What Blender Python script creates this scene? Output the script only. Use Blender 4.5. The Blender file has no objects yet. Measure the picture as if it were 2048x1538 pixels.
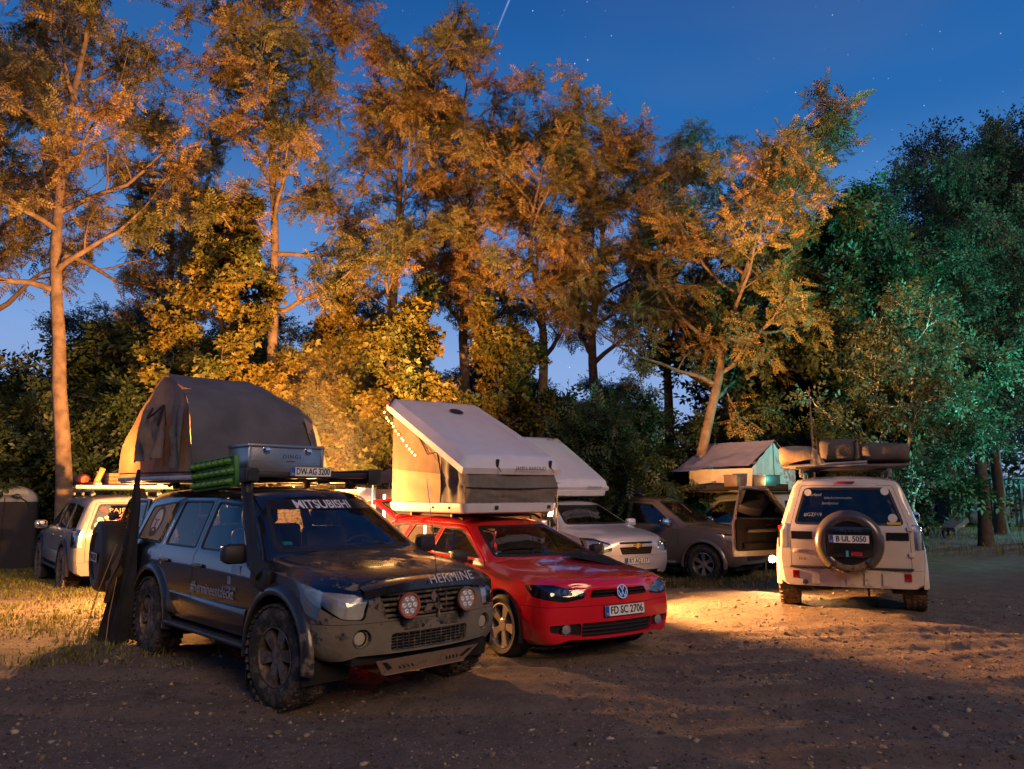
import bpy, bmesh, math, random
import numpy as np
from mathutils import Vector, Matrix

SC = bpy.context.scene
COL = SC.collection
R = math.radians
random.seed(7)

# ------------------------------------------------------------------ camera
cam_d = bpy.data.cameras.new('camera')
cam = bpy.data.objects.new('camera', cam_d); COL.objects.link(cam)
cam.location = (0, 0, 1.65)
cam.rotation_euler = (R(90 + 7.93), 0, 0)
cam_d.sensor_width = 36.0; cam_d.lens = 27.25
cam_d.clip_start = 0.05; cam_d.clip_end = 3000
SC.camera = cam
SC.view_settings.view_transform = 'Standard'
SC.view_settings.look = 'None'
SC.view_settings.exposure = 0.0
SC.view_settings.gamma = 1.0
SC.render.engine = 'CYCLES'
SC.cycles.use_denoising = True
SC.cycles.max_bounces = 7; SC.cycles.diffuse_bounces = 2; SC.cycles.glossy_bounces = 4
SC.cycles.transmission_bounces = 6; SC.cycles.transparent_max_bounces = 10
SC.cycles.sample_clamp_indirect = 4.0
SC.cycles.caustics_reflective = False; SC.cycles.caustics_refractive = False

# ------------------------------------------------------------------ world: dusk sky with stars
W = bpy.data.worlds.new('World'); SC.world = W; W.use_nodes = True
def _world():
    nt = W.node_tree; nt.nodes.clear(); N = nt.nodes.new; L = nt.links.new
    out = N('ShaderNodeOutputWorld'); bg = N('ShaderNodeBackground')
    tc = N('ShaderNodeTexCoord'); sep = N('ShaderNodeSeparateXYZ'); L(tc.outputs['Generated'], sep.inputs[0])
    # clear twilight gradient by elevation
    ramp = N('ShaderNodeValToRGB'); L(sep.outputs['Z'], ramp.inputs[0])
    cr = ramp.color_ramp; cr.interpolation = 'EASE'
    stops = [(0.0, (.36, .46, .82)), (.14, (.29, .46, .85)), (.29, (.105, .31, .74)), (.44, (.022, .155, .48)), (.62, (.010, .095, .35)), (1.0, (.006, .05, .22))]
    while len(cr.elements) < len(stops): cr.elements.new(.5)
    for e, (p, c) in zip(cr.elements, stops): e.position = p; e.color = (*c, 1)
    # a real twilight sky node added on top, sun well under the horizon
    sky = N('ShaderNodeTexSky'); sky.sky_type = 'NISHITA'; sky.sun_disc = False
    sky.sun_elevation = R(-3.0); sky.sun_rotation = R(-60)
    # thin high cloud veil
    noi = N('ShaderNodeTexNoise'); noi.inputs['Scale'].default_value = 1.6; noi.inputs['Detail'].default_value = 3
    mp = N('ShaderNodeMapping'); mp.inputs['Scale'].default_value = (1.0, 1.6, 3.0); mp.inputs['Location'].default_value = (0.25, .1, 0)
    L(tc.outputs['Generated'], mp.inputs[0]); L(mp.outputs[0], noi.inputs['Vector'])
    nr = N('ShaderNodeMapRange'); nr.inputs[1].default_value = .50; nr.inputs[2].default_value = .80; nr.inputs[4].default_value = .40
    L(noi.outputs[0], nr.inputs[0])
    veil = N('ShaderNodeMix'); veil.data_type = 'RGBA'; veil.inputs[7].default_value = (.13, .17, .36, 1)
    L(nr.outputs[0], veil.inputs[0]); L(ramp.outputs[0], veil.inputs[6])
    add = N('ShaderNodeMix'); add.data_type = 'RGBA'; add.blend_type = 'ADD'; add.inputs[0].default_value = 0.05
    L(veil.outputs[2], add.inputs[6]); L(sky.outputs[0], add.inputs[7])
    # stars
    prev = add.outputs[2]
    for sc_, th, gain, keep in ((40., .045, 4.5, .30), (80., .065, 1.4, .40)):
        vo = N('ShaderNodeTexVoronoi'); vo.inputs['Scale'].default_value = sc_; L(tc.outputs['Generated'], vo.inputs['Vector'])
        lt = N('ShaderNodeMapRange'); lt.inputs[1].default_value = th; lt.inputs[2].default_value = th * .4; L(vo.outputs['Distance'], lt.inputs[0])
        s2 = N('ShaderNodeSeparateColor'); L(vo.outputs['Color'], s2.inputs[0])
        br = N('ShaderNodeMapRange'); br.inputs[1].default_value = keep; br.inputs[2].default_value = 1.0; L(s2.outputs[0], br.inputs[0])
        pw = N('ShaderNodeMath'); pw.operation = 'POWER'; pw.inputs[1].default_value = 2.2; L(br.outputs[0], pw.inputs[0])
        mu = N('ShaderNodeMath'); mu.operation = 'MULTIPLY'; L(lt.outputs[0], mu.inputs[0]); L(pw.outputs[0], mu.inputs[1])
        ml = N('ShaderNodeMath'); ml.operation = 'MULTIPLY'; ml.inputs[1].default_value = gain; L(mu.outputs[0], ml.inputs[0])
        ad = N('ShaderNodeMix'); ad.data_type = 'RGBA'; ad.blend_type = 'ADD'; ad.inputs[7].default_value = (.8, .9, 1, 1)
        L(ml.outputs[0], ad.inputs[0]); L(prev, ad.inputs[6]); prev = ad.outputs[2]
    L(prev, bg.inputs['Color']); bg.inputs['Strength'].default_value = 0.88
    L(bg.outputs[0], out.inputs[0])
_world()

# broad warm fill added from behind the camera (the only sun lamp)
sd = bpy.data.lights.new('sun', 'SUN'); sun = bpy.data.objects.new('sun', sd); COL.objects.link(sun)
sd.energy = 1.55; sd.angle = R(25); sd.color = (1.0, .61, .32)
sun.rotation_euler = Vector((-.42, .80, -.50)).to_track_quat('-Z', 'Y').to_euler()

# ------------------------------------------------------------------ helpers
def tag(o, label=None, cat=None, group=None, kind=None):
    if label: o['label'] = label
    if cat: o['category'] = cat
    if group: o['group'] = group
    if kind: o['kind'] = kind
    return o
def empty(name, loc=(0, 0, 0), rz=0, parent=None):
    o = bpy.data.objects.new(name, None); COL.objects.link(o); o.empty_display_size = .1
    o.location = loc; o.rotation_euler = (0, 0, rz); o.parent = parent
    return o
def thing(name, label, cat, loc=(0, 0, 0), rz=0, group=None):
    return tag(empty(name, loc, rz), label, cat, group)
def link(name, me, m=None, parent=None, smooth=None):
    o = bpy.data.objects.new(name, me); COL.objects.link(o); o.parent = parent
    if m is not None and len(me.materials) == 0: me.materials.append(m)
    if smooth is not None:
        me.polygons.foreach_set('use_smooth', [True] * len(me.polygons))
        if smooth < 180: me.set_sharp_from_angle(angle=R(smooth))
    return o
def copy_tree(o, parent=None):
    c = o.copy(); COL.objects.link(c); c.parent = parent
    for ch in list(o.children): copy_tree(ch, c)
    return c
def np_mesh(name, V, F):
    V = np.asarray(V, np.float32); F = np.asarray(F, np.int32); k = F.shape[1]
    me = bpy.data.meshes.new(name)
    me.vertices.add(len(V)); me.vertices.foreach_set('co', V.ravel())
    me.loops.add(F.size); me.loops.foreach_set('vertex_index', F.ravel())
    me.polygons.add(len(F)); me.polygons.foreach_set('loop_start', np.arange(0, F.size, k, dtype=np.int32))
    me.polygons.foreach_set('loop_total', np.full(len(F), k, np.int32))
    me.update(calc_edges=True); return me

class MB:
    """collects primitives; build() links them as ONE mesh object"""
    def __init__(s): s.v = []; s.f = []
    def add(s, v, f):
        b = len(s.v); s.v += [tuple(p) for p in v]; s.f += [tuple(i + b for i in q) for q in f]; return s
    def box(s, c, size, rot=None, bev=0.0):
        x, y, z = (d / 2 for d in size)
        if bev > 0:
            b = min(bev, x * .9, y * .9, z * .9); vs = []; bm = bmesh.new()
            bmesh.ops.create_cube(bm, size=1)
            for v in bm.verts: v.co = Vector((v.co.x * 2 * x, v.co.y * 2 * y, v.co.z * 2 * z))
            bmesh.ops.bevel(bm, geom=list(bm.edges), offset=b, segments=2, affect='EDGES', profile=.5)
            bm.verts.index_update(); vs = [v.co.copy() for v in bm.verts]; fs = [[v.index for v in f.verts] for f in bm.faces]; bm.free()
        else:
            vs = [Vector((a * x, b_ * y, c_ * z)) for a in (-1, 1) for b_ in (-1, 1) for c_ in (-1, 1)]
            fs = [(0, 1, 3, 2), (4, 6, 7, 5), (0, 4, 5, 1), (2, 3, 7, 6), (0, 2, 6, 4), (1, 5, 7, 3)]
        if rot is not None:
            M = rot if isinstance(rot, Matrix) else Matrix.Rotation(rot, 3, 'Z'); vs = [M @ v for v in vs]
        return s.add([v + Vector(c) for v in vs], fs)
    def tube(s, pts, r, n=8, cap=True, rs=None):
        pts = [Vector(p) for p in pts]; m = len(pts); rs = rs or [r] * m; vs = []; fs = []
        t = (pts[1] - pts[0]).normalized(); up = Vector((0, 0, 1)) if abs(t.z) < .9 else Vector((1, 0, 0))
        a = t.cross(up).normalized()
        for i, p in enumerate(pts):
            t = (pts[min(i + 1, m - 1)] - pts[max(i - 1, 0)]).normalized()
            a = (a - t * a.dot(t)).normalized(); b = t.cross(a)
            for k in range(n):
                an = 2 * math.pi * k / n; vs.append(p + (a * math.cos(an) + b * math.sin(an)) * rs[i])
        for i in range(m - 1):
            for k in range(n):
                fs.append((i * n + k, i * n + (k + 1) % n, (i + 1) * n + (k + 1) % n, (i + 1) * n + k))
        if cap: fs.append(tuple(range(n - 1, -1, -1))); fs.append(tuple((m - 1) * n + k for k in range(n)))
        return s.add(vs, fs)
    def lathe(s, prof, c=(0, 0, 0), axis='Y', n=32, closed=False):
        """prof: list of (radius, along)"""
        vs = []; fs = []; m = len(prof)
        for k in range(n):
            an = 2 * math.pi * k / n; ca, sa = math.cos(an), math.sin(an)
            for r, h in prof:
                p = (r * ca, h, r * sa) if axis == 'Y' else ((h, r * ca, r * sa) if axis == 'X' else (r * ca, r * sa, h))
                vs.append(Vector(p) + Vector(c))
        for k in range(n):
            for i in range(m - 1 + (1 if closed else 0)):
                j = (i + 1) % m; k2 = (k + 1) % n
                fs.append((k * m + i, k * m + j, k2 * m + j, k2 * m + i))
        return s.add(vs, fs)
    def grid(s, P):
        """P[i][j] -> points"""
        a = len(P); b = len(P[0])
        return s.add([p for row in P for p in row], [(i * b + j, (i + 1) * b + j, (i + 1) * b + j + 1, i * b + j + 1) for i in range(a - 1) for j in range(b - 1)])
    def prism(s, poly, d0, d1, f):
        """poly 2-D points; f(u, v, d) -> 3-D"""
        n = len(poly); vs = [f(u, v, d0) for u, v in poly] + [f(u, v, d1) for u, v in poly]
        fs = [tuple(range(n - 1, -1, -1)), tuple(range(n, 2 * n))] + [(i, (i + 1) % n, n + (i + 1) % n, n + i) for i in range(n)]
        return s.add(vs, fs)
    def build(s, name, m, parent=None, smooth=35, fix=True):
        bm = bmesh.new(); vs = [bm.verts.new(p) for p in s.v]
        for f in s.f:
            try: bm.faces.new([vs[i] for i in f])
            except ValueError: pass
        if fix: bmesh.ops.recalc_face_normals(bm, faces=list(bm.faces))
        me = bpy.data.meshes.new(name); bm.to_mesh(me); bm.free()
        return link(name, me, m, parent, smooth)

# ------------------------------------------------------------------ materials (all procedural)
_M = {}
def mat(name, col=(.5, .5, .5), rough=.5, metal=0., var=.18, scale=6., bump=0., bscale=40., coat=0., emit=None, es=1., trans=0., alpha=1., ior=1.45, spec=.5, mud=None, coord='Object', transl=0., island=0., col2=None):
    """mud: (colour, threshold, (ax, ay, az, bias), scale) -> mud splashes where noise + a.x + b.. > threshold"""
    if name in _M: return _M[name]
    m = bpy.data.materials.new(name); m.use_nodes = True; nt = m.node_tree; N = nt.nodes.new; L = nt.links.new
    p = nt.nodes['Principled BSDF']; out = nt.nodes['Material Output']; tc = N('ShaderNodeTexCoord')
    noi = N('ShaderNodeTexNoise'); noi.inputs['Scale'].default_value = scale; noi.inputs['Detail'].default_value = 5
    L(tc.outputs[coord], noi.inputs['Vector'])
    mr = N('ShaderNodeMapRange'); mr.inputs[1].default_value = .3; mr.inputs[2].default_value = .7
    mr.inputs[3].default_value = 1 - var; mr.inputs[4].default_value = 1 + var; L(noi.outputs[0], mr.inputs[0])
    fac = mr.outputs[0]
    if island:
        g = N('ShaderNodeNewGeometry'); m2 = N('ShaderNodeMapRange'); m2.inputs[3].default_value = 1 - island; m2.inputs[4].default_value = 1 + island
        L(g.outputs['Random Per Island'], m2.inputs[0]); mm = N('ShaderNodeMath'); mm.operation = 'MULTIPLY'; L(fac, mm.inputs[0]); L(m2.outputs[0], mm.inputs[1]); fac = mm.outputs[0]
    vm = N('ShaderNodeVectorMath'); vm.operation = 'SCALE'; vm.inputs[0].default_value = col; L(fac, vm.inputs['Scale'])
    if col2:   # second leaf tint in drifting patches
        nb = N('ShaderNodeTexNoise'); nb.inputs['Scale'].default_value = .55; nb.inputs['Detail'].default_value = 4; L(tc.outputs[coord], nb.inputs['Vector'])
        rb = N('ShaderNodeMapRange'); rb.inputs[1].default_value = .40; rb.inputs[2].default_value = .62; L(nb.outputs[0], rb.inputs[0])
        mc2 = N('ShaderNodeMix'); mc2.data_type = 'RGBA'; mc2.inputs[6].default_value = (*col, 1); mc2.inputs[7].default_value = (*col2, 1); L(rb.outputs[0], mc2.inputs[0]); L(mc2.outputs[2], vm.inputs[0])
    c = vm.outputs[0]; ro = None
    if mud:
        mc, th, (ax, ay, az, bias), ms = mud
        n2 = N('ShaderNodeTexNoise'); n2.inputs['Scale'].default_value = ms; n2.inputs['Detail'].default_value = 9; n2.inputs['Roughness'].default_value = .72; L(tc.outputs[coord], n2.inputs['Vector'])
        dp = N('ShaderNodeVectorMath'); dp.operation = 'DOT_PRODUCT'; dp.inputs[1].default_value = (ax, ay, az); L(tc.outputs[coord], dp.inputs[0])
        a1 = N('ShaderNodeMath'); a1.operation = 'ADD'; L(n2.outputs[0], a1.inputs[0]); L(dp.outputs['Value'], a1.inputs[1])
        a2 = N('ShaderNodeMath'); a2.operation = 'ADD'; a2.inputs[1].default_value = bias; L(a1.outputs[0], a2.inputs[0])
        r2 = N('ShaderNodeMapRange'); r2.inputs[1].default_value = th; r2.inputs[2].default_value = th + .09; L(a2.outputs[0], r2.inputs[0])
        mx = N('ShaderNodeMix'); mx.data_type = 'RGBA'; L(r2.outputs[0], mx.inputs[0]); L(c, mx.inputs[6])
        v3 = N('ShaderNodeVectorMath'); v3.operation = 'SCALE'; v3.inputs[0].default_value = mc; L(mr.outputs[0], v3.inputs['Scale']); L(v3.outputs[0], mx.inputs[7])
        c = mx.outputs[2]
        rr = N('ShaderNodeMapRange'); rr.inputs[3].default_value = rough; rr.inputs[4].default_value = .9; L(r2.outputs[0], rr.inputs[0]); L(rr.outputs[0], p.inputs['Roughness']); ro = 1
        if coat:
            cc = N('ShaderNodeMapRange'); cc.inputs[3].default_value = coat; cc.inputs[4].default_value = 0; L(r2.outputs[0], cc.inputs[0]); L(cc.outputs[0], p.inputs['Coat Weight'])
    L(c, p.inputs['Base Color'])
    if ro is None: p.inputs['Roughness'].default_value = rough
    p.inputs['Metallic'].default_value = metal; p.inputs['IOR'].default_value = ior; p.inputs['Specular IOR Level'].default_value = spec
    if coat and not mud: p.inputs['Coat Weight'].default_value = coat
    p.inputs['Coat Roughness'].default_value = .06
    if trans: p.inputs['Transmission Weight'].default_value = trans
    if alpha < 1: p.inputs['Alpha'].default_value = alpha
    if emit: p.inputs['Emission Color'].default_value = (*emit, 1); p.inputs['Emission Strength'].default_value = es
    if bump:
        n3 = N('ShaderNodeTexNoise'); n3.inputs['Scale'].default_value = bscale; n3.inputs['Detail'].default_value = 6; L(tc.outputs[coord], n3.inputs['Vector'])
        bu = N('ShaderNodeBump'); bu.inputs['Strength'].default_value = bump; bu.inputs['Distance'].default_value = .02; L(n3.outputs[0], bu.inputs['Height']); L(bu.outputs[0], p.inputs['Normal'])
    if transl:
        tr = N('ShaderNodeBsdfTranslucent'); L(c, tr.inputs['Color']); ms_ = N('ShaderNodeMixShader'); ms_.inputs[0].default_value = transl
        L(p.outputs[0], ms_.inputs[1]); L(tr.outputs[0], ms_.inputs[2]); L(ms_.outputs[0], out.inputs[0])
    _M[name] = m; return m
def glass(name, tint=(.5, .55, .55), mixf=.25, rough=.03, dirt=0.):
    """thin window glass: tinted see-through with a fresnel mirror layer, a film of dust"""
    if name in _M: return _M[name]
    m = bpy.data.materials.new(name); m.use_nodes = True; nt = m.node_tree; nt.nodes.clear(); N = nt.nodes.new; L = nt.links.new
    out = N('ShaderNodeOutputMaterial'); t = N('ShaderNodeBsdfTransparent'); t.inputs[0].default_value = (*tint, 1)
    g = N('ShaderNodeBsdfGlossy'); g.inputs['Roughness'].default_value = rough
    fr = N('ShaderNodeFresnel'); fr.inputs[0].default_value = 1.5
    mr = N('ShaderNodeMapRange'); mr.inputs[3].default_value = mixf * .2; mr.inputs[4].default_value = 1.0; L(fr.outputs[0], mr.inputs[0])
    mx = N('ShaderNodeMixShader'); L(mr.outputs[0], mx.inputs[0]); L(t.outputs[0], mx.inputs[1]); L(g.outputs[0], mx.inputs[2])
    d = N('ShaderNodeBsdfDiffuse'); d.inputs[0].default_value = (.25, .22, .17, 1)
    tc = N('ShaderNodeTexCoord'); no = N('ShaderNodeTexNoise'); no.inputs['Scale'].default_value = 7; no.inputs['Detail'].default_value = 8; L(tc.outputs['Object'], no.inputs['Vector'])
    r2 = N('ShaderNodeMapRange'); r2.inputs[1].default_value = .35; r2.inputs[2].default_value = .85; r2.inputs[4].default_value = max(dirt, .02); L(no.outputs[0], r2.inputs[0])
    m2 = N('ShaderNodeMixShader'); L(r2.outputs[0], m2.inputs[0]); L(mx.outputs[0], m2.inputs[1]); L(d.outputs[0], m2.inputs[2]); L(m2.outputs[0], out.inputs[0])
    _M[name] = m; return m
def emit(name, col, s):
    return mat(name, (.02, .02, .02), .5, emit=col, es=s, var=.02)

def fbm(x, y, seed=0, octs=4, lac=2.03, gain=.5):
    """cheap value noise on arrays"""
    tot = np.zeros_like(x, dtype=float); amp = 1.; fr = 1.
    for o in range(octs):
        xs = x * fr + 17.3 * o; ys = y * fr - 9.1 * o
        xi = np.floor(xs).astype(np.int64); yi = np.floor(ys).astype(np.int64); xf = xs - xi; yf = ys - yi
        def h(a, b):
            n = (a * 374761393 + b * 668265263 + (seed + o) * 1442695041) & 0x7fffffff
            n = ((n ^ (n >> 13)) * 1274126177) & 0x7fffffff
            return ((n ^ (n >> 16)) & 0xffff) / 65535.0
        u = xf * xf * (3 - 2 * xf); v = yf * yf * (3 - 2 * yf)
        tot += amp * ((h(xi, yi) * (1 - u) + h(xi + 1, yi) * u) * (1 - v) + (h(xi, yi + 1) * (1 - u) + h(xi + 1, yi + 1) * u) * v - .5)
        amp *= gain; fr *= lac
    return tot
def sstep(a, b, x):
    t = np.clip((np.asarray(x, float) - a) / (b - a), 0, 1); return t * t * (3 - 2 * t)

def gz(x, y):
    """broad lie of the land: falls a little behind the cars, a low rise under the white off-roader"""
    x = np.asarray(x, float); y = np.asarray(y, float)
    return -.17 * sstep(12.5, 18, y) * (1 - .5 * sstep(9, 16, x)) + .10 * np.exp(-(((x - 4.9) / 2.4) ** 2 + ((y - 11.6) / 2.6) ** 2)) + 0.0
def gzf(x, y): return float(gz(x, y))
# ------------------------------------------------------------------ ground
def axis(lo, a, b, hi, d):
    mid = np.arange(a, b + 1e-6, d); L_ = []; s = d; p = a
    while p > lo: s *= 1.25; p -= s; L_.append(p)
    H_ = []; s = d; p = mid[-1]
    while p < hi: s *= 1.25; p += s; H_.append(p)
    return np.array(L_[::-1] + list(mid) + H_)
def build_ground():
    xs = axis(-700, -8.0, 9.0, 700, .042); ys = axis(-60, 4.3, 13.0, 900, .041)
    X, Y = np.meshgrid(xs, ys)
    near = np.exp(-np.maximum(0, (Y - 14)) / 8) * np.exp(-np.maximum(0, np.abs(X) - 9) / 6)
    Z = gz(X, Y) + near * (.045 * fbm(X * .7, Y * .7, 3) + .016 * fbm(X * 3.1, Y * 3.1, 5, 4) + .022 * np.maximum(0, fbm(X * 9, Y * 9, 9, 3)) + .010 * fbm(X * 5, Y * 14, 15, 2) + .013 * np.abs(fbm(X * 13, Y * 13, 33, 2)) * (1 + fbm(X * .9, Y * .9, 35, 2)))
    # wheel ruts swinging across the yard
    RUT = np.zeros_like(X)
    for k, (c0, c1, c2, w) in enumerate([(6.2, .10, .018, .14), (7.75, .06, .016, .14), (5.3, -.16, .02, .12), (8.9, .05, .006, .15), (4.9, .35, -.03, .13), (6.75, -.10, .012, .12), (9.9, -.06, .010, .15)]):
        yc = c0 + c1 * X + c2 * X * X; dist = Y - yc
        mod = .15 + 1.2 * np.clip(fbm(X * .5 + k, Y * .5, 20 + k, 3) + .35, 0, 1)
        lug = 1 + .20 * np.sin(X * 44 + k + 5 * fbm(X * 1.3, Y * 1.3, 50 + k, 2)) * (np.abs(dist) < w)
        Z += near * mod * (-.034 * np.exp(-(dist / w) ** 4) * lug + .024 * np.exp(-((np.abs(dist) - 1.9 * w) / (.6 * w)) ** 2)); RUT = np.maximum(RUT, mod * np.exp(-(dist / w) ** 4) * (.75 + .25 * np.sin(X * 44 + k + 5 * fbm(X * 1.3, Y * 1.3, 50 + k, 2) + 6 * np.sign(dist))))
    V = np.stack([X, Y, Z], -1).reshape(-1, 3); nx = len(xs); ny = len(ys)
    i, j = np.meshgrid(np.arange(nx - 1), np.arange(ny - 1)); a = (j * nx + i).ravel()
    me = np_mesh('ground', V, np.stack([a, a + 1, a + nx + 1, a + nx], -1))
    at = me.attributes.new('rut', 'FLOAT', 'POINT'); at.data.foreach_set('value', np.clip(RUT * near, 0, 1).astype(np.float32).ravel())
    m = bpy.data.materials.new('trodden_earth'); m.use_nodes = True; nt = m.node_tree; N = nt.nodes.new; L = nt.links.new; p = nt.nodes['Principled BSDF']
    tc = N('ShaderNodeTexCoord')
    def noise(s, d=6, r=.6):
        n = N('ShaderNodeTexNoise'); n.inputs['Scale'].default_value = s; n.inputs['Detail'].default_value = d; n.inputs['Roughness'].default_value = r; L(tc.outputs['Object'], n.inputs['Vector']); return n.outputs[0]
    r1 = N('ShaderNodeValToRGB'); L(noise(2.6, 14, .82), r1.inputs[0]); cr = r1.color_ramp
    cr.elements[0].position = .30; cr.elements[0].color = (.080, .063, .048, 1); cr.elements[1].position = .72; cr.elements[1].color = (.30, .23, .165, 1)
    e = cr.elements.new(.5); e.color = (.18, .137, .10, 1)
    # dark damp flecks and pale grit
    r2 = N('ShaderNodeMapRange'); r2.inputs[1].default_value = .56; r2.inputs[2].default_value = .66; L(noise(21, 7, .7), r2.inputs[0])
    mx = N('ShaderNodeMix'); mx.data_type = 'RGBA'; mx.inputs[7].default_value = (.052, .039, .028, 1); L(r1.outputs[0], mx.inputs[6])
    mu = N('ShaderNodeMath'); mu.operation = 'MULTIPLY'; mu.inputs[1].default_value = .75; L(r2.outputs[0], mu.inputs[0]); L(mu.outputs[0], mx.inputs[0])
    vo = N('ShaderNodeTexVoronoi'); vo.inputs['Scale'].default_value = 55; L(tc.outputs['Object'], vo.inputs['Vector'])
    r3 = N('ShaderNodeMapRange'); r3.inputs[1].default_value = .18; r3.inputs[2].default_value = .10; L(vo.outputs['Distance'], r3.inputs[0])
    sc_ = N('ShaderNodeSeparateColor'); L(vo.outputs['Color'], sc_.inputs[0]); gt = N('ShaderNodeMath'); gt.operation = 'GREATER_THAN'; gt.inputs[1].default_value = .72; L(sc_.outputs[0], gt.inputs[0])
    m3 = N('ShaderNodeMath'); m3.operation = 'MULTIPLY'; L(r3.outputs[0], m3.inputs[0]); L(gt.outputs[0], m3.inputs[1])
    mx2 = N('ShaderNodeMix'); mx2.data_type = 'RGBA'; mx2.inputs[7].default_value = (.40, .32, .23, 1); L(m3.outputs[0], mx2.inputs[0]); L(mx.outputs[2], mx2.inputs[6])
    # turf-dark soil away from the yard
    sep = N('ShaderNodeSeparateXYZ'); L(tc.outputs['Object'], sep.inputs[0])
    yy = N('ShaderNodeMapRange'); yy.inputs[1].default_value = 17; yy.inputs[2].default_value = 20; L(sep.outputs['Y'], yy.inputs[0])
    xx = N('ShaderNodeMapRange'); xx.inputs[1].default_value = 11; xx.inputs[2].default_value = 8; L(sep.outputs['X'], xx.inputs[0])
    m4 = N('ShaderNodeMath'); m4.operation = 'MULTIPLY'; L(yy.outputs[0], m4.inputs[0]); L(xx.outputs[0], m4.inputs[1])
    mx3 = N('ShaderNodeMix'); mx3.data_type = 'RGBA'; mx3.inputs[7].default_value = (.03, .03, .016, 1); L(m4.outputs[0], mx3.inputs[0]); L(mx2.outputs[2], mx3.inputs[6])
    ra = N('ShaderNodeAttribute'); ra.attribute_name = 'rut'; rm = N('ShaderNodeMath'); rm.operation = 'MULTIPLY'; rm.inputs[1].default_value = .55; L(ra.outputs['Fac'], rm.inputs[0])
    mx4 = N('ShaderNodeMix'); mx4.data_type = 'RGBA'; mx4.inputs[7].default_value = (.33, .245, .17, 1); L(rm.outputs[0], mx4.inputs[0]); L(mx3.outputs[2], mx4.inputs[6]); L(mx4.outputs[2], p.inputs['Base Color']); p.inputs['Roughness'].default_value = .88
    bu = N('ShaderNodeBump'); bu.inputs['Strength'].default_value = .9; bu.inputs['Distance'].default_value = .06
    ad = N('ShaderNodeMath'); ad.operation = 'ADD'; L(noise(30, 12, .80), ad.inputs[0]); L(m3.outputs[0], ad.inputs[1]); L(ad.outputs[0], bu.inputs['Height']); L(bu.outputs[0], p.inputs['Normal'])
    o = link('ground', me, m, None, 180); tag(o, kind='structure'); o['label'] = 'trodden brown earth yard with wheel ruts'
    return X, Y, Z, xs, ys
GX, GY, GZ, gxs, gys = build_ground()
def gh(x, y):
    """height of the built ground at arrays x, y"""
    i = np.clip(np.searchsorted(gxs, x) - 1, 0, len(gxs) - 2); j = np.clip(np.searchsorted(gys, y) - 1, 0, len(gys) - 2)
    u = (x - gxs[i]) / (gxs[i + 1] - gxs[i]); v = (y - gys[j]) / (gys[j + 1] - gys[j])
    return (GZ[j, i] * (1 - u) + GZ[j, i + 1] * u) * (1 - v) + (GZ[j + 1, i] * (1 - u) + GZ[j + 1, i + 1] * u) * v
def gh1(x, y): return float(gh(np.array([x]), np.array([y]))[0])

def scatter_stones(name, n, xr, yr, smin, smax, seed, m, label):
    rng = np.random.default_rng(seed)
    ico = bmesh.new(); bmesh.ops.create_icosphere(ico, subdivisions=1, radius=1); ico.verts.index_update()
    bv = np.array([v.co[:] for v in ico.verts]); bf = np.array([[v.index for v in f.verts] for f in ico.faces]); ico.free()
    x = rng.uniform(*xr, n); y = yr[0] + (yr[1] - yr[0]) * rng.random(n) ** 1.25
    keep = fbm(x * .6, y * .6, seed, 3) > rng.uniform(-.45, .25, n); x, y = x[keep], y[keep]; n = len(x)
    s = smin * (smax / smin) ** (rng.random(n) ** 3.2)
    V = bv[None] * (1 + .38 * rng.standard_normal((n, len(bv), 1)) * .7) * (s[:, None] * rng.uniform(.6, 1.3, (n, 3)))[:, None, :]
    V[:, :, 2] *= .65; a = rng.uniform(0, 6.28, n); c, sn = np.cos(a)[:, None], np.sin(a)[:, None]
    Vx = V[..., 0] * c - V[..., 1] * sn + x[:, None]; Vy = V[..., 0] * sn + V[..., 1] * c + y[:, None]
    Vz = V[..., 2] + (gh(x, y) + s * .12)[:, None]
    F = (bf[None] + (np.arange(n) * len(bv))[:, None, None]).reshape(-1, 3)
    o = link(name, np_mesh(name, np.stack([Vx, Vy, Vz], -1).reshape(-1, 3), F), m); tag(o, label, 'gravel', kind='stuff')
scatter_stones('gravel', 7500, (-7, 9), (4.3, 14), .004, .034, 11, mat('grit_stone', (.26, .205, .14), .85, island=.5, bump=.3), 'loose small stones strewn over the earth yard')
scatter_stones('clods', 3000, (-7, 9), (4.3, 12), .006, .030, 23, mat('earth_clod', (.055, .043, .033), .95, island=.4, bump=.6), 'dark damp earth clods kicked up by tyres')
scatter_stones('rubble', 900, (.8, 6.5), (13.2, 16.5), .012, .06, 31, mat('pale_stone', (.30, .25, .18), .85, island=.4), 'pale stones along the edge of the parked row')

def grit(n, seed, smin, smax, m, label):
    rng = np.random.default_rng(seed); bv = np.array([(1, 0, 0), (-1, 0, 0), (0, 1, 0), (0, -1, 0), (0, 0, 1)], float); bf = np.array([(0, 2, 4), (2, 1, 4), (1, 3, 4), (3, 0, 4)])
    y = 4.35 + 7.5 * rng.random(n) ** 1.6; x = rng.uniform(-1, 1, n) * (y * .70) ; k = fbm(x * .8, y * .8, seed, 4) > rng.uniform(-.5, .3, n); x, y = x[k], y[k]; n = len(x); s = smin * (smax / smin) ** (rng.random(n) ** 2)
    V = bv[None] * s[:, None, None] * rng.uniform(.6, 1.4, (n, 5, 1)) * np.array([1, 1, .8]); a = rng.uniform(0, 6.28, n); c, sn = np.cos(a)[:, None], np.sin(a)[:, None]
    V = np.stack([V[..., 0] * c - V[..., 1] * sn + x[:, None], V[..., 0] * sn + V[..., 1] * c + y[:, None], V[..., 2] + gh(x, y)[:, None] - s[:, None] * .1], -1)
    tag(link('grit', np_mesh('grit', V.reshape(-1, 3), (bf[None] + (np.arange(n) * 5)[:, None, None]).reshape(-1, 3)), m), label, 'gravel', kind='stuff')
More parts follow.
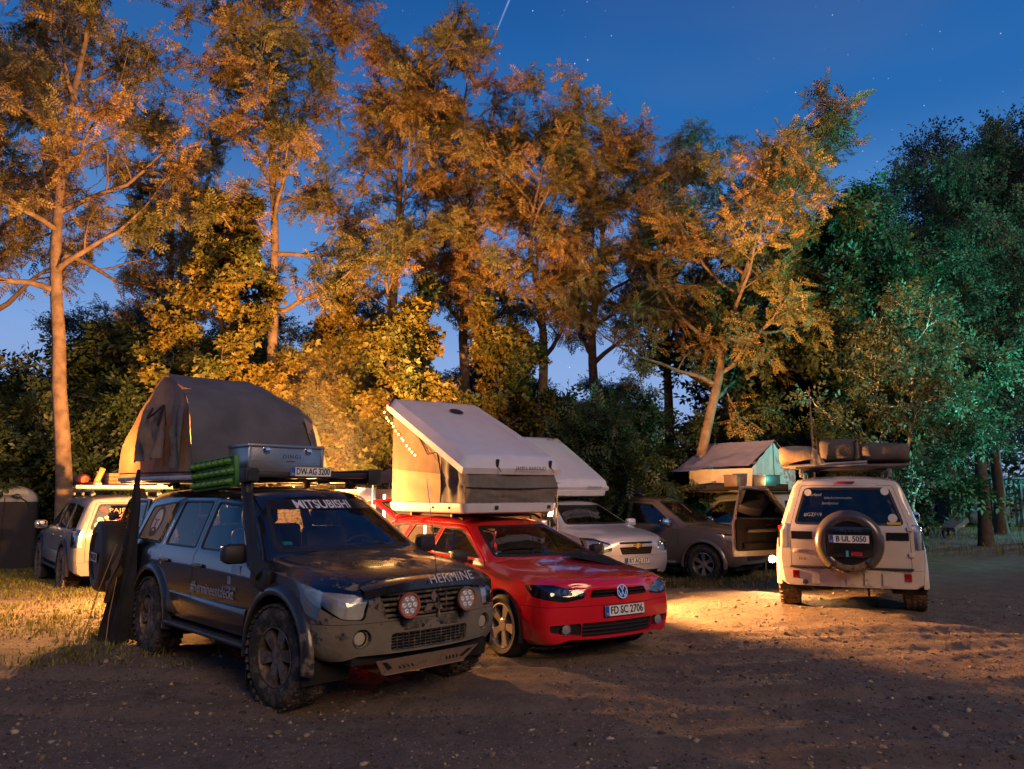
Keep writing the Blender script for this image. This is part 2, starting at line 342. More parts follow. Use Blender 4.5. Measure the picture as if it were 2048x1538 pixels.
grit(42000, 91, .004, .014, mat('fine_grit', (.20, .148, .10), .9, island=.65), 'fine gritty crumbs covering the earth yard')
grit(16000, 93, .005, .018, mat('dark_crumb', (.050, .038, .028), .95, island=.5), 'dark damp crumbs scattered over the earth yard')

def grass(name, n, region, hmin, hmax, seed, m, label, dens=None):
    rng = np.random.default_rng(seed); x0, x1, y0, y1 = region
    x = rng.uniform(x0, x1, n); y = rng.uniform(y0, y1, n)
    k = fbm(x * .9, y * .9, seed, 4) + (dens(x, y) if dens else 0) > rng.uniform(-.35, .25, n); x, y = x[k], y[k]; n = len(x)
    hh = rng.uniform(hmin, hmax, n) * (1 + .9 * np.clip(fbm(x * 1.7, y * 1.7, seed + 3, 2), -.4, .6)); w = rng.uniform(.004, .009, n) * 1.3; a = rng.uniform(0, 6.28, n); b = a + rng.uniform(-1, 1, n) + 1.57; le = rng.uniform(.15, .95, n) * hh
    z = gh(x, y) - .01; dx, dy = np.cos(a) * w, np.sin(a) * w; lx, ly = np.cos(b) * le, np.sin(b) * le
    P = [np.stack(q, -1) for q in ((x - dx, y - dy, z), (x + dx, y + dy, z), (x + dx * .7 + lx * .35, y + dy * .7 + ly * .35, z + hh * .6), (x - dx * .7 + lx * .35, y - dy * .7 + ly * .35, z + hh * .6), (x + lx, y + ly, z + hh * .95))]
    V = np.stack(P, 1).reshape(-1, 3); o = np.arange(n) * 5
    F = np.concatenate([np.stack([o, o + 1, o + 2], -1), np.stack([o, o + 2, o + 3], -1), np.stack([o + 3, o + 2, o + 4], -1)])
    tag(link(name, np_mesh(name, V, F), m), label, 'grass', kind='stuff')
GR = mat('grass_blade', (.15, .145, .03), .6, island=.55, var=.35, scale=1.5, transl=.25)
grass('grass', 56000, (-12.5, -3.0, 7.6, 19), .025, .085, 41, GR, 'short worn grass between the parked cars at the clearing edge', lambda x, y: .16 - .36 * sstep(-5.6, -3.2, x) - .30 * sstep(10.2, 8.0, y) + .22 * sstep(12, 16, y))
grass('grass', 9000, (1.0, 7.0, 13.6, 18.5), .05, .14, 43, GR, 'sparse grass around the wheels of the bronze pickup', lambda x, y: .02 - .25 * (y < 14.6))
grass('grass', 16000, (7.5, 30, 22, 40), .08, .30, 47, GR, 'rough grass along the far edge of the yard', lambda x, y: -.15 + .5 * sstep(33, 38, y))

def leaf_litter():
    rng = np.random.default_rng(61); n = 5200; x = rng.uniform(-9, 9, n); y = 4.4 + 10 * rng.random(n) ** 1.1; k = fbm(x * .7, y * .7, 71, 3) > rng.uniform(-.3, .35, n); x, y = x[k], y[k]; n = len(x)
    V = leaf_mesh_flat(x, y, rng); tag(link('leaf_litter', V, mat('dead_leaf', (.21, .145, .07), .8, island=.6)), 'small dry leaves and chips lying on the earth', 'leaves', kind='stuff')
def leaf_mesh_flat(x, y, rng):
    n = len(x); a = rng.uniform(0, 6.28, n); L_ = rng.uniform(.012, .035, n); w = L_ * rng.uniform(.25, .5, n); z = gh(x, y) + .006; c, s_ = np.cos(a), np.sin(a); t = rng.normal(0, .4, n)
    P = [(x - c * L_, y - s_ * L_, z), (x - s_ * w, y + c * w, z + .004), (x + c * L_, y + s_ * L_, z + np.abs(t) * L_), (x + s_ * w, y - c * w, z + .004)]
    V = np.stack([np.stack(p, -1) for p in P], 1).reshape(-1, 3); o = np.arange(n) * 4
    return np_mesh('leaf_litter', V, np.concatenate([np.stack([o, o + 1, o + 2], -1), np.stack([o, o + 2, o + 3], -1)]))
leaf_litter()
# ------------------------------------------------------------------ trees
def _diamonds(specs):
    """specs: (ox, oy, angle, length, width, droop) -> flat leaf blades in the xy plane"""
    V = []; F = []
    for ox, oy, an, le, wi, dr in specs:
        c, s = math.cos(an), math.sin(an); b = len(V)
        for u, v, z in ((0, 0, 0), (.45 * le, wi / 2, -dr * .2), (le, 0, -dr), (.45 * le, -wi / 2, -dr * .2)):
            V.append((ox + u * c - v * s, oy + u * s + v * c, z))
        F += [(b, b + 1, b + 2), (b, b + 2, b + 3)]
    return np.array(V), np.array(F)
LOCUST = _diamonds([(x, 0, sg * 1.05, .24, .105, .05) for x in (.16, .31, .46, .61, .76, .9) for sg in (1, -1)] + [(.95, 0, 0, .24, .11, .03)])
MAPLE = _diamonds([(0, 0, 0, 1, .5, .08), (.05, 0, .95, .78, .4, .12), (.05, 0, -.95, .78, .4, .12)])
SPRAY = _diamonds([(x, 0, sg * a, .26, .15, d) for x, sg, a, d in ((.1, 1, .9, .05), (.25, -1, 1.1, .1), (.42, 1, .8, .02), (.58, -1, .9, .08), (.74, 1, .7, .05), (.88, -1, .6, .1), (.95, 1, .1, .06))])
BROAD = _diamonds([(x, 0, sg * a, .42, .22, d) for x, sg, a, d in ((.1, 1, .9, .1), (.3, -1, 1.0, .15), (.55, 1, .8, .05), (.75, -1, .8, .12), (.9, 1, .0, .1))])

def leaf_mesh(name, tpl, pos, dirs, size, rng, flat=.8):
    n = len(pos); d = dirs / np.linalg.norm(dirs, axis=1, keepdims=True)
    up = np.stack([rng.normal(0, 1, n), rng.normal(0, 1, n), rng.normal(0, .5, n) + flat], -1)
    y = np.cross(up, d); y /= np.linalg.norm(y, axis=1, keepdims=True) + 1e-9; z = np.cross(d, y)
    tv, tf = tpl; M = np.stack([d, y, z], -1) * size[:, None, None]
    V = np.einsum('nij,vj->nvi', M, tv) + pos[:, None, :]
    F = (tf[None] + (np.arange(n) * len(tv))[:, None, None]).reshape(-1, 3)
    return np_mesh(name, V.reshape(-1, 3), F)

def path(p, d, L_, n, rng, wig, lift):
    pts = [np.array(p, float)]; d = np.array(d, float); d /= np.linalg.norm(d)
    for i in range(n):
        d = d + rng.normal(0, wig, 3) + np.array([0, 0, lift]); d /= np.linalg.norm(d)
        pts.append(pts[-1] + d * L_ / n)
    return np.array(pts)

def grow(trunk, r0, f0, nl, L0, L1, el, rng, sub=6, twg=5, bias=(0, 0, 0), wig=.16, lift=.05, topfork=2, rt=.25):
    """-> branch tubes and twig tips. trunk: polyline from the ground up; limbs from fraction f0 to the top"""
    T = np.array(trunk, float); seg = np.linalg.norm(np.diff(T, axis=0), axis=1); cum = np.r_[0, np.cumsum(seg)]; tot = cum[-1]
    def at(f):
        s = f * tot; i = min(np.searchsorted(cum, s, side='right') - 1, len(seg) - 1); return T[i] + (T[i + 1] - T[i]) * (s - cum[i]) / seg[i]
    fine = [at(f) + rng.normal(0, .02, 3) * (f > 0) for f in np.linspace(0, 1, 16)]
    tubes = [(fine, [r0 * (1.25 if i == 0 else 1) * (1 - .93 * (i / 15) ** 1.15) + .012 for i in range(16)], 9)]
    tips = []; ga = rng.uniform(0, 6.28)
    for k in range(nl):
        f = f0 + (1 - f0) * (k + rng.uniform(-.3, .3)) / max(1, nl - 1); f = min(max(f, f0), .995); ga += 2.399 + rng.normal(0, .35)
        L_ = (L0 + (L1 - L0) * (f - f0) / (1 - f0)) * rng.uniform(.75, 1.2); e = R(el + (f - f0) * 22 + rng.normal(0, 10))
        d = np.array([math.cos(ga) * math.cos(e), math.sin(ga) * math.cos(e), math.sin(e)]) + np.array(bias)
        P = path(at(f), d, L_, 7, rng, wig, lift); rl = r0 * (1 - .85 * f) * .55 + .012
        tubes.append((P, [rl * (1 - .88 * i / 7) + .004 for i in range(8)], 6))
        for j in range(sub):
            t = .22 + .78 * (j + rng.random()) / sub; q = P[min(int(t * 7), 6)] + (P[min(int(t * 7), 6) + 1] - P[min(int(t * 7), 6)]) * (t * 7 % 1)
            tn = P[min(int(t * 7) + 1, 7)] - P[min(int(t * 7), 6)]; tn /= np.linalg.norm(tn) + 1e-9
            d2 = tn * .7 + rng.normal(0, .62, 3) + np.array([0, 0, .12]); L2 = L_ * rng.uniform(.28, .5) * (1.1 - .4 * t)
            Q = path(q, d2, L2, 5, rng, .2, .03); tubes.append((Q, [rl * .34 * (1 - .8 * i / 5) + .0035 for i in range(6)], 4))
            for w in range(twg):
                t2 = .3 + .7 * (w + rng.random()) / twg; i2 = min(int(t2 * 5), 4); q2 = Q[i2] + (Q[i2 + 1] - Q[i2]) * (t2 * 5 % 1)
                d3 = (Q[i2 + 1] - Q[i2]); d3 = d3 / np.linalg.norm(d3) * .6 + rng.normal(0, .6, 3) + np.array([0, 0, -.05])
                S = path(q2, d3, L2 * rng.uniform(.3, .55), 3, rng, .2, 0); tubes.append((S, [.006, .005, .004, .003], 3)); tips.append(S)
    return tubes, tips

def tubes_mesh(name, tubes):
    mb = MB()
    for P, rs, n in tubes: mb.tube([Vector(p) for p in P], 0, n, cap=False, rs=rs)
    V = np.array([tuple(v) for v in mb.v]); F = np.array(mb.f); me = np_mesh(name, V, F)
    me.polygons.foreach_set('use_smooth', [True] * len(me.polygons)); return me

BARK = mat('locust_bark', (.17, .115, .08), .9, bump=1.0, bscale=14, var=.4, scale=5)
BARKD = mat('dark_bark', (.07, .055, .042), .9, bump=.8, bscale=18, var=.35)
BIRCHB = mat('birch_bark', (.52, .50, .46), .75, bump=.4, bscale=12, var=.35, scale=9)
LF_LOC = mat('locust_leaf', (.135, .130, .036), .55, island=.5, var=.30, scale=.8, transl=.30, col2=(.26, .155, .045))
LF_MAP = mat('maple_leaf', (.085, .095, .02), .5, island=.5, var=.35, scale=.8, transl=.25, col2=(.17, .115, .016))
LF_DRK = mat('broad_leaf', (.036, .056, .020), .5, island=.45, var=.30, scale=.8, transl=.25)
LF_POP = mat('poplar_leaf', (.050, .075, .042), .5, island=.55, var=.45, scale=.7, transl=.25, col2=(.085, .11, .06))
LF_PNK = mat('red_leaf', (.26, .13, .06), .5, island=.35, var=.3, scale=.8, transl=.3)

def make_tree(name, base, trunk, r0, tpl, nleaf, size, leafm, bark, seed, label, cat='tree', group=None, droop=-.28, flat=.8, spread=.10, **kw):
    rng = np.random.default_rng(seed)
    z0 = gzf(*base) - .05; root = thing(name, label, cat, (base[0], base[1], z0), 0, group)
    tubes, tips = grow(trunk, r0, rng=rng, **kw)
    link('trunk', tubes_mesh('trunk', tubes), bark, root)
    per = max(1, int(round(nleaf / len(tips)))); pos = []; dr = []
    for S in tips:
        u = rng.random(per) * 2.999; i = u.astype(int); fr = (u - i)[:, None]
        pos.append(S[i] * (1 - fr) + S[i + 1] * fr + rng.normal(0, spread, (per, 3)))
        dr.append((S[-1] - S[0]) / (np.linalg.norm(S[-1] - S[0]) + 1e-9) * .6 + rng.normal(0, .65, (per, 3)) + np.array([0, 0, droop]))
    pos = np.concatenate(pos); dr = np.concatenate(dr); sz = rng.uniform(.45, 1.45, len(pos)) * size
    link('crown', leaf_mesh('crown', tpl, pos, dr, sz, rng, flat), leafm, root)
    return root
def recopy(src, base, rz, scale, label, group=None):
    c = copy_tree(src); c.location = (base[0], base[1], gzf(*base) - .05); c.rotation_euler = (0, 0, rz); c.scale = (scale[0], scale[0], scale[1]) if isinstance(scale, tuple) else (scale,) * 3
    c['label'] = label
    if group: c['group'] = group
    return c

GL = 'tall locust trees behind the camp'
LK = dict(tpl=LOCUST, size=.33, leafm=LF_LOC, bark=BARK, group=GL)
t1 = make_tree('locust_tree', (-10.2, 18), [(0, 0, 0), (-.1, 0, 2.3), (-.37, 0, 4.0), (-.57, 0, 5.7), (-.75, 0, 7.4), (-.8, 0, 8.9), (-.75, 0, 10.6), (-.6, .2, 13), (-.2, .4, 16.2)], .185, nleaf=6800, seed=103, f0=.41, nl=22, L0=3.9, L1=2.4, el=24, sub=6, twg=4, label='tall locust at the edge of the picture with a bare swaying trunk', **LK)
t2 = make_tree('locust_tree', (-6.2, 20), [(0, 0, 0), (0, 0, 2.7), (-.1, 0, 5.3), (-.13, 0, 7.2), (-.15, 0, 8.5), (-.3, 0, 10.5), (-.35, 0, 12.3), (-.55, 0, 14.4), (-.6, 0, 15.8)], .17, nleaf=7200, seed=107, f0=.42, nl=20, L0=3.0, L1=2.2, el=28, sub=6, twg=4, label='tall full-crowned locust rising straight behind the grey roof tent', **LK)
t5 = make_tree('locust_tree', (.75, 21), [(0, 0, 0), (-.05, 0, 3.4), (.1, 0, 5.5), (.15, 0, 7.0), (-.05, 0, 8.4), (-.25, 0, 9.4), (-.15, 0, 10.9), (.2, 0, 12.6)], .18, nleaf=5800, seed=113, f0=.46, nl=18, L0=3.0, L1=2.1, el=28, sub=6, twg=4, label='crooked locust with a kinked trunk above the white hard-shell tent', **LK)
t8 = make_tree('locust_tree', (4.3, 19), [(0, 0, 0), (.25, 0, 2.7), (.7, 0, 4.7), (1.0, 0, 6.2), (1.45, 0, 7.8), (1.8, 0, 8.8), (2.2, 0, 10.1), (2.6, 0, 11.2)], .15, nleaf=6600, seed=127, f0=.40, nl=21, L0=3.5, L1=2.3, el=28, sub=6, twg=4, bias=(.12, 0, 0), label='leaning locust with an orange-lit trunk behind the bronze pickup', **LK)
t4 = make_tree('locust_tree', (-1.4, 22), [(0, 0, 0), (0, 0, 3.5), (0, 0, 5.7), (-.03, 0, 7.8), (.02, 0, 9.9), (.1, 0, 11.8), (0, 0, 13.7), (-.05, 0, 15.0)], .19, nleaf=6000, seed=131, f0=.46, nl=19, L0=2.7, L1=2.2, el=30, sub=6, twg=4, label='tall locust with a dark upright trunk right of the twin-stemmed one', **LK)
t4.scale = (1, 1, .90); t5.scale = (1, 1, .90); t8.scale = (1, 1, .90)
recopy(t2, (-3.4, 21.3), 2.2, (1.0, .92), 'tall locust standing between the grey roof tent and the white hard-shell tent', GL)
recopy(t5, (2.5, 22.5), 2.7, (1.05, .95), 'locust with a low spreading crown above the second hard-shell tent', GL)
recopy(t4, (4.75, 23.4), 1.3, (.95, .80), 'slim locust seen against pale sky behind the leaning one', GL)
recopy(t4, (-12.2, 27), 4.0, (1.0, .95), 'shaded locust further back between the two tallest ones', GL)
recopy(t5, (-15.2, 22), 1.1, (1.1, 1.15), 'shaded locust cut by the picture edge behind the tallest one', GL)

GM = 'yellow-leaved maples under the locusts'
MK = dict(tpl=MAPLE, leafm=LF_MAP, bark=BARKD, group=GM, droop=-.2, flat=1.1)
m1 = make_tree('maple_tree', (-7.1, 18.8), [(0, 0, 0), (0, 0, 3), (-.1, 0, 6), (-.2, 0, 8.6)], .11, nleaf=19000, size=.125, seed=201, f0=.42, nl=16, L0=2.3, L1=.9, el=20, sub=5, twg=4, label='yellow maple between the two tallest locusts, above the grey tent', **MK)
m2 = make_tree('maple_tree', (-2.6, 18.6), [(0, 0, 0), (0, 0, 1.5), (.1, 0, 3.4), (.1, 0, 6.0)], .09, nleaf=21000, size=.115, seed=207, f0=.22, nl=18, L0=2.3, L1=.9, el=22, sub=5, twg=4, label='bright golden maple just left of the white hard-shell tent', **MK)
recopy(m2, (-4.6, 21.0), 4.1, (.85, 1.05), 'golden maple set back behind the smoke', GM)
recopy(m2, (-.3, 19.2), 2.0, (.95, .95), 'golden maple behind the raised lid of the white hard-shell tent', GM)

# low shrubs and the dark hedge
GS = 'shrubs along the foot of the trees'
def shrub(name, base, h, w, n, tpl, size, lm, seed, label, group=GS):
    return make_tree(name, base, [(0, 0, 0), (0, 0, h * .5), (.1, 0, h * .8)], .05, tpl=tpl, nleaf=n, size=size, leafm=lm, bark=BARKD, seed=seed, label=label, cat='shrub', group=group, f0=.04, nl=20, L0=w, L1=w * .55, el=34, sub=5, twg=4, droop=-.15, flat=.9, wig=.2)
s1 = shrub('shrub', (2.0, 18.2), 3.6, 1.9, 3600, LOCUST, .42, LF_DRK, 301, 'feathery dark shrub behind the second hard-shell tent')
s2 = shrub('shrub', (6.0, 20.5), 4.2, 2.2, 6500, BROAD, .27, LF_DRK, 307, 'green shrub behind the ridge tent')
s3 = shrub('red_shrub', (.85, 17.6), 2.6, 1.0, 1600, LOCUST, .34, LF_PNK, 313, 'pinkish red-leaved shrub right behind the white hard-shell tent', None)
spots = [(-13.6, 19.2, .9, .4, 'dark shrub at the picture edge beyond the toilet tent'), (-11.2, 20.8, 1.15, 1.4, 'dark shrub behind the tallest locust trunk'), (-9.0, 20.2, 1.05, 2.6, 'dark shrub above the roof of the muddy white off-roader'),
         (-7.2, 22.0, 1.2, 3.6, 'dark shrub behind the raised end of the grey roof tent'), (-5.3, 19.6, .85, 5.0, 'smoke-veiled shrub between the two near tents'), (-3.7, 22.6, 1.2, .9, 'shrub deep behind the golden maples'), (-1.3, 23.4, 1.2, 2.1, 'shrub deep behind the white hard-shell tent'),
         (1.2, 22.6, 1.1, 3.1, 'shaded shrub behind the red-leaved one'), (3.6, 19.8, .92, 4.2, 'shaded shrub above the roof of the bronze pickup'), (8.2, 19.6, .95, 5.3, 'green-lit shrub between the ridge tent and the folded tent'),
         (7.4, 22.8, 1.4, .3, 'tall green shrub behind the ridge tent, set back'), (9.9, 23.0, 1.35, 1.6, 'teal-lit shrub behind the folded roof tent'), (-16, 24, 1.5, 2.9, 'dark bush far back at the picture edge'), (-13, 27, 1.6, 4.4, 'dark bush far back behind the toilet tent'), (-12.4, 22.6, 1.55, .7, 'tall dark bush just left of the tallest locust trunk'), (-9.2, 24.0, 1.6, 5.5, 'tall dark bush set back between the two tallest locusts'), (-5.6, 25.0, 1.45, 1.9, 'dark bush deep behind the smoke')]
for i, (x, y, s, a, lb) in enumerate(spots): recopy((s1, s2, s2)[i % 3], (x, y), a, (s * 1.1, s), lb, GS)

# broad green tree and the tall dark trees of the corner, teal-lit
GP = 'tall dark trees at the corner of the clearing'
r9 = make_tree('broad_leaved_tree', (5.0, 21), [(0, 0, 0), (.15, 0, 2.8), (.8, 0, 3.9), (1.8, 0, 5.3), (3.0, 0, 6.4), (4.0, 0, 7.5), (4.6, 0, 8.8)], .15, tpl=BROAD, nleaf=8000, size=.34, leafm=LF_DRK, bark=BARKD, seed=401, f0=.42, nl=19, L0=2.9, L1=1.6, el=18, sub=6, twg=4, label='slanting broad-leaved tree with a green-lit crown over the ridge tent')
p1 = make_tree('poplar_tree', (15.6, 26), [(0, 0, 0), (.1, 0, 4.5), (.4, 0, 8), (.6, 0, 11.6)], .2, tpl=SPRAY, nleaf=14000, size=.35, leafm=LF_POP, bark=BARKD, seed=411, f0=.31, nl=30, L0=3.6, L1=2.5, el=26, sub=6, twg=4, spread=.16, label='tall dense dark tree above the dark shed', group=GP)
p1.scale = (1, 1, 1.06)
recopy(p1, (19.2, 28), 2.4, (1.1, 1.22), 'tall dense dark tree cut by the picture edge', GP)
recopy(p1, (12.6, 25.5), 4.2, (.85, .84), 'lower dense tree stepping down towards the pale sky', GP)
recopy(p1, (20.5, 33), 1.2, (1.15, 1.15), 'dense dark tree behind the shed', GP)
recopy(p1, (15.5, 31), 5.2, (1.1, 1.0), 'dense dark tree in the second row of the corner', GP)
recopy(p1, (10.2, 27.5), 3.0, (.85, .72), 'dense dark tree closing the gap behind the green one', GP)
recopy(p1, (24.5, 45), .7, (1.3, 1.0), 'dark tree far behind the shed at the picture edge', GP)
GB = 'shaded trees deep behind the camp'
recopy(p1, (-14.2, 26.5), .9, (.85, .62), 'shaded fine-leaved tree behind the toilet tent', GB)
recopy(p1, (-9.6, 28.0), 2.2, (.9, .66), 'shaded fine-leaved tree in the gap between the two tallest locusts', GB)
recopy(p1, (-5.0, 29.0), 3.6, (.8, .58), 'shaded fine-leaved tree deep behind the smoke', GB)
recopy(p1, (-.9, 30.0), 5.0, (.8, .55), 'shaded fine-leaved tree deep behind the raised white lid', GB)
recopy(p1, (3.9, 30.5), 1.5, (.75, .48), 'low shaded tree in the pale gap left of the leaning locust', GB)
def birch(base, trunk, seed, n, label):
    return make_tree('birch_tree', base, trunk, .042, tpl=SPRAY, nleaf=n, size=.34, leafm=LF_POP, bark=BIRCHB, seed=seed, label=label, group='thin pale birches', f0=.30, nl=15, L0=1.6, L1=.9, el=25, sub=4, twg=4, lift=-.02, rt=.2)
birch((9.6, 19), [(0, 0, 0), (0, 0, 1.4), (.05, 0, 2.7), (.3, 0, 4.2), (.4, 0, 6.2)], 501, 2200, 'upright thin birch beside the roof of the white off-roader')
birch((9.75, 19.15), [(0, 0, 0), (.05, 0, 1.6), (.5, 0, 2.8), (1.3, 0, 3.9), (2.4, .2, 5.0)], 503, 2600, 'thin birch leaning out over the dark shed')
birch((8.5, 19.3), [(0, 0, 0), (.2, 0, 2.7), (.45, 0, 3.7), (.65, 0, 4.4), (.9, 0, 5.6)], 507, 1500, 'thin birch behind the folded roof tent')
# dark wood far behind that closes the clearing: one mass
def far_wood():
    rng = np.random.default_rng(77); n = 16000; a = rng.uniform(-.95, 1.0, n); d = rng.uniform(44, 60, n); x = np.sin(a) * d; y = np.cos(a) * d
    h = 3.0 + 2.2 * fbm(a * 18, a * 0, 5, 3) + 5.0 * sstep(.42, .62, a) ; z = rng.random(n) ** .8 * h
    V = leaf_mesh('wood', BROAD, np.stack([x, y, z], -1), rng.normal(0, 1, (n, 3)), rng.uniform(.5, 1.4, n) * .78, rng)
    tag(link('wood', V, LF_DRK), 'dark mass of undergrowth and woodland behind the clearing', 'woodland', kind='stuff')
far_wood()
def wood_behind():
    # unseen woodland behind the viewer, added to block low sky light and dull reflections
    rng = np.random.default_rng(79); n = 9000; a = rng.uniform(math.pi * .62, math.pi * 1.38, n); d = rng.uniform(38, 50, n); h = 13.0 + 3.0 * fbm(a * 14, a * 0, 6, 3)
    V = leaf_mesh('wood', BROAD, np.stack([np.sin(a) * d, np.cos(a) * d, rng.random(n) ** .85 * h], -1), rng.normal(0, 1, (n, 3)), rng.uniform(.7, 1.5, n) * 3.0, rng)
    tag(link('wood', V, LF_DRK), 'unseen dark woodland added behind the viewer to block low sky light', 'woodland', kind='stuff')
wood_behind()
# ------------------------------------------------------------------ car kit: lofted shell, panels cut out of it, wheels, lettering
def interp(P, sub, sharp, axis=0):
    """monotone cubic resampling of control rows (no overshoot); 'sharp' control indices keep a crease"""
    P = np.moveaxis(np.asarray(P, float), axis, 0); n = len(P); D = np.diff(P, axis=0); out = []; idx = []
    def tang(i):
        a, b = D[i - 1], D[i]; ok = (a * b) > 0; h = np.zeros_like(a); h[ok] = 2 * a[ok] * b[ok] / (a[ok] + b[ok]); return h
    for i in range(n - 1):
        m0 = D[i] if (i == 0 or i in sharp) else tang(i); m1 = D[i] if (i == n - 2 or i + 1 in sharp) else tang(i + 1)
        k = sub[i] if not isinstance(sub, int) else sub; idx.append(len(out))
        for j in range(k):
            t = j / k; t2, t3 = t * t, t ** 3
            out.append((2 * t3 - 3 * t2 + 1) * P[i] + (t3 - 2 * t2 + t) * m0 + (-2 * t3 + 3 * t2) * P[i + 1] + (t3 - t2) * m1)
    idx.append(len(out)); out.append(P[-1]); return np.moveaxis(np.array(out), 0, axis), idx

def shell(st, sub=4, sharp=(), ring=(1, 2, 3, 1, 2, 3, 3, 4), cb=(.10, -.05), ring_sharp=(1, 3, 4)):
    """st rows: x, zb, wb, wm, zm, ws, zs, wr, zr, zc, bulge, rake -> bmesh of the body skin"""
    C = []
    for x, zb, wb, wm, zm, ws, zs, wr, zr, zc, bx, rk in st:
        hh = max(zr - zs, .001); rows = [(x, wb * .93, zb), (x, wb, zb + .045), (x, wm, zm), (x, ws, zs)]
        g4 = (ws + (wr - ws) * .12, zs + hh * .10)
        rows.append((x + rk * .1, *g4)); rows.append((x + rk * .55, (g4[0] + wr) / 2 + .018 * min(1, hh / .5), (g4[1] + zr) / 2))
        rows.append((x + rk, wr, zr)); rows.append((x + rk + bx * .7, wr * .55, zr + (zc - zr) * .75)); rows.append((x + rk + bx, 0, zc)); C.append(rows)
    C = np.array(C); A, _ = interp(C, sub, set(sharp), 0); A, ri = interp(A, list(ring), set(ring_sharp), 1)
    N_, M_, _ = A.shape; full = np.concatenate([A * [1, -1, 1], A[:, -2::-1]], 1); i6 = ri[6]
    bm = bmesh.new()
    def grid(G):
        vs = [[bm.verts.new(p) for p in r] for r in G]
        for a in range(len(G) - 1):
            for b in range(len(G[0]) - 1):
                try: bm.faces.new((vs[a][b], vs[a][b + 1], vs[a + 1][b + 1], vs[a + 1][b]))
                except ValueError: pass
    grid(full)
    for end, b0 in ((0, cb[0]), (-1, cb[1])):
        r = A[end]; top = np.concatenate([r[i6:] * [1, -1, 1], r[i6:-1][::-1]]); w6 = r[i6, 1]; fr = top[:, 1] / w6; lv = []
        bt = st[end][10]
        for j in range(i6 + 1):
            u = j / i6; bl = b0 * (1 - u) + bt * u
            lv.append(top if j == i6 else np.stack([r[j, 0] + bl * (1 - np.abs(fr) ** 2.2), fr * r[j, 1], np.full(len(fr), r[j, 2])], -1))
        grid(lv)
    bmesh.ops.remove_doubles(bm, verts=list(bm.verts), dist=2e-4)
    bmesh.ops.dissolve_degenerate(bm, edges=list(bm.edges), dist=1e-4)
    bmesh.ops.recalc_face_normals(bm, faces=list(bm.faces)); return bm

def rounded(poly, r, n=3):
    out = []; m = len(poly)
    for i in range(m):
        a, b, c = Vector(poly[i - 1]), Vector(poly[i]), Vector(poly[(i + 1) % m]); d1 = (a - b); d2 = (c - b)
        q = min(r, d1.length * .45, d2.length * .45); p0 = b + d1.normalized() * q; p1 = b + d2.normalized() * q
        for k in range(n + 1): t = k / n; out.append(((1 - t) ** 2 * p0 + 2 * t * (1 - t) * b + t * t * p1)[:])
    return out
def circle(cx, cz, r, n=24, a0=0., a1=360.):
    return [(cx + r * math.cos(R(a0 + (a1 - a0) * k / n)), cz + r * math.sin(R(a0 + (a1 - a0) * k / n))) for k in range(n + (0 if abs(a1 - a0) >= 360 else 1))]
def inset(poly, d):
    """move the edges of a convex polygon inwards by d (negative: outwards)"""
    area = sum(poly[i - 1][0] * poly[i][1] - poly[i][0] * poly[i - 1][1] for i in range(len(poly))); sg = 1 if area > 0 else -1
    P = [Vector(p) for p in poly]; n = len(P); out = []
    for i in range(n):
        e1 = (P[i] - P[i - 1]); e2 = (P[(i + 1) % n] - P[i])
        if e1.length < 1e-6 or e2.length < 1e-6: out.append(P[i][:]); continue
        e1.normalize(); e2.normalize(); n1 = Vector((-e1.y, e1.x)) * sg; n2 = Vector((-e2.y, e2.x)) * sg
        b = n1 + n2; k = d / max(.35, 1 + n1.dot(n2)); out.append((P[i] + b * k)[:])
    return out
AX = {'S': (Vector((1, 0, 0)), Vector((0, 0, 1))), 'F': (Vector((0, 1, 0)), Vector((0, 0, 1))), 'T': (Vector((1, 0, 0)), Vector((0, 1, 0)))}
def cut(bm, poly, axes, cond):
    """cookie-cut a convex polygon through the skin faces that satisfy cond; returns the faces inside"""
    U, V = AX[axes] if isinstance(axes, str) else axes
    area = sum(poly[i - 1][0] * poly[i][1] - poly[i][0] * poly[i - 1][1] for i in range(len(poly))); poly = list(poly) if area > 0 else list(poly)[::-1]
    us = [p[0] for p in poly]; vs = [p[1] for p in poly]; e = .001
    cur = []
    for f in bm.faces:
        if not cond(f): continue
        fu = [v.co.dot(U) for v in f.verts]; fv = [v.co.dot(V) for v in f.verts]
        if max(fu) > min(us) - e and min(fu) < max(us) + e and max(fv) > min(vs) - e and min(fv) < max(vs) + e: cur.append(f)
    for i in range(len(poly)):
        a, b = Vector(poly[i - 1]), Vector(poly[i]); d = b - a
        if d.length < 1e-5 or not cur: continue
        d.normalize(); n2 = (-d.y, d.x); no = U * n2[0] + V * n2[1]; co = U * a.x + V * a.y
        g = set(cur)
        for f in cur: g.update(f.edges); g.update(f.verts)
        r = bmesh.ops.bisect_plane(bm, geom=list(g), dist=2e-5, plane_co=co, plane_no=no)
        cur = [f for f in r['geom'] if isinstance(f, bmesh.types.BMFace) and f.is_valid and (f.calc_center_median() - co).dot(no) > 0]
    return cur
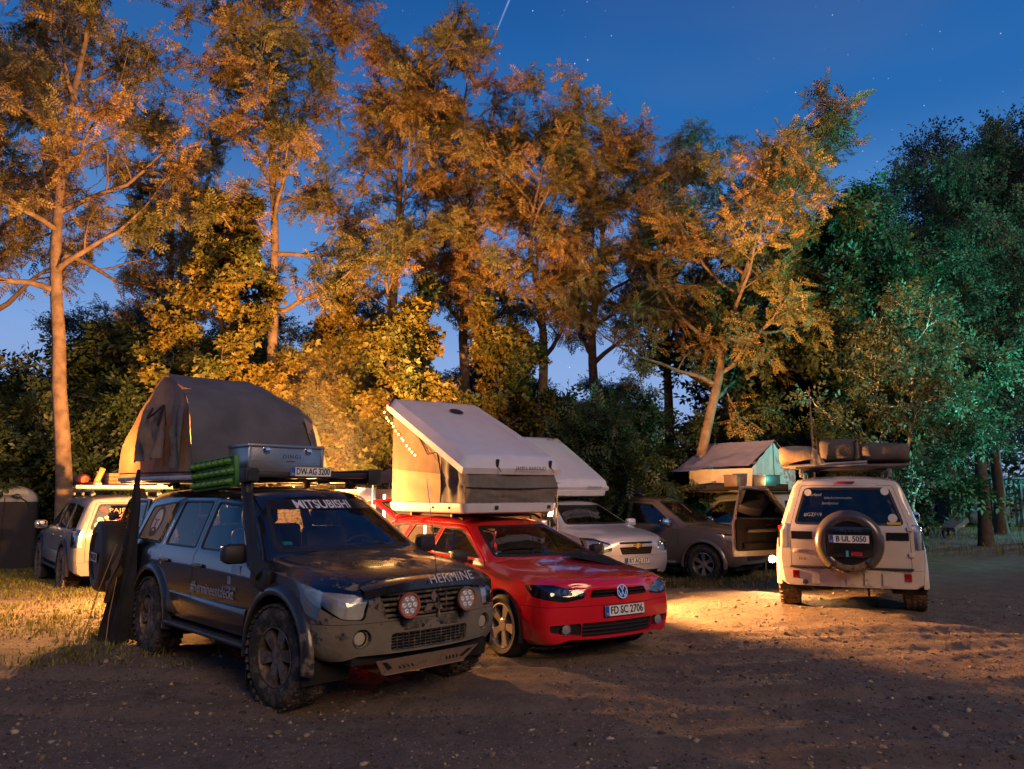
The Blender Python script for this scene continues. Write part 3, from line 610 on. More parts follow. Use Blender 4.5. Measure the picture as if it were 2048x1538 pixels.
def take(bm, faces, rim=0., push=0., keep=False):
    """lift faces out of the skin into a bmesh of their own; rim: folded edge depth; push: shift along the normal"""
    nb = bmesh.new(); mp = {}
    for f in faces:
        for v in f.verts:
            if v not in mp: mp[v] = nb.verts.new(v.co)
    nrm = {v: Vector() for v in mp}
    for f in faces:
        nb.faces.new([mp[v] for v in f.verts])
        for v in f.verts: nrm[v] += f.normal * f.calc_area()
    if not keep: bmesh.ops.delete(bm, geom=list(faces), context='FACES')
    N_ = {mp[v]: (n.normalized() if n.length > 0 else Vector((0, 0, 1))) for v, n in nrm.items()}
    if push:
        for v, n in N_.items(): v.co += n * push
    if rim:
        ed = [e for e in nb.edges if e.is_boundary]; old = {e: [v for v in e.verts] for e in ed}
        r = bmesh.ops.extrude_edge_only(nb, edges=ed); nv = [g for g in r['geom'] if isinstance(g, bmesh.types.BMVert)]
        for v in nv:
            best = None
            for e in v.link_edges:
                o = e.other_vert(v)
                if o in N_ and (o.co - v.co).length < 1e-6: best = o
            if best is not None: v.co -= N_[best] * rim
    return nb
def bput(nb, name, m, parent, smooth=38):
    bmesh.ops.recalc_face_normals(nb, faces=list(nb.faces)) if False else None
    me = bpy.data.meshes.new(name); nb.to_mesh(me); nb.free(); return link(name, me, m, parent, smooth)
def side(sg): return lambda f: f.normal.y * sg > .22
def front(x0=-9, z0=-9, z1=9): return lambda f: f.normal.x > .12 and f.calc_center_median().x > x0 and z0 < f.calc_center_median().z < z1
def rear(x1=9): return lambda f: f.normal.x < -.12 and f.calc_center_median().x < x1
def bvh(bm):
    from mathutils.bvhtree import BVHTree
    return BVHTree.FromBMesh(bm)

# ---- lettering from the built-in font, as flat or skin-hugging mesh
_fc = {}
def glyphs(text, size, bold=0.0, ext=.0015, sx=1.0, shear=0.0, spacing=1.0):
    key = (text, size, bold, ext, sx, shear, spacing)
    if key not in _fc:
        cu = bpy.data.curves.new('lettering', 'FONT'); cu.body = text; cu.size = size; cu.align_x = 'CENTER'; cu.align_y = 'CENTER'; cu.extrude = ext; cu.offset = bold; cu.shear = shear; cu.space_character = spacing; cu.resolution_u = 3
        o = bpy.data.objects.new('lettering', cu); COL.objects.link(o); dg = bpy.context.evaluated_depsgraph_get(); me = bpy.data.meshes.new_from_object(o.evaluated_get(dg))
        bpy.data.objects.remove(o); bpy.data.curves.remove(cu)
        for v in me.vertices: v.co.x *= sx
        _fc[key] = me
    return _fc[key].copy()
def basis(u, v, w, o): return Matrix(((u[0], v[0], w[0], o[0]), (u[1], v[1], w[1], o[1]), (u[2], v[2], w[2], o[2]), (0, 0, 0, 1)))
def letter(text, size, m, parent, u, v, o, name='lettering', **kw):
    u = Vector(u).normalized(); v = Vector(v); v = (v - u * v.dot(u)).normalized(); w = u.cross(v)
    me = glyphs(text, size, **kw); me.transform(basis(u, v, w, Vector(o))); return link(name, me, m, parent)
def hug(text, size, m, parent, tree, u, v, o, d, name='lettering', off=.004, **kw):
    """lettering projected along d onto the body skin"""
    u = Vector(u).normalized(); v = Vector(v).normalized(); d = Vector(d).normalized(); me = glyphs(text, size, ext=0.0, **kw)
    bm = bmesh.new(); bm.from_mesh(me); bmesh.ops.triangulate(bm, faces=list(bm.faces)); bmesh.ops.subdivide_edges(bm, edges=[e for e in bm.edges if e.calc_length() > .03], cuts=2); bmesh.ops.triangulate(bm, faces=list(bm.faces))
    for q in bm.verts:
        p = Vector(o) + u * q.co.x + v * q.co.y; h = tree.ray_cast(p - d * .6, d)
        q.co = (h[0] - d * off) if h[0] else p
    bm.to_mesh(me); bm.free(); return link(name, me, m, parent)

# ---- wheels
RUB = mat('tyre_rubber', (.022, .020, .019), .85, bump=.3, bscale=60, mud=((.10, .08, .055), .54, (0, 0, 0, .02), 14))
RUBC = mat('clean_tyre', (.016, .016, .017), .75, bump=.2, bscale=70)
RUBL = mat('dusty_tyre', (.030, .026, .022), .9, bump=.4, bscale=50, mud=((.20, .15, .095), .42, (0, 0, 0, .02), 10))
RUBM = mat('muddy_tyre', (.024, .021, .018), .9, bump=.5, bscale=50, mud=((.105, .082, .056), .50, (0, 0, 0, .02), 9))
ALLOY = mat('silver_alloy', (.46, .45, .45), .32, .85)
ALLOYM = mat('muddy_alloy', (.16, .13, .115), .5, .4, mud=((.085, .062, .046), .46, (0, 0, 0, 0), 9))
DARKW = mat('dark_well', (.010, .010, .011), .9)
CHR = mat('chrome', (.72, .72, .74), .10, 1.0, var=.05)
BLKT = mat('black_trim', (.017, .017, .018), .55, bump=.15, bscale=120)
RED_L = mat('red_lens', (.28, .010, .012), .12, coat=.6)
CLR_L = glass('clear_lens', (.90, .92, .92), .6, .04)
REFL = mat('lamp_reflector', (.74, .74, .76), .35, .45, bump=.12, bscale=60)
def wheel_proto(name, r, w, rr, nsp, tyre, rim, at=True, dual=False, spoke=.32):
    """returns an Empty (axis along Y, outer side -Y) with tyre, rim; unparented, used as a copy source"""
    root = empty(name); m = MB(); h = w / 2
    m.lathe([(rr - .005, -h * .80), (rr + .02, -h * .92), (r * .5 + rr * .5, -h * 1.0), (r - .05, -h * .96), (r - .012, -h * .80), (r, -h * .62), (r, h * .62), (r - .012, h * .80), (r - .05, h * .96), (r * .5 + rr * .5, h), (rr - .005, h * .8)], n=48)
    if at:
        nb = 38
        for k in range(nb):
            a0 = 2 * math.pi * k / nb
            for yy, ww, off in ((-h * .72, h * .42, 0), (-h * .25, h * .34, .5), (h * .22, h * .34, 0), (h * .7, h * .42, .5)):
                a = a0 + off * 2 * math.pi / nb; rot = Matrix.Rotation(-a, 3, 'Y') @ Matrix.Rotation(.3 if yy * (1 if off else -1) > 0 else -.3, 3, 'X')
                m.box(Vector((math.cos(a), 0, math.sin(a))) * (r + .001) + Vector((0, yy, 0)), (.018, ww, .044), rot)
    else:
        for yy in (-.55, -.2, .2, .55): m.lathe([(r + .003, h * (yy - .13)), (r + .003, h * (yy + .13)), (r - .004, h * (yy + .13)), (r - .004, h * (yy - .13))], n=48, closed=True)
    m.build('tyre', tyre, root, 40)
    m = MB(); yo = -h * .62
    m.lathe([(rr, -h * .86), (rr - .012, -h * .88), (rr - .022, yo + .01), (rr - .04, h * .1), (rr - .04, h * .7)], n=40)
    m.lathe([(.001, yo - .012), (.055, yo - .012), (.075, yo), (.085, yo + .05)], n=24)
    for k in range(nsp):
        for da in ((-.13, .13) if dual else (0,)):
            a = 2 * math.pi * k / nsp + .3; ca, sa = math.cos(a), math.sin(a); cb_, sb_ = math.cos(a + da), math.sin(a + da)
            wi = spoke * .085; wo = spoke * .15 * (.5 if dual else 1)
            P = [(.05, yo, -wi, ca, sa), (.05, yo, wi, ca, sa), (rr - .015, yo - .012, wo, cb_, sb_), (rr - .015, yo - .012, -wo, cb_, sb_)]
            top = [Vector((q[0] * q[3] - q[2] * q[4], q[1] - .008, q[0] * q[4] + q[2] * q[3])) for q in P]; bot = [t + Vector((0, .045, 0)) for t in top]
            m.add(top + bot, [(0, 1, 2, 3), (7, 6, 5, 4), (0, 4, 5, 1), (1, 5, 6, 2), (2, 6, 7, 3), (3, 7, 4, 0)])
    m.build('rim', rim, root, 30)
    d = MB(); d.lathe([(.001, h * .05), (rr - .05, h * .05)], n=24); d.build('brake_disc', mat('brake_disc', (.06, .055, .05), .5, .6), root, 30)
    return root
_used = set()
def put_wheel(proto, car, x, y, r, steer=0., roll=0., name='wheel', lz=None):
    w = proto if proto.name not in _used and proto.parent is None else copy_tree(proto)
    _used.add(proto.name); w.name = name
    w.parent = car; w.location = (x, y, r if lz is None else lz); w.rotation_euler = (0, roll, (math.pi if y > 0 else 0) + steer); return w

def plate(parent, text, o, u, v, w=.52, h=.11, name='number_plate', dim=1.0):
    """German-style plate: white, black border, blue band, black characters"""
    u = Vector(u).normalized(); v = Vector(v).normalized(); n = u.cross(v); M = Matrix((u, v, n)).transposed(); o = Vector(o)
    WH = mat('plate_white', (.72, .72, .70), .45, var=.06); BK = mat('plate_black', (.012, .012, .012), .5); BL = mat('plate_blue', (.01, .07, .42), .45)
    p = MB(); p.box(o, (w, h, .008), M, .003); pl = p.build(name, BK, parent)
    p = MB(); p.box(o + n * .0045, (w - .012, h - .012, .002), M); p.build('plate_face', WH, pl)
    p = MB(); p.box(o + n * .006 - u * (w / 2 - .03), (.044, h - .014, .002), M); p.build('country_band', BL, pl)
    letter('D', .03, WH, pl, u, v, o + n * .0085 - u * (w / 2 - .03) - v * h * .25)
    g_ = glyphs(text, h * .92, bold=.0016); wd = max(q.co.x for q in g_.vertices) - min(q.co.x for q in g_.vertices); letter(text, h * .92, BK, pl, u, v, o + n * .007 + u * .022, sx=min(.85, (w - .085) / wd), bold=.0016)
    m = MB(); m.lathe([(.001, 0), (.013, 0)], axis='Z', n=12); m.v = [tuple(o + n * .0082 + M @ Vector(q) + u * (-.055 * w / .52) - v * .012) for q in m.v]; m.build('seal', mat('plate_seal', (.35, .36, .38), .4), pl)
    return pl
def seat(parent, x, y, z, m, w=.5):
    s = MB(); s.box((x + .12, y, z + .10), (.5, w, .16), None, .05); s.box((x - .15, y, z + .42), (.15, w, .62), Matrix.Rotation(-.22, 3, 'Y'), .06); so = s.build('seat', m, parent)
    h = MB(); h.box((x - .235, y, z + .83), (.10, w * .56, .20), Matrix.Rotation(-.15, 3, 'Y'), .045); h.tube([(x - .21, y - .05, z + .6), (x - .22, y - .05, z + .8)], .008, 6); h.tube([(x - .21, y + .05, z + .6), (x - .22, y + .05, z + .8)], .008, 6); h.build('headrest', m, so)
    return so
def mirror(parent, x, y, z, sg, m, s=1.0):
    a = MB(); a.box((x + .01, y + sg * .12 * s, z), (.13 * s, .21 * s, .17 * s), Matrix.Rotation(sg * .12, 3, 'Z'), .05 * s); o = a.build('wing_mirror', m, parent)
    b = MB(); b.box((x + .02, y + sg * .01, z - .06), (.08, .10, .035), None, .012); b.build('mirror_foot', BLKT, o)
    g = MB(); g.box((x - .058 * s, y + sg * .125 * s, z), (.006, .165 * s, .125 * s), Matrix.Rotation(sg * .12, 3, 'Z'), .002); g.build('mirror_glass', mat('mirror_glass', (.55, .58, .6), .03, 1.0), o)
    return o
def arc_flare(parent, cx, cz, r, y0, sg, m, a0=-8, a1=188, wdt=.075, out=.05, name='wheel_arch_flare'):
    P = []
    for k in range(25):
        a = R(a0 + (a1 - a0) * k / 24); row = []
        for dr, dy in ((-.012, -.05), (-.012, out * .8), (.004, out), (wdt * .55, out * .92), (wdt, .004), (wdt + .004, -.02)):
            row.append((cx + (r + dr) * math.cos(a), sg * (y0 + dy), cz + (r + dr) * math.sin(a)))
        P.append(row)
    g = MB(); g.grid(P); return g.build(name, m, parent, 50)
def wheel_house(parent, cx, cz, r, y0, y1, sg):
    P = [[(cx + r * math.cos(R(a)), sg * y, cz + r * math.sin(R(a))) for y in (y0, y1)] for a in range(-20, 201, 20)]
    g = MB(); g.grid(P); g.add([(cx + r * math.cos(R(a)), sg * y0, cz + r * math.sin(R(a))) for a in range(-20, 201, 20)], [tuple(range(12))]); return g.build('wheel_housing', DARKW, parent, 60)
def wiper(parent, p0, p1, p2):
    g = MB(); g.tube([p0, p1], .009, 6); g.tube([Vector(p1) + (Vector(p2) - Vector(p1)) * -1, p2], .007, 6); return g.build('wiper', BLKT, parent)
# ------------------------------------------------------------------ lamps
BLK = mat('black_plastic', (.02, .02, .02), .5)
def lamp_on(parent, name, kind, loc, power, col, radius=.06, aim=None, cone=None, blend=.5):
    d = bpy.data.lights.new(name, kind); d.energy = power; d.color = col; d.shadow_soft_size = radius
    o = bpy.data.objects.new(name, d); COL.objects.link(o); o.parent = parent; o.location = loc
    if kind == 'SPOT': d.spot_size = R(cone); d.spot_blend = blend
    if aim: o.rotation_euler = (Vector(aim) - (Vector(loc) + Vector(parent.location if parent else (0, 0, 0)))).to_track_quat('-Z', 'Y').to_euler()
    return o
WARM = (1.0, .43, .115)
def stand_lamp(name, label, base, h, power, col, es, aim=None, kind='POINT', cone=150, blend=.6):
    z = gh1(*base); t = thing(name, label, 'lamp', (base[0], base[1], z))
    m = MB(); m.tube([(0, 0, .25), (0, 0, h - .10)], .016, 8); m.build('pole', BLK, t)
    for k in range(3):
        a = 2.1 * k + .4; l = MB(); l.tube([(0, 0, .45), (.34 * math.cos(a), .34 * math.sin(a), 0)], .012, 6); l.build('leg', BLK, t)
    fd = (Vector(aim) - Vector((base[0], base[1], z + h))).normalized() if aim else Vector((0, -1, 0))
    M = fd.to_track_quat('Y', 'Z').to_matrix()
    hb = MB(); hb.box((0, 0, h), (.24, .08, .17), M, .015); hb.build('housing', BLK, t)
    g = MB(); g.box(Vector((0, 0, h)) + fd * .043, (.20, .006, .13), M); g.build('diffuser', emit('lamp_' + name + str(es), col, es), t)
    p = Vector((0, 0, h)) + fd * .14
    lamp_on(t, 'lamp_light', kind, p, power, col, .06, aim, cone, blend)
    return t
stand_lamp('flood_lamp', 'warm floodlight behind the dark off-roader, tilted up at the tallest locusts', (-2.45, 10.95), 1.50, 20000, WARM, 30, aim=(-7.5, 19, 10), kind='SPOT', cone=105)
stand_lamp('flood_lamp', 'warm floodlight behind the red estate, tilted up at the kinked locust', (.30, 12.7), 1.45, 19000, WARM, 30, aim=(2.2, 20, 9.5), kind='SPOT', cone=118)
stand_lamp('flood_lamp', 'warm camp floodlight facing the side of the hard-shell tent', (-2.75, 10.4), 1.35, 950, WARM, 30, aim=(-1.0, 9.9, 2.0))
stand_lamp('flood_lamp', 'warm floodlight on a tripod behind the open tailgate, facing the grass', (-5.55, 11.7), 1.62, 1700, WARM, 30, aim=(-8, 11.5, .6))
stand_lamp('flood_lamp', 'warm work lamp behind the red estate, turned towards the white off-roader', (.55, 11.9), 1.35, 6000, (1, .40, .11), 30, aim=(5.6, 9.9, .2), kind='SPOT', cone=76)
stand_lamp('flood_lamp', 'teal floodlight on a tall tripod beyond the picture edge', (18.0, 13.0), 3.2, 13500, (.11, .90, .68), 30, aim=(10.4, 21, 7.6), kind='SPOT', cone=92, blend=1.0)
stand_lamp('flood_lamp', 'blue-green floodlight past the end of the dark shed', (30.5, 35.0), 3.2, 6500, (.10, .75, .85), 30, aim=(24.5, 40, .6))
# ------------------------------------------------------------------ the three off-roaders share one shell
PST = [  # x, zb, wb, wm, zm, ws, zs, wr, zr, zc, bulge, rake
 (2.13, .46, .66, .72, .62, .70, .84, .58, .915, .935, .085, 0), (2.06, .43, .76, .80, .63, .77, .89, .62, .965, .99, .085, 0), (1.94, .42, .83, .865, .64, .83, .93, .66, 1.005, 1.035, .06, 0),
 (1.72, .42, .865, .895, .66, .865, .975, .70, 1.045, 1.08, .03, 0), (1.36, .42, .875, .90, .68, .88, 1.02, .725, 1.085, 1.12, .03, 0), (1.02, .42, .875, .90, .70, .885, 1.05, .785, 1.115, 1.155, .10, 0),
 (.28, .42, .875, .90, .70, .888, 1.06, .575, 1.675, 1.735, .10, 0), (.02, .42, .875, .90, .70, .89, 1.06, .60, 1.715, 1.775, .05, 0), (-.55, .42, .875, .90, .70, .89, 1.06, .62, 1.74, 1.80, 0, 0), (-1.35, .42, .875, .90, .70, .885, 1.06, .62, 1.735, 1.795, 0, 0),
 (-1.95, .40, .87, .895, .70, .88, 1.06, .61, 1.715, 1.77, -.03, 0), (-2.24, .36, .84, .87, .70, .855, 1.06, .60, 1.69, 1.735, -.04, .08), (-2.32, .36, .80, .835, .70, .82, 1.06, .565, 1.655, 1.685, -.045, .14)]
def diamonds(parent, o, u, v, s, m, name='emblem'):
    u = Vector(u).normalized(); v = Vector(v).normalized(); n = u.cross(v); g = MB()
    for a in (90, 210, 330):
        d = Vector((math.cos(R(a)), math.sin(R(a)))); e = Vector((-d.y, d.x)); q = [d * .04, d * .5 + e * .29, d * 1.0, d * .5 - e * .29]
        g.prism([(p.x * s, p.y * s) for p in q], 0, .012, lambda x, y, z: Vector(o) + u * x + v * y + n * z)
    return g.build(name, m, parent, 20)
def rows_take(bm, k): return [f for f in bm.faces if f.material_index == k]
def settag(fs, k):
    for f in fs: f.material_index = k
def tagged(k): return lambda f: f.material_index == k
def panel(bm, poly, ax, cond, k, gap=.006, r=.0):
    """cut a panel with an open shut line: tag k panel, faces of the gap deleted"""
    p = rounded(poly, r) if r else poly
    settag(cut(bm, p, ax, cond), 90); settag(cut(bm, rounded(inset(poly, gap), max(r - gap, .004)) if r else inset(poly, gap), ax, tagged(90)), k)
    bmesh.ops.delete(bm, geom=rows_take(bm, 90), context='FACES')
def window(bm, poly, ax, cond, kr, kg, r=.05, fr=.022):
    p = rounded(poly, r); settag(cut(bm, p, ax, cond), kr); settag(cut(bm, rounded(inset(poly, fr), max(r - fr, .02)), ax, tagged(kr)), kg)

def off_roader(kind, loc, rz, label, cat='car'):
    car = thing('off_road_car', label, cat, loc, rz)
    mudc = (.150, .130, .098)
    if kind == 'dark':
        paint = mat('navy_muddy_paint', (.008, .010, .018), .22, coat=.8, var=.1, mud=(mudc, .73, (.28, 0, -.35, 0.0), 11))
        low = mat('navy_muddy_bumper', (.010, .012, .02), .3, coat=.5, mud=(mudc, .69, (.26, 0, -.30, 0.0), 9), bump=.3, bscale=30)
        hood = mat('dusty_navy_bonnet', (.020, .019, .020), .26, coat=.35, var=.3, mud=((.040, .034, .029), .47, (-.10, 0, .45, -.34), 2.6))
        wg = glass('clear_window', (.78, .80, .80), .3, .02, .05); wg2 = glass('smoked_window', (.08, .08, .085), .08, .02, .05)
        wp = wheel_proto('wheel', .392, .27, .232, 6, RUBM, ALLOYM, True, False, .36)
    elif kind == 'white':
        paint = mat('white_paint', (.52, .47, .40), .25, coat=.7, var=.05, mud=((.30, .23, .15), .70, (-.12, 0, -.30, -.03), 9)); low = paint; hood = paint
        wg = wg2 = glass('smoked_window', (.08, .08, .085), .08, .02, .05)
        wp = wheel_proto('wheel', .392, .275, .225, 6, RUBL, ALLOY, True)
    else:
        paint = mat('muddy_white_paint', (.25, .235, .215), .3, coat=.5, var=.08, mud=((.22, .17, .11), .64, (0, 0, -.35, .12), 7)); low = paint; hood = paint
        wg = wg2 = glass('smoked_window', (.08, .08, .085), .08, .02, .05)
        wp = wheel_proto('wheel', .400, .29, .215, 6, RUBL, ALLOYM, True)
    bm = shell(PST, 4, (5, 6)); T = bvh(bm)
    def sx(y, z, x0=3.): h = T.ray_cast(Vector((x0, y, z)), Vector((-1, 0, 0) if x0 > 0 else (1, 0, 0))); return h[0].x if h[0] else (2.1 if x0 > 0 else -2.3)
    def sy(x, z, sg): h = T.ray_cast(Vector((x, sg * 2, z)), Vector((0, -sg, 0))); return h[0].y if h[0] else sg * .88
    RA = .475; wy = .79
    for sg in (1, -1):
        for cx in (1.39, -1.39):
            ap = circle(cx, .40, RA, 22, 0, 180); ap = ap + [(cx - RA, .30), (cx + RA, .30)]
            fs = cut(bm, ap, 'S', lambda f, s=sg: f.calc_center_median().y * s > .45 and abs(f.normal.z) < .95 or f.calc_center_median().z < .5 and f.calc_center_median().y * s > .3)
            bmesh.ops.delete(bm, geom=fs, context='FACES')
        hi = lambda f, s=sg: f.normal.y * s > .2 and f.calc_center_median().z > 1.02 and f.calc_center_median().x < 1.02
        window(bm, [(.80, 1.135), (-.27, 1.135), (-.27, 1.635), (.22, 1.60)], 'S', hi, 10, 11)
        window(bm, [(-.37, 1.135), (-1.17, 1.135), (-1.10, 1.635), (-.37, 1.64)], 'S', hi, 12, 13)
        window(bm, [(-1.30, 1.135), (-2.08, 1.16), (-1.98, 1.56), (-1.23, 1.63)], 'S', hi, 14, 15)
        body = lambda f, s=sg: f.material_index == 0 and f.normal.y * s > .15
        panel(bm, [(.95, .50), (.985, 1.09), (.24, 1.655), (-.315, 1.675), (-.315, .50)], 'S', body, 20 if sg > 0 else 21, r=.03)
        panel(bm, [(-.325, .50), (-.325, 1.675), (-1.155, 1.67), (-1.24, 1.08), (-.92, .50)], 'S', body, 22 if sg > 0 else 23, r=.03)
        U = Vector((-.574, sg * .819, 0)); hc = lambda f, s=sg: f.material_index == 0 and (f.normal.x > .1 or f.normal.y * s > .2) and f.calc_center_median().y * s > .2 and f.calc_center_median().x > 1.5
        settag(cut(bm, [(u - 1.148, v) for u, v in rounded([(.385, .715), (.56, .735), (.80, .855), (.885, .975), (.60, .955), (.345, .905)], .03)], (U, Vector((0, 0, 1))), hc), 30 if sg > 0 else 31)
        U2 = Vector((.574, sg * .819, 0)); tc_ = lambda f, s=sg: f.material_index == 0 and (f.normal.x < -.1 or f.normal.y * s > .2) and f.calc_center_median().y * s > .4 and f.calc_center_median().x < -1.7
        settag(cut(bm, [(u - 1.3, v) for u, v in [(.585, .84), (.87, .84), (.885, 1.15), (.585, 1.15)]], (U2, Vector((0, 0, 1))), tc_), 32 if sg > 0 else 33)
    ws = lambda f: f.normal.x > .15 and .2 < f.calc_center_median().x < 1.2 and f.calc_center_median().z > 1.13
    window(bm, [(-.72, 1.165), (.72, 1.165), (.525, 1.655), (-.525, 1.655)], 'F', ws, 16, 17, .06, .03)
    rw = lambda f: f.normal.x < -.3 and f.calc_center_median().x < -1.9 and f.material_index == 0
    window(bm, [(-.665, 1.14), (.665, 1.14), (.515, 1.625), (-.515, 1.625)], 'F', rw, 18, 19, .07, .03)
    panel(bm, [(-.715, .60), (.715, .60), (.715, 1.10), (.555, 1.655), (-.555, 1.655), (-.715, 1.10)], 'F', rw, 24, r=.04)
    # bonnet: panel on top, seen from above
    up = lambda f: f.material_index == 0 and f.normal.z > .5 and f.calc_center_median().x > .95
    panel(bm, [(2.07, -.60), (2.07, .60), (1.07, .73), (1.07, -.73)], 'T', up, 25, r=.05)
    fr_ = lambda f: f.material_index == 0 and f.calc_center_median().x > 1.75
    settag(cut(bm, [(-.40, .715), (.40, .715), (.47, .905), (-.47, .905)], 'F', front(1.95)), 34)
    settag(cut(bm, rounded([(-.37, .475), (.37, .475), (.37, .605), (-.37, .605)], .03), 'F', front(1.9, .3, .7)), 35)
    for sg in (1, -1): settag(cut(bm, circle(sg * .60, .585, .072, 18), 'F', front(1.8, .4, .75)), 36 if sg > 0 else 37)
    panel(bm, [(1.80, .30), (2.5, .30), (2.5, .698), (1.80, .698)], 'S', fr_, 26, .004)
    panel(bm, [(-1.88, .30), (-2.6, .30), (-2.6, .585), (-1.88, .585)], 'S', lambda f: f.material_index == 0 and f.calc_center_median().x < -1.8, 27, .004)
    # --- lift the panels out
    doors = {}
    for k, nm in ((20, 'door'), (21, 'door'), (22, 'door'), (23, 'door')): doors[k] = bput(take(bm, rows_take(bm, k), .03), nm, paint, car)
    for k in (10, 12, 14):
        for sg in (1, -1):
            fs = [f for f in rows_take(bm, k) if f.calc_center_median().y * sg > 0]; gs = [f for f in rows_take(bm, k + 1) if f.calc_center_median().y * sg > 0]
            par = {10: doors[20 if sg > 0 else 21], 12: doors[22 if sg > 0 else 23]}.get(k, car)
            bput(take(bm, fs, .02, .003), 'window_frame', BLKT, par); bput(take(bm, gs, 0, -.006), 'window', wg if k == 10 and kind == 'dark' else wg2, par)
    bput(take(bm, rows_take(bm, 16), .02, .002), 'windscreen_frame', BLKT, car); bput(take(bm, rows_take(bm, 17), 0, -.004), 'windscreen', wg, car)
    tg = bput(take(bm, rows_take(bm, 24), .03), 'tailgate', paint, car)
    bput(take(bm, rows_take(bm, 18), .02, .003), 'window_frame', BLKT, tg); bput(take(bm, rows_take(bm, 19), 0, -.005), 'rear_window', wg2, tg)
    bput(take(bm, rows_take(bm, 25), .03), 'bonnet', hood, car)
    bput(take(bm, rows_take(bm, 34), .02, -.045), 'grille_back', DARKW, car)
    bput(take(bm, rows_take(bm, 35), .02, -.05), 'air_intake', DARKW, car)
    for k in (36, 37): bput(take(bm, rows_take(bm, k), 0, -.05), 'fog_lamp_recess', DARKW, car)
    bf = bput(take(bm, rows_take(bm, 26), .05), 'front_bumper', low, car); br = bput(take(bm, rows_take(bm, 27), .05), 'rear_bumper', paint, car)
    for k in (30, 31):
        sg = 1 if k == 30 else -1; fs = rows_take(bm, k); h = bput(take(bm, fs, .03, -.055, keep=True), 'headlight', REFL, car); bput(take(bm, fs, .0, .002), 'lens', CLR_L, h)
        for yy, xx, zz, rr_ in ((.50, 2.06, .80, .052), (.655, 2.005, .835, .062)):
            g = MB(); g.lathe([(rr_, .05), (rr_ * 1.05, .02), (rr_ * .8, .0), (rr_ * .45, .015), (.001, .03)], (xx - .035, sg * yy, zz), 'X', 20); g.build('reflector', CHR, h)
    for k in (32, 33):
        sg = 1 if k == 32 else -1; fs = rows_take(bm, k); h = bput(take(bm, fs, .03, -.02, keep=True), 'tail_light', REFL, car); bput(take(bm, fs, 0, .004), 'lens', CLR_L, h)
        for zz, mm in ((.90, RED_L), (1.00, CHR), (1.085, RED_L)):
            g = MB(); g.box((-2.10, sg * .835, zz), (.20, .06, .075), Matrix.Rotation(sg * .25, 3, 'Z'), .02); g.build('lamp_unit', mm, h)
    bput(bm, 'body', paint, car)
    # --- running gear
    for x in (1.39, -1.39):
        for sg in (1, -1):
            put_wheel(wp, car, x, sg * wy, .39, steer=(.10 if kind == 'dark' else 0) if x > 0 else 0, roll=random.random())
            arc_flare(car, x, .40, RA, .885, sg, mat('muddy_flare', (.02, .02, .024), .35, coat=.4, mud=(mudc, .62, (.10, 0, -.2, .02), 10)) if kind == 'dark' else (low if kind == 'white' else BLKT)); wheel_house(car, x, .40, RA - .006, .50, .90, sg)
    g = MB(); g.box((0, 0, .43), (4.2, 1.3, .08)); g.box((0, 0, .36), (3.6, .12, .10)); g.tube([(-1.39, -.7, .38), (-1.39, .7, .38)], .06, 8); g.tube([(1.39, -.7, .38), (1.39, .7, .38)], .05, 8); g.box((-1.9, .35, .36), (.5, .28, .16), None, .05); g.build('underbody', DARKW, car)
    STP = mat('side_step', (.03, .03, .032), .5, mud=((.17, .13, .085), .58, (0, 0, 0, 0), 8))
    for sg in (1, -1):
        g = MB(); g.box((0, sg * .86, .405), (1.80, .16, .045), None, .02); g.tube([(.88, sg * .9, .40), (-.88, sg * .9, .40)], .03, 8); g.build('side_step', STP, car)
        for x in ((.93, -1.87) if kind == 'dark' else (.93,)): g = MB(); g.box((x, sg * .78, .26), (.02, .26, .34), None, .004); g.build('mud_flap', BLKT, car)
        yb = .905
        g = MB(); g.box((0, sg * (yb + .004), .60), (1.76, .03, .20), None, .012); g.build('side_cladding', paint, car)
        for x in (-.18, -1.03): g = MB(); g.box((x, sy(x, .99, sg) + sg * .018, .985), (.21, .03, .035), None, .012); g.build('door_handle', paint if kind != 'dark' else mat('handle_black', (.02, .02, .02), .3, coat=.3), doors[(20 if x > -.5 else 22) + (0 if sg > 0 else 1)])
        mm = mirror(car if not (kind == 'white' and sg > 0) else doors[20], .80, sg * .86, 1.16, sg, BLKT if kind == 'dark' else paint, 1.08)
        g = MB(); g.tube([(.15, sg * .56, 1.80), (.05, sg * .56, 1.855), (-1.75, sg * .56, 1.87), (-1.95, sg * .56, 1.81)], .022, 8)
        for x in (.05, -.85, -1.75): g.box((x, sg * .56, 1.815), (.10, .05, .09), None, .015)
        g.build('roof_rail', BLKT if kind == 'dark' else mat('rail_grey', (.25, .25, .25), .4, .3), car)
    SEAT = mat('seat_leather', (.035, .037, .042), .6)
    for y in (.37, -.37): seat(car, .10, y, .62, SEAT)
    seat(car, -.85, 0, .62, SEAT, 1.2)
    g = MB(); g.box((.80, 0, 1.02), (.40, 1.45, .22), None, .07); g.build('dashboard', mat('dash', (.025, .026, .03), .7), car)
    g = MB(); g.lathe([(.185 + .014 * math.cos(t), .014 * math.sin(t)) for t in np.linspace(0, 2 * math.pi, 8, False)], (0, 0, 0), 'X', 24, True); g.box((0, 0, 0), (.02, .36, .04)); g.box((-.0, 0, -.08), (.02, .04, .2))
    g.v = [tuple(Matrix.Rotation(.5, 3, 'Y') @ Vector(p) + Vector((.52, .37, 1.10))) for p in g.v]; g.build('steering_wheel', BLKT, car)
    return car, T, doors, tg, sx, sy, paint, bf, br, wp

def body_lines(): pass
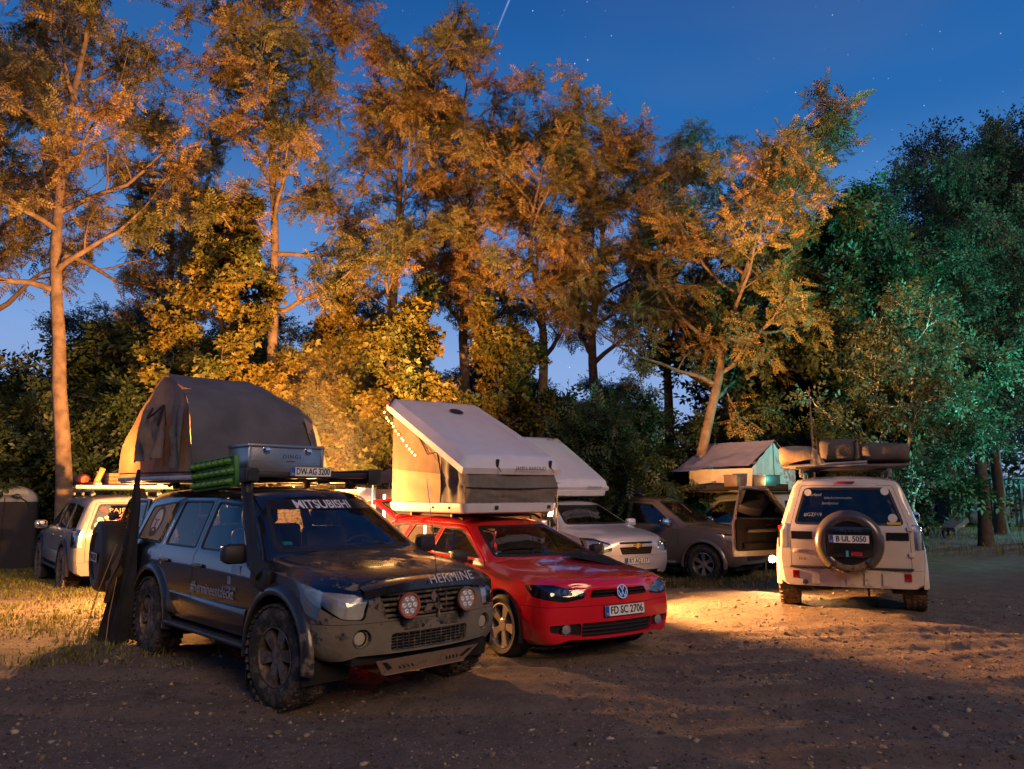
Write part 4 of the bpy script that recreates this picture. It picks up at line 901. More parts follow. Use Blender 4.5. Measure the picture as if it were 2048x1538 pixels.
# ============================================================ 1. dark muddy off-roader, seen from its front corner
DP = (-2.16, 7.90); DZ = gzf(*DP) - .01
dark, T, doors, tg, sx, sy, paint, bf, br, wp = off_roader('dark', (*DP, DZ), R(-46.4), 'dark navy off-road car with a mud-caked front and a snorkel')
WHITE = mat('white_decal', (.70, .70, .68), .5, var=.1); GREYD = mat('grey_decal', (.40, .40, .40), .5)
MUDP = mat('muddy_grille', (.05, .048, .045), .6, mud=((.18, .15, .10), .50, (0, 0, 0, .02), 14))
for z in (.735, .775, .815, .855, .893):
    g = MB(); ys = np.linspace(-.42 - (z - .715) * .3, .42 + (z - .715) * .3, 15); g.grid([[(sx(y, z) + dx, y, z + dz) for dx, dz in ((-.03, -.010), (.004, -.009), (.008, 0), (.004, .009), (-.03, .010))] for y in ys]); g.build('grille_bar', MUDP, dark)
for y in (-.30, -.15, .15, .30): g = MB(); g.box((sx(y, .81) - .018, y, .81), (.02, .014, .17)); g.build('grille_upright', MUDP, dark)
diamonds(dark, (sx(0, .81) + .008, 0, .80), (0, 1, 0), (0, 0, 1), .105, mat('muddy_emblem', (.24, .16, .13), .5, .3))
g = MB()
for y in np.linspace(-.36, .36, 15): g.box((sx(y, .54) - .02, y, .54), (.006, .004, .125))
for z in np.linspace(.485, .595, 6):
    for y in np.linspace(-.33, .33, 12): g.box((sx(y, z) - .02, y, z), (.006, .062, .004))
g.build('intake_mesh', MUDP, dark)
for sg in (1, -1):
    o = Vector((sx(sg * .60, .585) - .045, sg * .60, .585)); g = MB(); g.lathe([(.001, .015), (.045, .012), (.055, 0), (.056, -.02)], o, 'X', 20); f = g.build('fog_lamp', mat('fog_glass', (.34, .31, .24), .35, coat=.4), dark)
    g = MB(); g.lathe([(.055, .02), (.066, .028), (.073, .01), (.073, -.03)], o, 'X', 20); g.build('bezel', MUDP, f)
    # round driving lamps with an orange ring
    o = Vector((2.285, sg * .285 - .0, .815)); g = MB(); g.lathe([(.001, -.05), (.06, -.045), (.088, -.01), (.092, .02), (.088, .03)], o, 'X', 24); sp = g.build('driving_lamp', BLKT, dark)
    g = MB(); g.lathe([(.079, .024), (.084, .036), (.094, .036), (.096, .018)], o, 'X', 28); g.build('ring', mat('orange_ring', (.42, .085, .035), .5, mud=((.16, .12, .08), .52, (0, .35, 0, 0), 9)), sp)
    g = MB(); g.lathe([(.001, .022), (.080, .022)], o, 'X', 24); g.build('lamp_glass', mat('driving_glass', (.33, .28, .21), .25, coat=.6), sp)
    for k in range(7):
        a = 2 * math.pi * k / 6; d = Vector((0, math.cos(a), math.sin(a))) * (.05 if k < 6 else 0); g = MB(); g.lathe([(.020, .022), (.021, .027), (.013, .030), (.001, .025)], o + d, 'X', 12); g.build('led', REFL, sp)
    g = MB(); g.box((2.235, sg * .285, .735), (.05, .03, .14), None, .006); g.build('bracket', BLKT, sp)
g = MB(); g.box((2.215, 0, .655), (.02, .52, .07), None, .006); pb = g.build('plate_bracket', mat('bare_bracket', (.06, .055, .045), .7, mud=((.17, .14, .095), .5, (0, 0, 0, 0), 14)), dark)
for y in (-.09, .09): g = MB(); g.lathe([(.001, .013), (.014, .013), (.014, 0)], (2.215, y, .640), 'X', 12); g.build('hole', DARKW, pb)
# skid plate with slots
SKM = mat('dusty_aluminium', (.32, .22, .15), .6, .3, mud=((.22, .16, .10), .50, (0, 0, 0, 0), 12))
g = MB(); g.prism([(-.50, .42), (-.40, .30), (.40, .30), (.50, .42)], 0, .006, lambda y, z, d: Vector((2.20 - (.42 - z) * .55 - d, y, z))); g.box((1.98, 0, .297), (.34, .78, .006)); sk = g.build('skid_plate', SKM, dark)
for k in range(4): g = MB(); g.box((2.165, .19 + .035 * k, .365), (.008, .012, .055), Matrix.Rotation(.35, 3, 'X')); g.build('slot', DARKW, sk)
for k in range(4): g = MB(); g.box((2.160, -.28 + .04 * k, .36), (.008, .006, .09), Matrix.Rotation(.9, 3, 'X')); g.build('slot', DARKW, sk)
for sg in (1, -1): g = MB(); g.prism([(sg * .36, .335), (sg * .44, .40), (sg * .40, .40), (sg * .33, .345)], 0, .004, lambda y, z, d: Vector((2.204 - (.42 - z) * .55 + d, y, z))); g.build('recovery_hole', DARKW, sk)
# bonnet lip deflector + name
g = MB(); ys = np.linspace(-.60, .60, 17); g.grid([[(sx(y, .90) + .010 + a, y, .905 + b - .05 * (abs(y) / .6) ** 2.5) for a, b in ((-.01, 0), (.035, .02), (.03, .075), (-.07, .105), (-.10, .098))] for y in ys]); dfl = g.build('bonnet_deflector', mat('splashed_deflector', (.010, .011, .014), .25, coat=.5, mud=((.19, .16, .11), .60, (0, 0, 0, 0), 22)), dark)
letter('HERMINE', .115, mat('worn_decal', (.46, .46, .44), .5, var=.35, scale=30), dfl, (-.10, 1, 0), (-.55, 0, .83), (sx(.18, .90) + .038, .17, .985), spacing=1.05)
# windscreen banner and lettering
up = lambda z: z
g = MB(); P = []
for z in (1.555, 1.60, 1.650):
    hw = .585 - (z - 1.5) * .32; P.append([(sx(y, z) + .004, y, z) for y in np.linspace(-hw, hw, 13)])
g.grid(P); bn = g.build('windscreen_banner', mat('banner_black', (.012, .013, .018), .4), dark)
hug('MITSUBISHI', .115, mat('banner_white', (.62, .64, .68), .5), bn, T, (0, 1, 0), (0, 0, 1), (1.2, -.02, 1.602), (-1, 0, 0), off=.008, bold=.002, sx=1.02)
# snorkel up the A-pillar (image-side = car's right)
pts = [(1.16, -.90, 1.00), (1.05, -.93, 1.09), (.97, -.92, 1.20), (.62, -.80, 1.52), (.42, -.73, 1.70), (.40, -.73, 1.84)]
g = MB(); g.tube(pts, .05, 10, rs=[.075, .068, .052, .050, .050, .052]); g.box((1.12, -.905, .98), (.30, .07, .20), Matrix.Rotation(.25, 3, 'Y'), .03); sn = g.build('snorkel', mat('snorkel_black', (.014, .015, .018), .5), dark)
g = MB(); g.box((.43, -.73, 1.90), (.17, .13, .15), None, .025); g.box((.525, -.73, 1.90), (.02, .10, .11)); g.build('snorkel_head', BLKT, sn)
# door lettering, stickers, quarter-window portrait
hug('#hermineentdeckt', .135, GREYD, doors[21], T, (1, 0, 0), (0, 0, 1), (.16, -1.6, .79), (0, 1, 0), off=.010, sx=.92, bold=.001)
for x, z, w, h in ((.62, 1.00, .17, .075), (.50, .905, .06, .07)):
    g = MB(); g.box((x, sy(x, z, -1) - .003, z), (w, .003, h)); g.build('sticker', WHITE if w > .1 else GREYD, doors[21])
hug('rooftent club', .05, GREYD, doors[21], T, (1, 0, 0), (0, 0, 1), (.52, -1.6, .845), (0, 1, 0), off=.006)
def portrait(parent):
    """pale face sticker in the rear quarter window: an oval face, dark hair and beard"""
    def q(x, z, d): return Vector((x, sy(x, z, -1) - .010 - d, z))
    bg = MB(); bg.prism(rounded([(-1.36, 1.17), (-1.97, 1.19), (-1.90, 1.54), (-1.31, 1.60)], .04), 0, .002, q); b = bg.build('sticker_ground', mat('sticker_tan', (.36, .27, .15), .6), parent)
    def oval(cx, cz, rx, rz_, d, m, n): s = MB(); s.prism([(cx + rx * math.cos(2 * math.pi * k / 20), cz + rz_ * math.sin(2 * math.pi * k / 20)) for k in range(20)], d, d + .001, q); return s.build(n, m, b)
    DK = mat('sticker_dark', (.12, .07, .055), .6); PA = mat('sticker_pale', (.62, .55, .45), .6)
    oval(-1.64, 1.40, .165, .165, .003, DK, 'hair'); oval(-1.64, 1.375, .115, .150, .005, PA, 'face'); oval(-1.64, 1.265, .095, .055, .007, DK, 'beard'); oval(-1.64, 1.285, .035, .012, .009, PA, 'mouth')
    for s in (-1, 1): oval(-1.64 + s * .045, 1.405, .022, .008, .009, DK, 'eye')
    n_ = MB(); n_.prism([(-1.65, 1.40), (-1.63, 1.40), (-1.625, 1.33), (-1.655, 1.33)], .008, .010, q); n_.build('nose', DK, b)
portrait(dark)
g = MB(); g.tube([(2.25, .04, .70), (2.25, .04, .80), (2.245, .04, .86)], .012, 8); g.tube([(2.245, .04, .86), (2.19, .03, 1.32), (2.10, .02, 1.85)], .0035, 5); g.build('whip_antenna', CHR, dark)
wiper(dark, (1.08, .25, 1.165), (.98, -.05, 1.21), (.94, -.45, 1.205)); wiper(dark, (1.08, -.25, 1.165), (.97, -.5, 1.20), (.90, -.62, 1.22))
g = MB(); g.box((.50, 0, 1.56), (.05, .24, .075), None, .02); g.build('rear_view_mirror', BLKT, dark)
g = MB(); g.box((.62, -.42, 1.22), (.002, .09, .05), Matrix.Rotation(-.9, 3, 'Y')); g.build('permit_sticker', mat('green_sticker', (.02, .30, .26), .5), dark)
# tailgate stands open on its right hinge, with the covered spare wheel and its plate
def spare(parent, wp_, cover, m_in, cz=.93, x0=-2.335, cov=(-50, 230), k_=1.0):
    """parent-space: spare wheel hung on the tailgate, axis along X"""
    w = copy_tree(wp_); w.name = 'spare_wheel'; w.parent = parent; w.location = (x0 - .15, 0, cz); w.rotation_euler = (0, 0, -math.pi / 2); w.scale = (k_, 1, k_)
    P = []
    for k in range(37):
        a = R(cov[0] + (cov[1] - cov[0]) * k / 36); P.append([(x0 - .15 + dx, r * k_ * math.cos(a), cz + r * k_ * math.sin(a)) for r, dx in ((.425, .10), (.436, .02), (.434, -.08), (.412, -.135), (.36, -.162), (.30, -.162), (.285, -.14))])
    g = MB(); g.grid(P); g.build('wheel_cover', cover, w.parent if False else parent, 60)
    g = MB(); g.lathe([(.001, -.135), (.29 * k_, -.135), (.295 * k_, -.10)], (x0 - .15, 0, cz), 'X', 36); g.build('cover_plate', m_in, parent)
    return w
TG = Matrix.Translation((-2.30, -.715, 0)) @ Matrix.Rotation(R(84), 4, 'Z') @ Matrix.Translation((2.30, .715, 0))
sp = spare(tg, wp, BLKT, BLKT, .92, cov=(0, 360)); plate(tg, 'DW AG 3200', (-2.655, 0, .90), (0, -1, 0), (0, 0, 1), .40, .11, dim=.6)
tg.matrix_local = TG
# roof platform, front plate
g = MB()
for sg in (1, -1): g.box((-.80, sg * .62, 1.905), (2.35, .045, .05), None, .01)
for x in np.linspace(.35, -1.95, 9): g.box((x, 0, 1.905), (.05, 1.24, .026), None, .006)
g.box((.385, 0, 1.91), (.04, 1.28, .06), None, .012); g.build('roof_platform', mat('rack_black', (.02, .02, .021), .5), dark)
plate(dark, 'DW AG 3200', (.425, -.10, 1.945), (0, 1, 0), (0, 0, 1), .44, .105)
# ------------------------------------------------------------------ ordinary cars from one recipe
def plain_car(name, label, loc, rz, st, sharp, paint, wg, wp, r, axle, track, ra, win, doors, ws, rw=None, bonnet=None, head=None, hoff=1.148, ha=35, tail=None, bumper=None, intake=(), tgate=None, sills=True, roofx=(), seats=(), dash=None, handles=(), mir=None, arch_z=None, rails=None, cladding=None, headm=None, wg2=None, rbump=None):
    car = thing(name, label, 'car', loc, rz); bm = shell(st, 4, sharp); T = bvh(bm); wg2 = wg2 or wg; az = arch_z or r
    D_ = {}
    def sx(y, z, x0=3.5): h = T.ray_cast(Vector((x0, y, z)), Vector((-1, 0, 0) if x0 > 0 else (1, 0, 0))); return h[0].x if h[0] else (st[0][0] if x0 > 0 else st[-1][0])
    def sy(x, z, sg): h = T.ray_cast(Vector((x, sg * 2, z)), Vector((0, -sg, 0))); return h[0].y if h[0] else sg * .85
    for sg in (1, -1):
        for cx in axle:
            ap = circle(cx, az, ra, 22, 0, 180) + [(cx - ra, .05), (cx + ra, .05)]
            bmesh.ops.delete(bm, geom=cut(bm, ap, 'S', lambda f, s=sg: f.calc_center_median().y * s > .42 and (abs(f.normal.z) < .95 or f.calc_center_median().z < .4)), context='FACES')
        for i, w in enumerate(win):
            zmin = min(p[1] for p in w) - .06; settag([], 0)
            window(bm, w, 'S', lambda f, s=sg, z=zmin: f.normal.y * s > .2 and f.calc_center_median().z > z and f.material_index == 0, 10, 11, .04, .018)
            settag(rows_take(bm, 10), 100 + i * 4 + (0 if sg > 0 else 2)); settag(rows_take(bm, 11), 101 + i * 4 + (0 if sg > 0 else 2))
        for i, d in enumerate(doors): panel(bm, d, 'S', lambda f, s=sg: f.material_index == 0 and f.normal.y * s > .15, 20 + 2 * i + (0 if sg > 0 else 1), .005, .03)
        ca, sa = math.cos(R(ha)), math.sin(R(ha))
        if head: settag(cut(bm, [(u - hoff, v) for u, v in rounded(head, .02)], (Vector((-sa, sg * ca, 0)), Vector((0, 0, 1))), lambda f, s=sg: f.material_index == 0 and (f.normal.x > .05 or f.normal.y * s > .2) and f.calc_center_median().y * s > .1 and f.calc_center_median().x > axle[0]), 30 if sg > 0 else 31)
        if tail: settag(cut(bm, rounded(tail, .03), 'F', lambda f, s=sg: f.material_index == 0 and f.normal.x < -.1 and f.calc_center_median().y * s > .3) if False else cut(bm, [(sg * u, v) for u, v in tail], 'F', lambda f, s=sg: f.material_index == 0 and f.normal.x < -.1 and f.calc_center_median().y * s > .3), 32 if sg > 0 else 33)
    zc = ws[0][1] - .05
    window(bm, ws, 'F', lambda f: f.normal.x > .12 and f.calc_center_median().z > zc and f.material_index == 0, 16, 17, .05, .03)
    if rw: window(bm, rw, 'F', lambda f: f.normal.x < -.2 and f.calc_center_median().z > rw[0][1] - .06 and f.material_index == 0, 18, 19, .06, .03)
    if tgate: panel(bm, tgate, 'F', lambda f: f.material_index == 0 and f.normal.x < -.2, 24, .006, .04)
    if bonnet: panel(bm, bonnet, 'T', lambda f: f.material_index == 0 and f.normal.z > .35 and f.calc_center_median().x > axle[0] - .6, 25, .004, .05)
    for i, q in enumerate(intake): settag(cut(bm, rounded(q, .025), 'F', front(axle[0] + .3)), 40 + i)
    if bumper: panel(bm, [(axle[0] + ra * .98, .05), (axle[0] + 2, .05), (axle[0] + 2, bumper), (axle[0] + ra * .98, bumper)], 'S', lambda f: f.material_index == 0 and f.calc_center_median().x > axle[0], 26, .004)
    if rbump: panel(bm, [(axle[1] - ra, .05), (axle[1] - 2, .05), (axle[1] - 2, rbump), (axle[1] - ra, rbump)], 'S', lambda f: f.material_index == 0 and f.calc_center_median().x < axle[1], 27, .004)
    for i in range(len(doors)):
        for k in (0, 1): D_[(i, 1 - 2 * k)] = bput(take(bm, rows_take(bm, 20 + 2 * i + k), .025), 'door', paint, car)
    for i in range(len(win)):
        for k, sg in ((0, 1), (2, -1)):
            par = D_.get((i, sg), car); bput(take(bm, rows_take(bm, 100 + i * 4 + k), .015, .003), 'window_frame', BLKT, par); bput(take(bm, rows_take(bm, 101 + i * 4 + k), 0, -.005), 'window', wg if i == 0 else wg2, par)
    bput(take(bm, rows_take(bm, 16), .015, .002), 'windscreen_frame', BLKT, car); bput(take(bm, rows_take(bm, 17), 0, -.003), 'windscreen', wg, car)
    TGO = car
    if tgate: TGO = bput(take(bm, rows_take(bm, 24), .04), 'tailgate', paint, car)
    if rw: bput(take(bm, rows_take(bm, 18), .015, .003), 'window_frame', BLKT, TGO); bput(take(bm, rows_take(bm, 19), 0, -.004), 'rear_window', wg2, TGO)
    if bonnet: bput(take(bm, rows_take(bm, 25), .03), 'bonnet', paint, car)
    for i in range(len(intake)): bput(take(bm, rows_take(bm, 40 + i), .02, -.03), 'air_intake', DARKW, car)
    if bumper: bput(take(bm, rows_take(bm, 26), .03), 'front_bumper', paint, car)
    if rbump: bput(take(bm, rows_take(bm, 27), .03), 'rear_bumper', paint, car)
    HL = {}
    if head:
        for k, sg in ((30, 1), (31, -1)):
            fs = rows_take(bm, k); HL[sg] = bput(take(bm, fs, .02, -.04, keep=True), 'headlight', headm or REFL, car); bput(take(bm, fs, 0, .002), 'lens', CLR_L, HL[sg])
    if tail:
        for k in (32, 33): bput(take(bm, rows_take(bm, k), .02, .006), 'tail_light', RED_L, car)
    bput(bm, 'body', paint, car)
    for x in axle:
        for sg in (1, -1): put_wheel(wp, car, x, sg * track / 2, r, 0, random.random()); wheel_house(car, x, az, ra - .004, .45, track / 2 + .12, sg)
    L0, L1 = axle[0] + .6, (axle[1] - .6 if axle[1] > -5 else -2.8); g = MB(); g.box(((L0 + L1) / 2, 0, r * .78), (L0 - L1, track * .82, .06)); g.build('underbody', DARKW, car)
    SEAT = mat('seat_cloth', (.05, .05, .055), .85)
    for q in seats: seat(car, *q[:3], SEAT, q[3])
    if dash: g = MB(); g.box(dash, (.45, track * .86, .20), None, .07); g.build('dashboard', mat('dash', (.025, .026, .03), .7), car)
    for i, (x, z) in enumerate(handles):
        for sg in (1, -1): g = MB(); g.box((x, sy(x, z, sg) + sg * .014, z), (.20, .026, .032), None, .011); g.build('door_handle', paint, D_.get((i, sg), car))
    if mir:
        for sg in (1, -1): mirror(car, mir[0], sg * mir[1], mir[2], sg, mir[3], mir[4])
    if rails:
        for sg in (1, -1): g = MB(); g.tube([(rails[0], sg * rails[2], rails[3] - .05), (rails[0] - .12, sg * rails[2], rails[3]), (rails[1] + .12, sg * rails[2], rails[3]), (rails[1], sg * rails[2], rails[3] - .05)], .018, 8); g.build('roof_rail', rails[4], car)
    return car, T, D_, TGO, sx, sy, HL

# ============================================================ 2. red estate
GP_ = (-.11, 9.653)
RED = mat('red_paint', (.60, .010, .022), .16, coat=1.0, var=.05, scale=2, mud=((.20, .13, .08), .74, (0, 0, -.30, .02), 10))
GST = [(2.02, .25, .60, .68, .45, .65, .66, .52, .735, .755, .125, 0), (1.98, .22, .74, .785, .45, .755, .70, .60, .775, .80, .12, 0), (1.84, .20, .82, .855, .46, .83, .755, .665, .815, .85, .07, 0), (1.5, .19, .85, .88, .48, .855, .805, .70, .855, .895, .04, 0), (1.2, .19, .85, .885, .5, .86, .835, .72, .88, .92, .05, 0),
       (.93, .19, .85, .885, .5, .865, .865, .745, .915, .955, .12, 0), (.12, .19, .85, .885, .5, .868, .895, .535, 1.335, 1.385, .10, 0), (-.15, .19, .85, .885, .5, .868, .90, .555, 1.375, 1.425, .04, 0), (-.9, .19, .85, .885, .5, .868, .91, .56, 1.39, 1.44, 0, 0), (-1.65, .20, .85, .88, .5, .865, .92, .55, 1.37, 1.415, 0, 0), (-2.02, .24, .83, .865, .5, .85, .92, .53, 1.33, 1.37, -.02, .05), (-2.22, .28, .79, .83, .52, .81, .92, .50, 1.28, 1.31, -.03, .20), (-2.28, .30, .74, .79, .52, .77, .92, .47, 1.24, 1.26, -.03, .26)]
gwp = wheel_proto('wheel', .318, .225, .222, 5, RUBC, mat('silver_rim', (.50, .47, .45), .35, .7), False, True, .30)
ggl = glass('estate_glass', (.72, .75, .74), .35, .02, .03)
golf, T, gd, gtg, sx, sy, HL = plain_car('estate_car', 'glossy red estate car with a white hard-shell tent on its roof', (*GP_, gzf(*GP_)), R(-56.2), GST, (5, 6), RED, ggl, gwp, .318, (1.29, -1.29), 1.54, .365,
    win=[[(.74, .945), (-.30, .955), (-.30, 1.30), (.08, 1.285)], [(-.38, .955), (-1.16, .965), (-1.10, 1.325), (-.38, 1.31)], [(-1.27, .965), (-2.02, .985), (-1.90, 1.27), (-1.22, 1.325)]],
    doors=[[(.90, .27), (.92, .88), (.08, 1.325), (-.34, 1.345), (-.34, .27)], [(-.35, .27), (-.35, 1.345), (-1.14, 1.36), (-1.22, .95), (-.92, .27)]],
    ws=[(-.68, .965), (.68, .965), (.485, 1.33), (-.485, 1.33)], rw=[(-.60, .96), (.60, .96), (.42, 1.225), (-.42, 1.225)], tgate=[(-.66, .48), (.66, .48), (.68, .93), (.46, 1.25), (-.46, 1.25), (-.68, .93)],
    bonnet=[(2.03, -.50), (2.03, .50), (.99, .72), (.99, -.72)], head=[(.30, .635), (.50, .605), (.80, .655), (.87, .735), (.86, .765), (.60, .765), (.285, .695)], hoff=1.148, ha=35, headm=mat('smoked_reflector', (.05, .05, .055), .25, .6),
    bumper=.565, intake=([(-.37, .64), (.37, .64), (.34, .712), (-.34, .712)], [(-.45, .275), (.45, .275), (.45, .405), (-.45, .405)], [(.455, .28), (.76, .33), (.77, .395), (.455, .405)], [(-.455, .28), (-.76, .33), (-.77, .395), (-.455, .405)]),
    seats=[(-.10, .36, .42, .5), (-.10, -.36, .42, .5), (-1.0, 0, .42, 1.2)], dash=(.72, 0, .84), handles=[(-.20, .80), (-1.05, .81)], mir=(.60, .86, .97, BLKT, .95), rails=(.0, -1.85, .56, 1.455, BLKT), rbump=.47)
for z in (.652, .688):
    g = MB(); g.grid([[(sx(y, z) + dx, y, z + dz) for dx, dz in ((-.025, -.008), (.002, -.007), (.002, .007), (-.025, .008))] for y in np.linspace(-.35, .35, 15)]); g.build('grille_slat', mat('gloss_black', (.012, .012, .013), .12, coat=.5), golf)
for z in (.30, .335, .37):
    g = MB(); g.grid([[(sx(y, z) + dx, y, z + dz) for dx, dz in ((-.03, -.006), (-.004, -.005), (-.004, .005), (-.03, .006))] for y in np.linspace(-.44, .44, 15)]); g.build('intake_slat', BLKT, golf)
def vw(parent, o, r):
    o = Vector(o); tl = Matrix.Rotation(-.18, 3, 'Y'); g = MB()
    g.lathe([(r, 0), (r, .016), (r * .86, .016), (r * .86, .004)], (0, 0, 0), 'X', 32); q = r * .86
    def bar(a, b): 
        a = Vector((.012, a[0] * q, a[1] * q)); b = Vector((.012, b[0] * q, b[1] * q)); d = (b - a); an = math.atan2(d.z, d.y); g.box((a + b) / 2, (.012, d.length, q * .17), Matrix.Rotation(an, 3, 'X'))
    bar((-.42, .86), (0, .10)); bar((.42, .86), (0, .10)); bar((-.88, .28), (-.36, -.86)); bar((-.36, -.86), (0, .02)); bar((0, .02), (.36, -.86)); bar((.36, -.86), (.88, .28))
    g.v = [tuple(tl @ Vector(p) + o) for p in g.v]; e = g.build('emblem', CHR, parent)
    d = MB(); d.lathe([(.001, .002), (q, .002)], (0, 0, 0), 'X', 28); d.v = [tuple(tl @ Vector(p) + o) for p in d.v]; d.build('emblem_ground', BLKT, e)
vw(golf, (sx(0, .68) + .006, 0, .682), .068)
plate(golf, 'FD SC 2706', (sx(.06, .50) + .012, .045, .505), (0, 1, 0), (-.06, 0, 1), .52, .11)
for sg in (1, -1):
    for yy, zz, rr_ in ((.44, .672, .036), (.59, .692, .040)):
        o = Vector((sx(sg * yy, zz) - .045, sg * yy, zz)); g = MB(); g.lathe([(rr_, .0), (rr_, .03), (rr_ * .82, .032), (rr_ * .8, .01)], o, 'X', 20); g.build('lamp_ring', CHR, HL[sg])
        g = MB(); g.lathe([(rr_ * .8, .01), (rr_ * .6, .024), (.001, .032)], o, 'X', 20); g.build('projector', mat('projector_glass', (.30, .32, .34), .08, .5, coat=.6), HL[sg])
    o = Vector((sx(sg * .60, .355) - .018, sg * .60, .352)); g = MB(); g.lathe([(.001, .012), (.042, .008), (.046, .0)], o, 'X', 20); f = g.build('fog_lamp', mat('fog_clear', (.45, .45, .44), .15, .5, coat=.5), golf)
    g = MB(); g.lathe([(.046, .004), (.052, .014), (.056, .004)], o, 'X', 20); g.build('bezel', CHR, f)
g = MB(); g.box((-.55, 0, 1.452), (1.1, .78, .006)); g.build('glass_roof', mat('gloss_black', (.012, .012, .013), .12, coat=.5), golf)
g = MB(); g.lathe([(.175 + .013 * math.cos(t), .013 * math.sin(t)) for t in np.linspace(0, 2 * math.pi, 8, False)], (0, 0, 0), 'X', 24, True); g.box((0, 0, 0), (.02, .34, .05)); g.v = [tuple(Matrix.Rotation(.45, 3, 'Y') @ Vector(p) + Vector((.42, .36, .93))) for p in g.v]; g.build('steering_wheel', BLKT, golf)
wiper(golf, (1.0, .1, .955), (.93, -.25, .985), (.88, -.55, .985)); wiper(golf, (1.0, .5, .95), (.93, .25, .985), (.90, .0, .99))
gtg.matrix_local = Matrix.Translation((-1.98, 0, 1.33)) @ Matrix.Rotation(R(88), 4, 'Y') @ Matrix.Translation((1.98, 0, -1.33))
g = MB(); g.box((.60, -.45, 1.0), (.002, .07, .04), Matrix.Rotation(-1.0, 3, 'Y')); g.build('permit_sticker', mat('blue_sticker', (.05, .35, .45), .5), golf)

# ============================================================ 3. silver people carrier with the second hard-shell tent
SIL = mat('silver_paint', (.60, .61, .65), .28, .25, coat=.8, var=.05, scale=3)
CP = (1.16, 15.95)
CST = [(2.16, .30, .62, .70, .5, .68, .74, .54, .82, .85, .125, 0), (2.08, .26, .76, .81, .5, .79, .80, .62, .88, .915, .11, 0), (1.92, .24, .84, .875, .52, .85, .86, .68, .935, .975, .06, 0), (1.55, .23, .865, .90, .55, .88, .93, .72, 1.00, 1.045, .04, 0), (1.25, .23, .87, .905, .55, .885, .975, .745, 1.035, 1.085, .08, 0),
       (1.08, .23, .87, .905, .55, .888, .99, .765, 1.055, 1.11, .14, 0), (.22, .23, .87, .905, .55, .888, 1.01, .56, 1.50, 1.56, .10, 0), (-.2, .23, .87, .905, .55, .888, 1.02, .58, 1.55, 1.605, .03, 0), (-1.0, .23, .87, .905, .55, .888, 1.03, .58, 1.56, 1.615, 0, 0), (-1.8, .25, .86, .895, .55, .88, 1.04, .57, 1.53, 1.58, 0, 0), (-2.2, .28, .82, .86, .55, .85, 1.04, .55, 1.49, 1.53, -.02, .06), (-2.30, .30, .78, .82, .55, .81, 1.04, .52, 1.45, 1.48, -.03, .10)]
cwp = wheel_proto('wheel', .335, .22, .215, 5, RUBC, ALLOY, False, False, .3)
mpv, T, cd, _, sx, sy, HL = plain_car('people_carrier', 'silver people carrier parked nose-out between the red estate and the pickup', (*CP, gzf(*CP) + .07), R(-62.5), CST, (5, 6), SIL, glass('carrier_glass', (.45, .47, .47), .35, .02, .03), cwp, .335, (1.38, -1.38), 1.58, .385,
    win=[[(.86, 1.075), (-.30, 1.085), (-.30, 1.47), (.18, 1.44)], [(-.38, 1.085), (-1.2, 1.095), (-1.15, 1.50), (-.38, 1.48)], [(-1.30, 1.095), (-2.05, 1.11), (-1.98, 1.44), (-1.25, 1.50)]],
    doors=[[(.98, .34), (1.0, 1.02), (.18, 1.48), (-.34, 1.51), (-.34, .34)], [(-.35, .34), (-.35, 1.51), (-1.2, 1.53), (-1.26, 1.05), (-.95, .34)]],
    ws=[(-.70, 1.11), (.70, 1.11), (.51, 1.49), (-.51, 1.49)], bonnet=[(2.10, -.56), (2.10, .56), (1.14, .73), (1.14, -.73)], head=[(.34, .68), (.55, .655), (.84, .74), (.92, .90), (.66, .895), (.34, .80)], hoff=1.20,
    bumper=.60, intake=([(-.35, .80), (.35, .80), (.37, .835), (-.37, .835)], [(-.31, .62), (.31, .62), (.36, .745), (-.36, .745)], [(-.5, .26), (.5, .26), (.55, .35), (-.55, .35)]), seats=[(-.05, .38, .55, .5), (-.05, -.38, .55, .5), (-1.0, 0, .55, 1.2)], dash=(.85, 0, .97), handles=[(-.18, .93), (-1.08, .94)], mir=(.72, .87, 1.12, SIL, 1.0), rails=(-.05, -1.9, .57, 1.64, ALLOY), rbump=.5)
for z in (.65, .68, .71): g = MB(); g.grid([[(sx(y, z) + dx, y, z + dz) for dx, dz in ((-.03, -.004), (-.006, -.004), (-.006, .004), (-.03, .004))] for y in np.linspace(-.33, .33, 13)]); g.build('grille_slat', BLKT, mpv)
g = MB(); o = Vector((sx(0, .775) + .006, 0, .772)); pr = lambda y, z, d: o + Vector((d, y, z)); g.prism([(-.085, -.018), (-.03, -.018), (-.035, -.045), (.025, -.045), (.03, -.018), (.085, -.018), (.095, .018), (.03, .018), (.035, .045), (-.025, .045), (-.03, .018), (-.075, .018)], 0, .014, pr); g.build('emblem', mat('gold_emblem', (.55, .38, .10), .25, .8), mpv)
plate(mpv, 'RT AQ 117', (sx(0, .50) + .012, 0, .505), (0, 1, 0), (-.06, 0, 1), .52, .11)
for sg in (1, -1):
    for yy, zz in ((.50, .745), (.66, .80)): g = MB(); o = Vector((sx(sg * yy, zz) - .045, sg * yy, zz)); g.lathe([(.045, .03), (.048, .01), (.03, 0), (.001, .015)], o, 'X', 18); g.build('reflector', CHR, HL[sg])
wiper(mpv, (1.16, .1, 1.10), (1.08, -.25, 1.13), (1.02, -.58, 1.13))

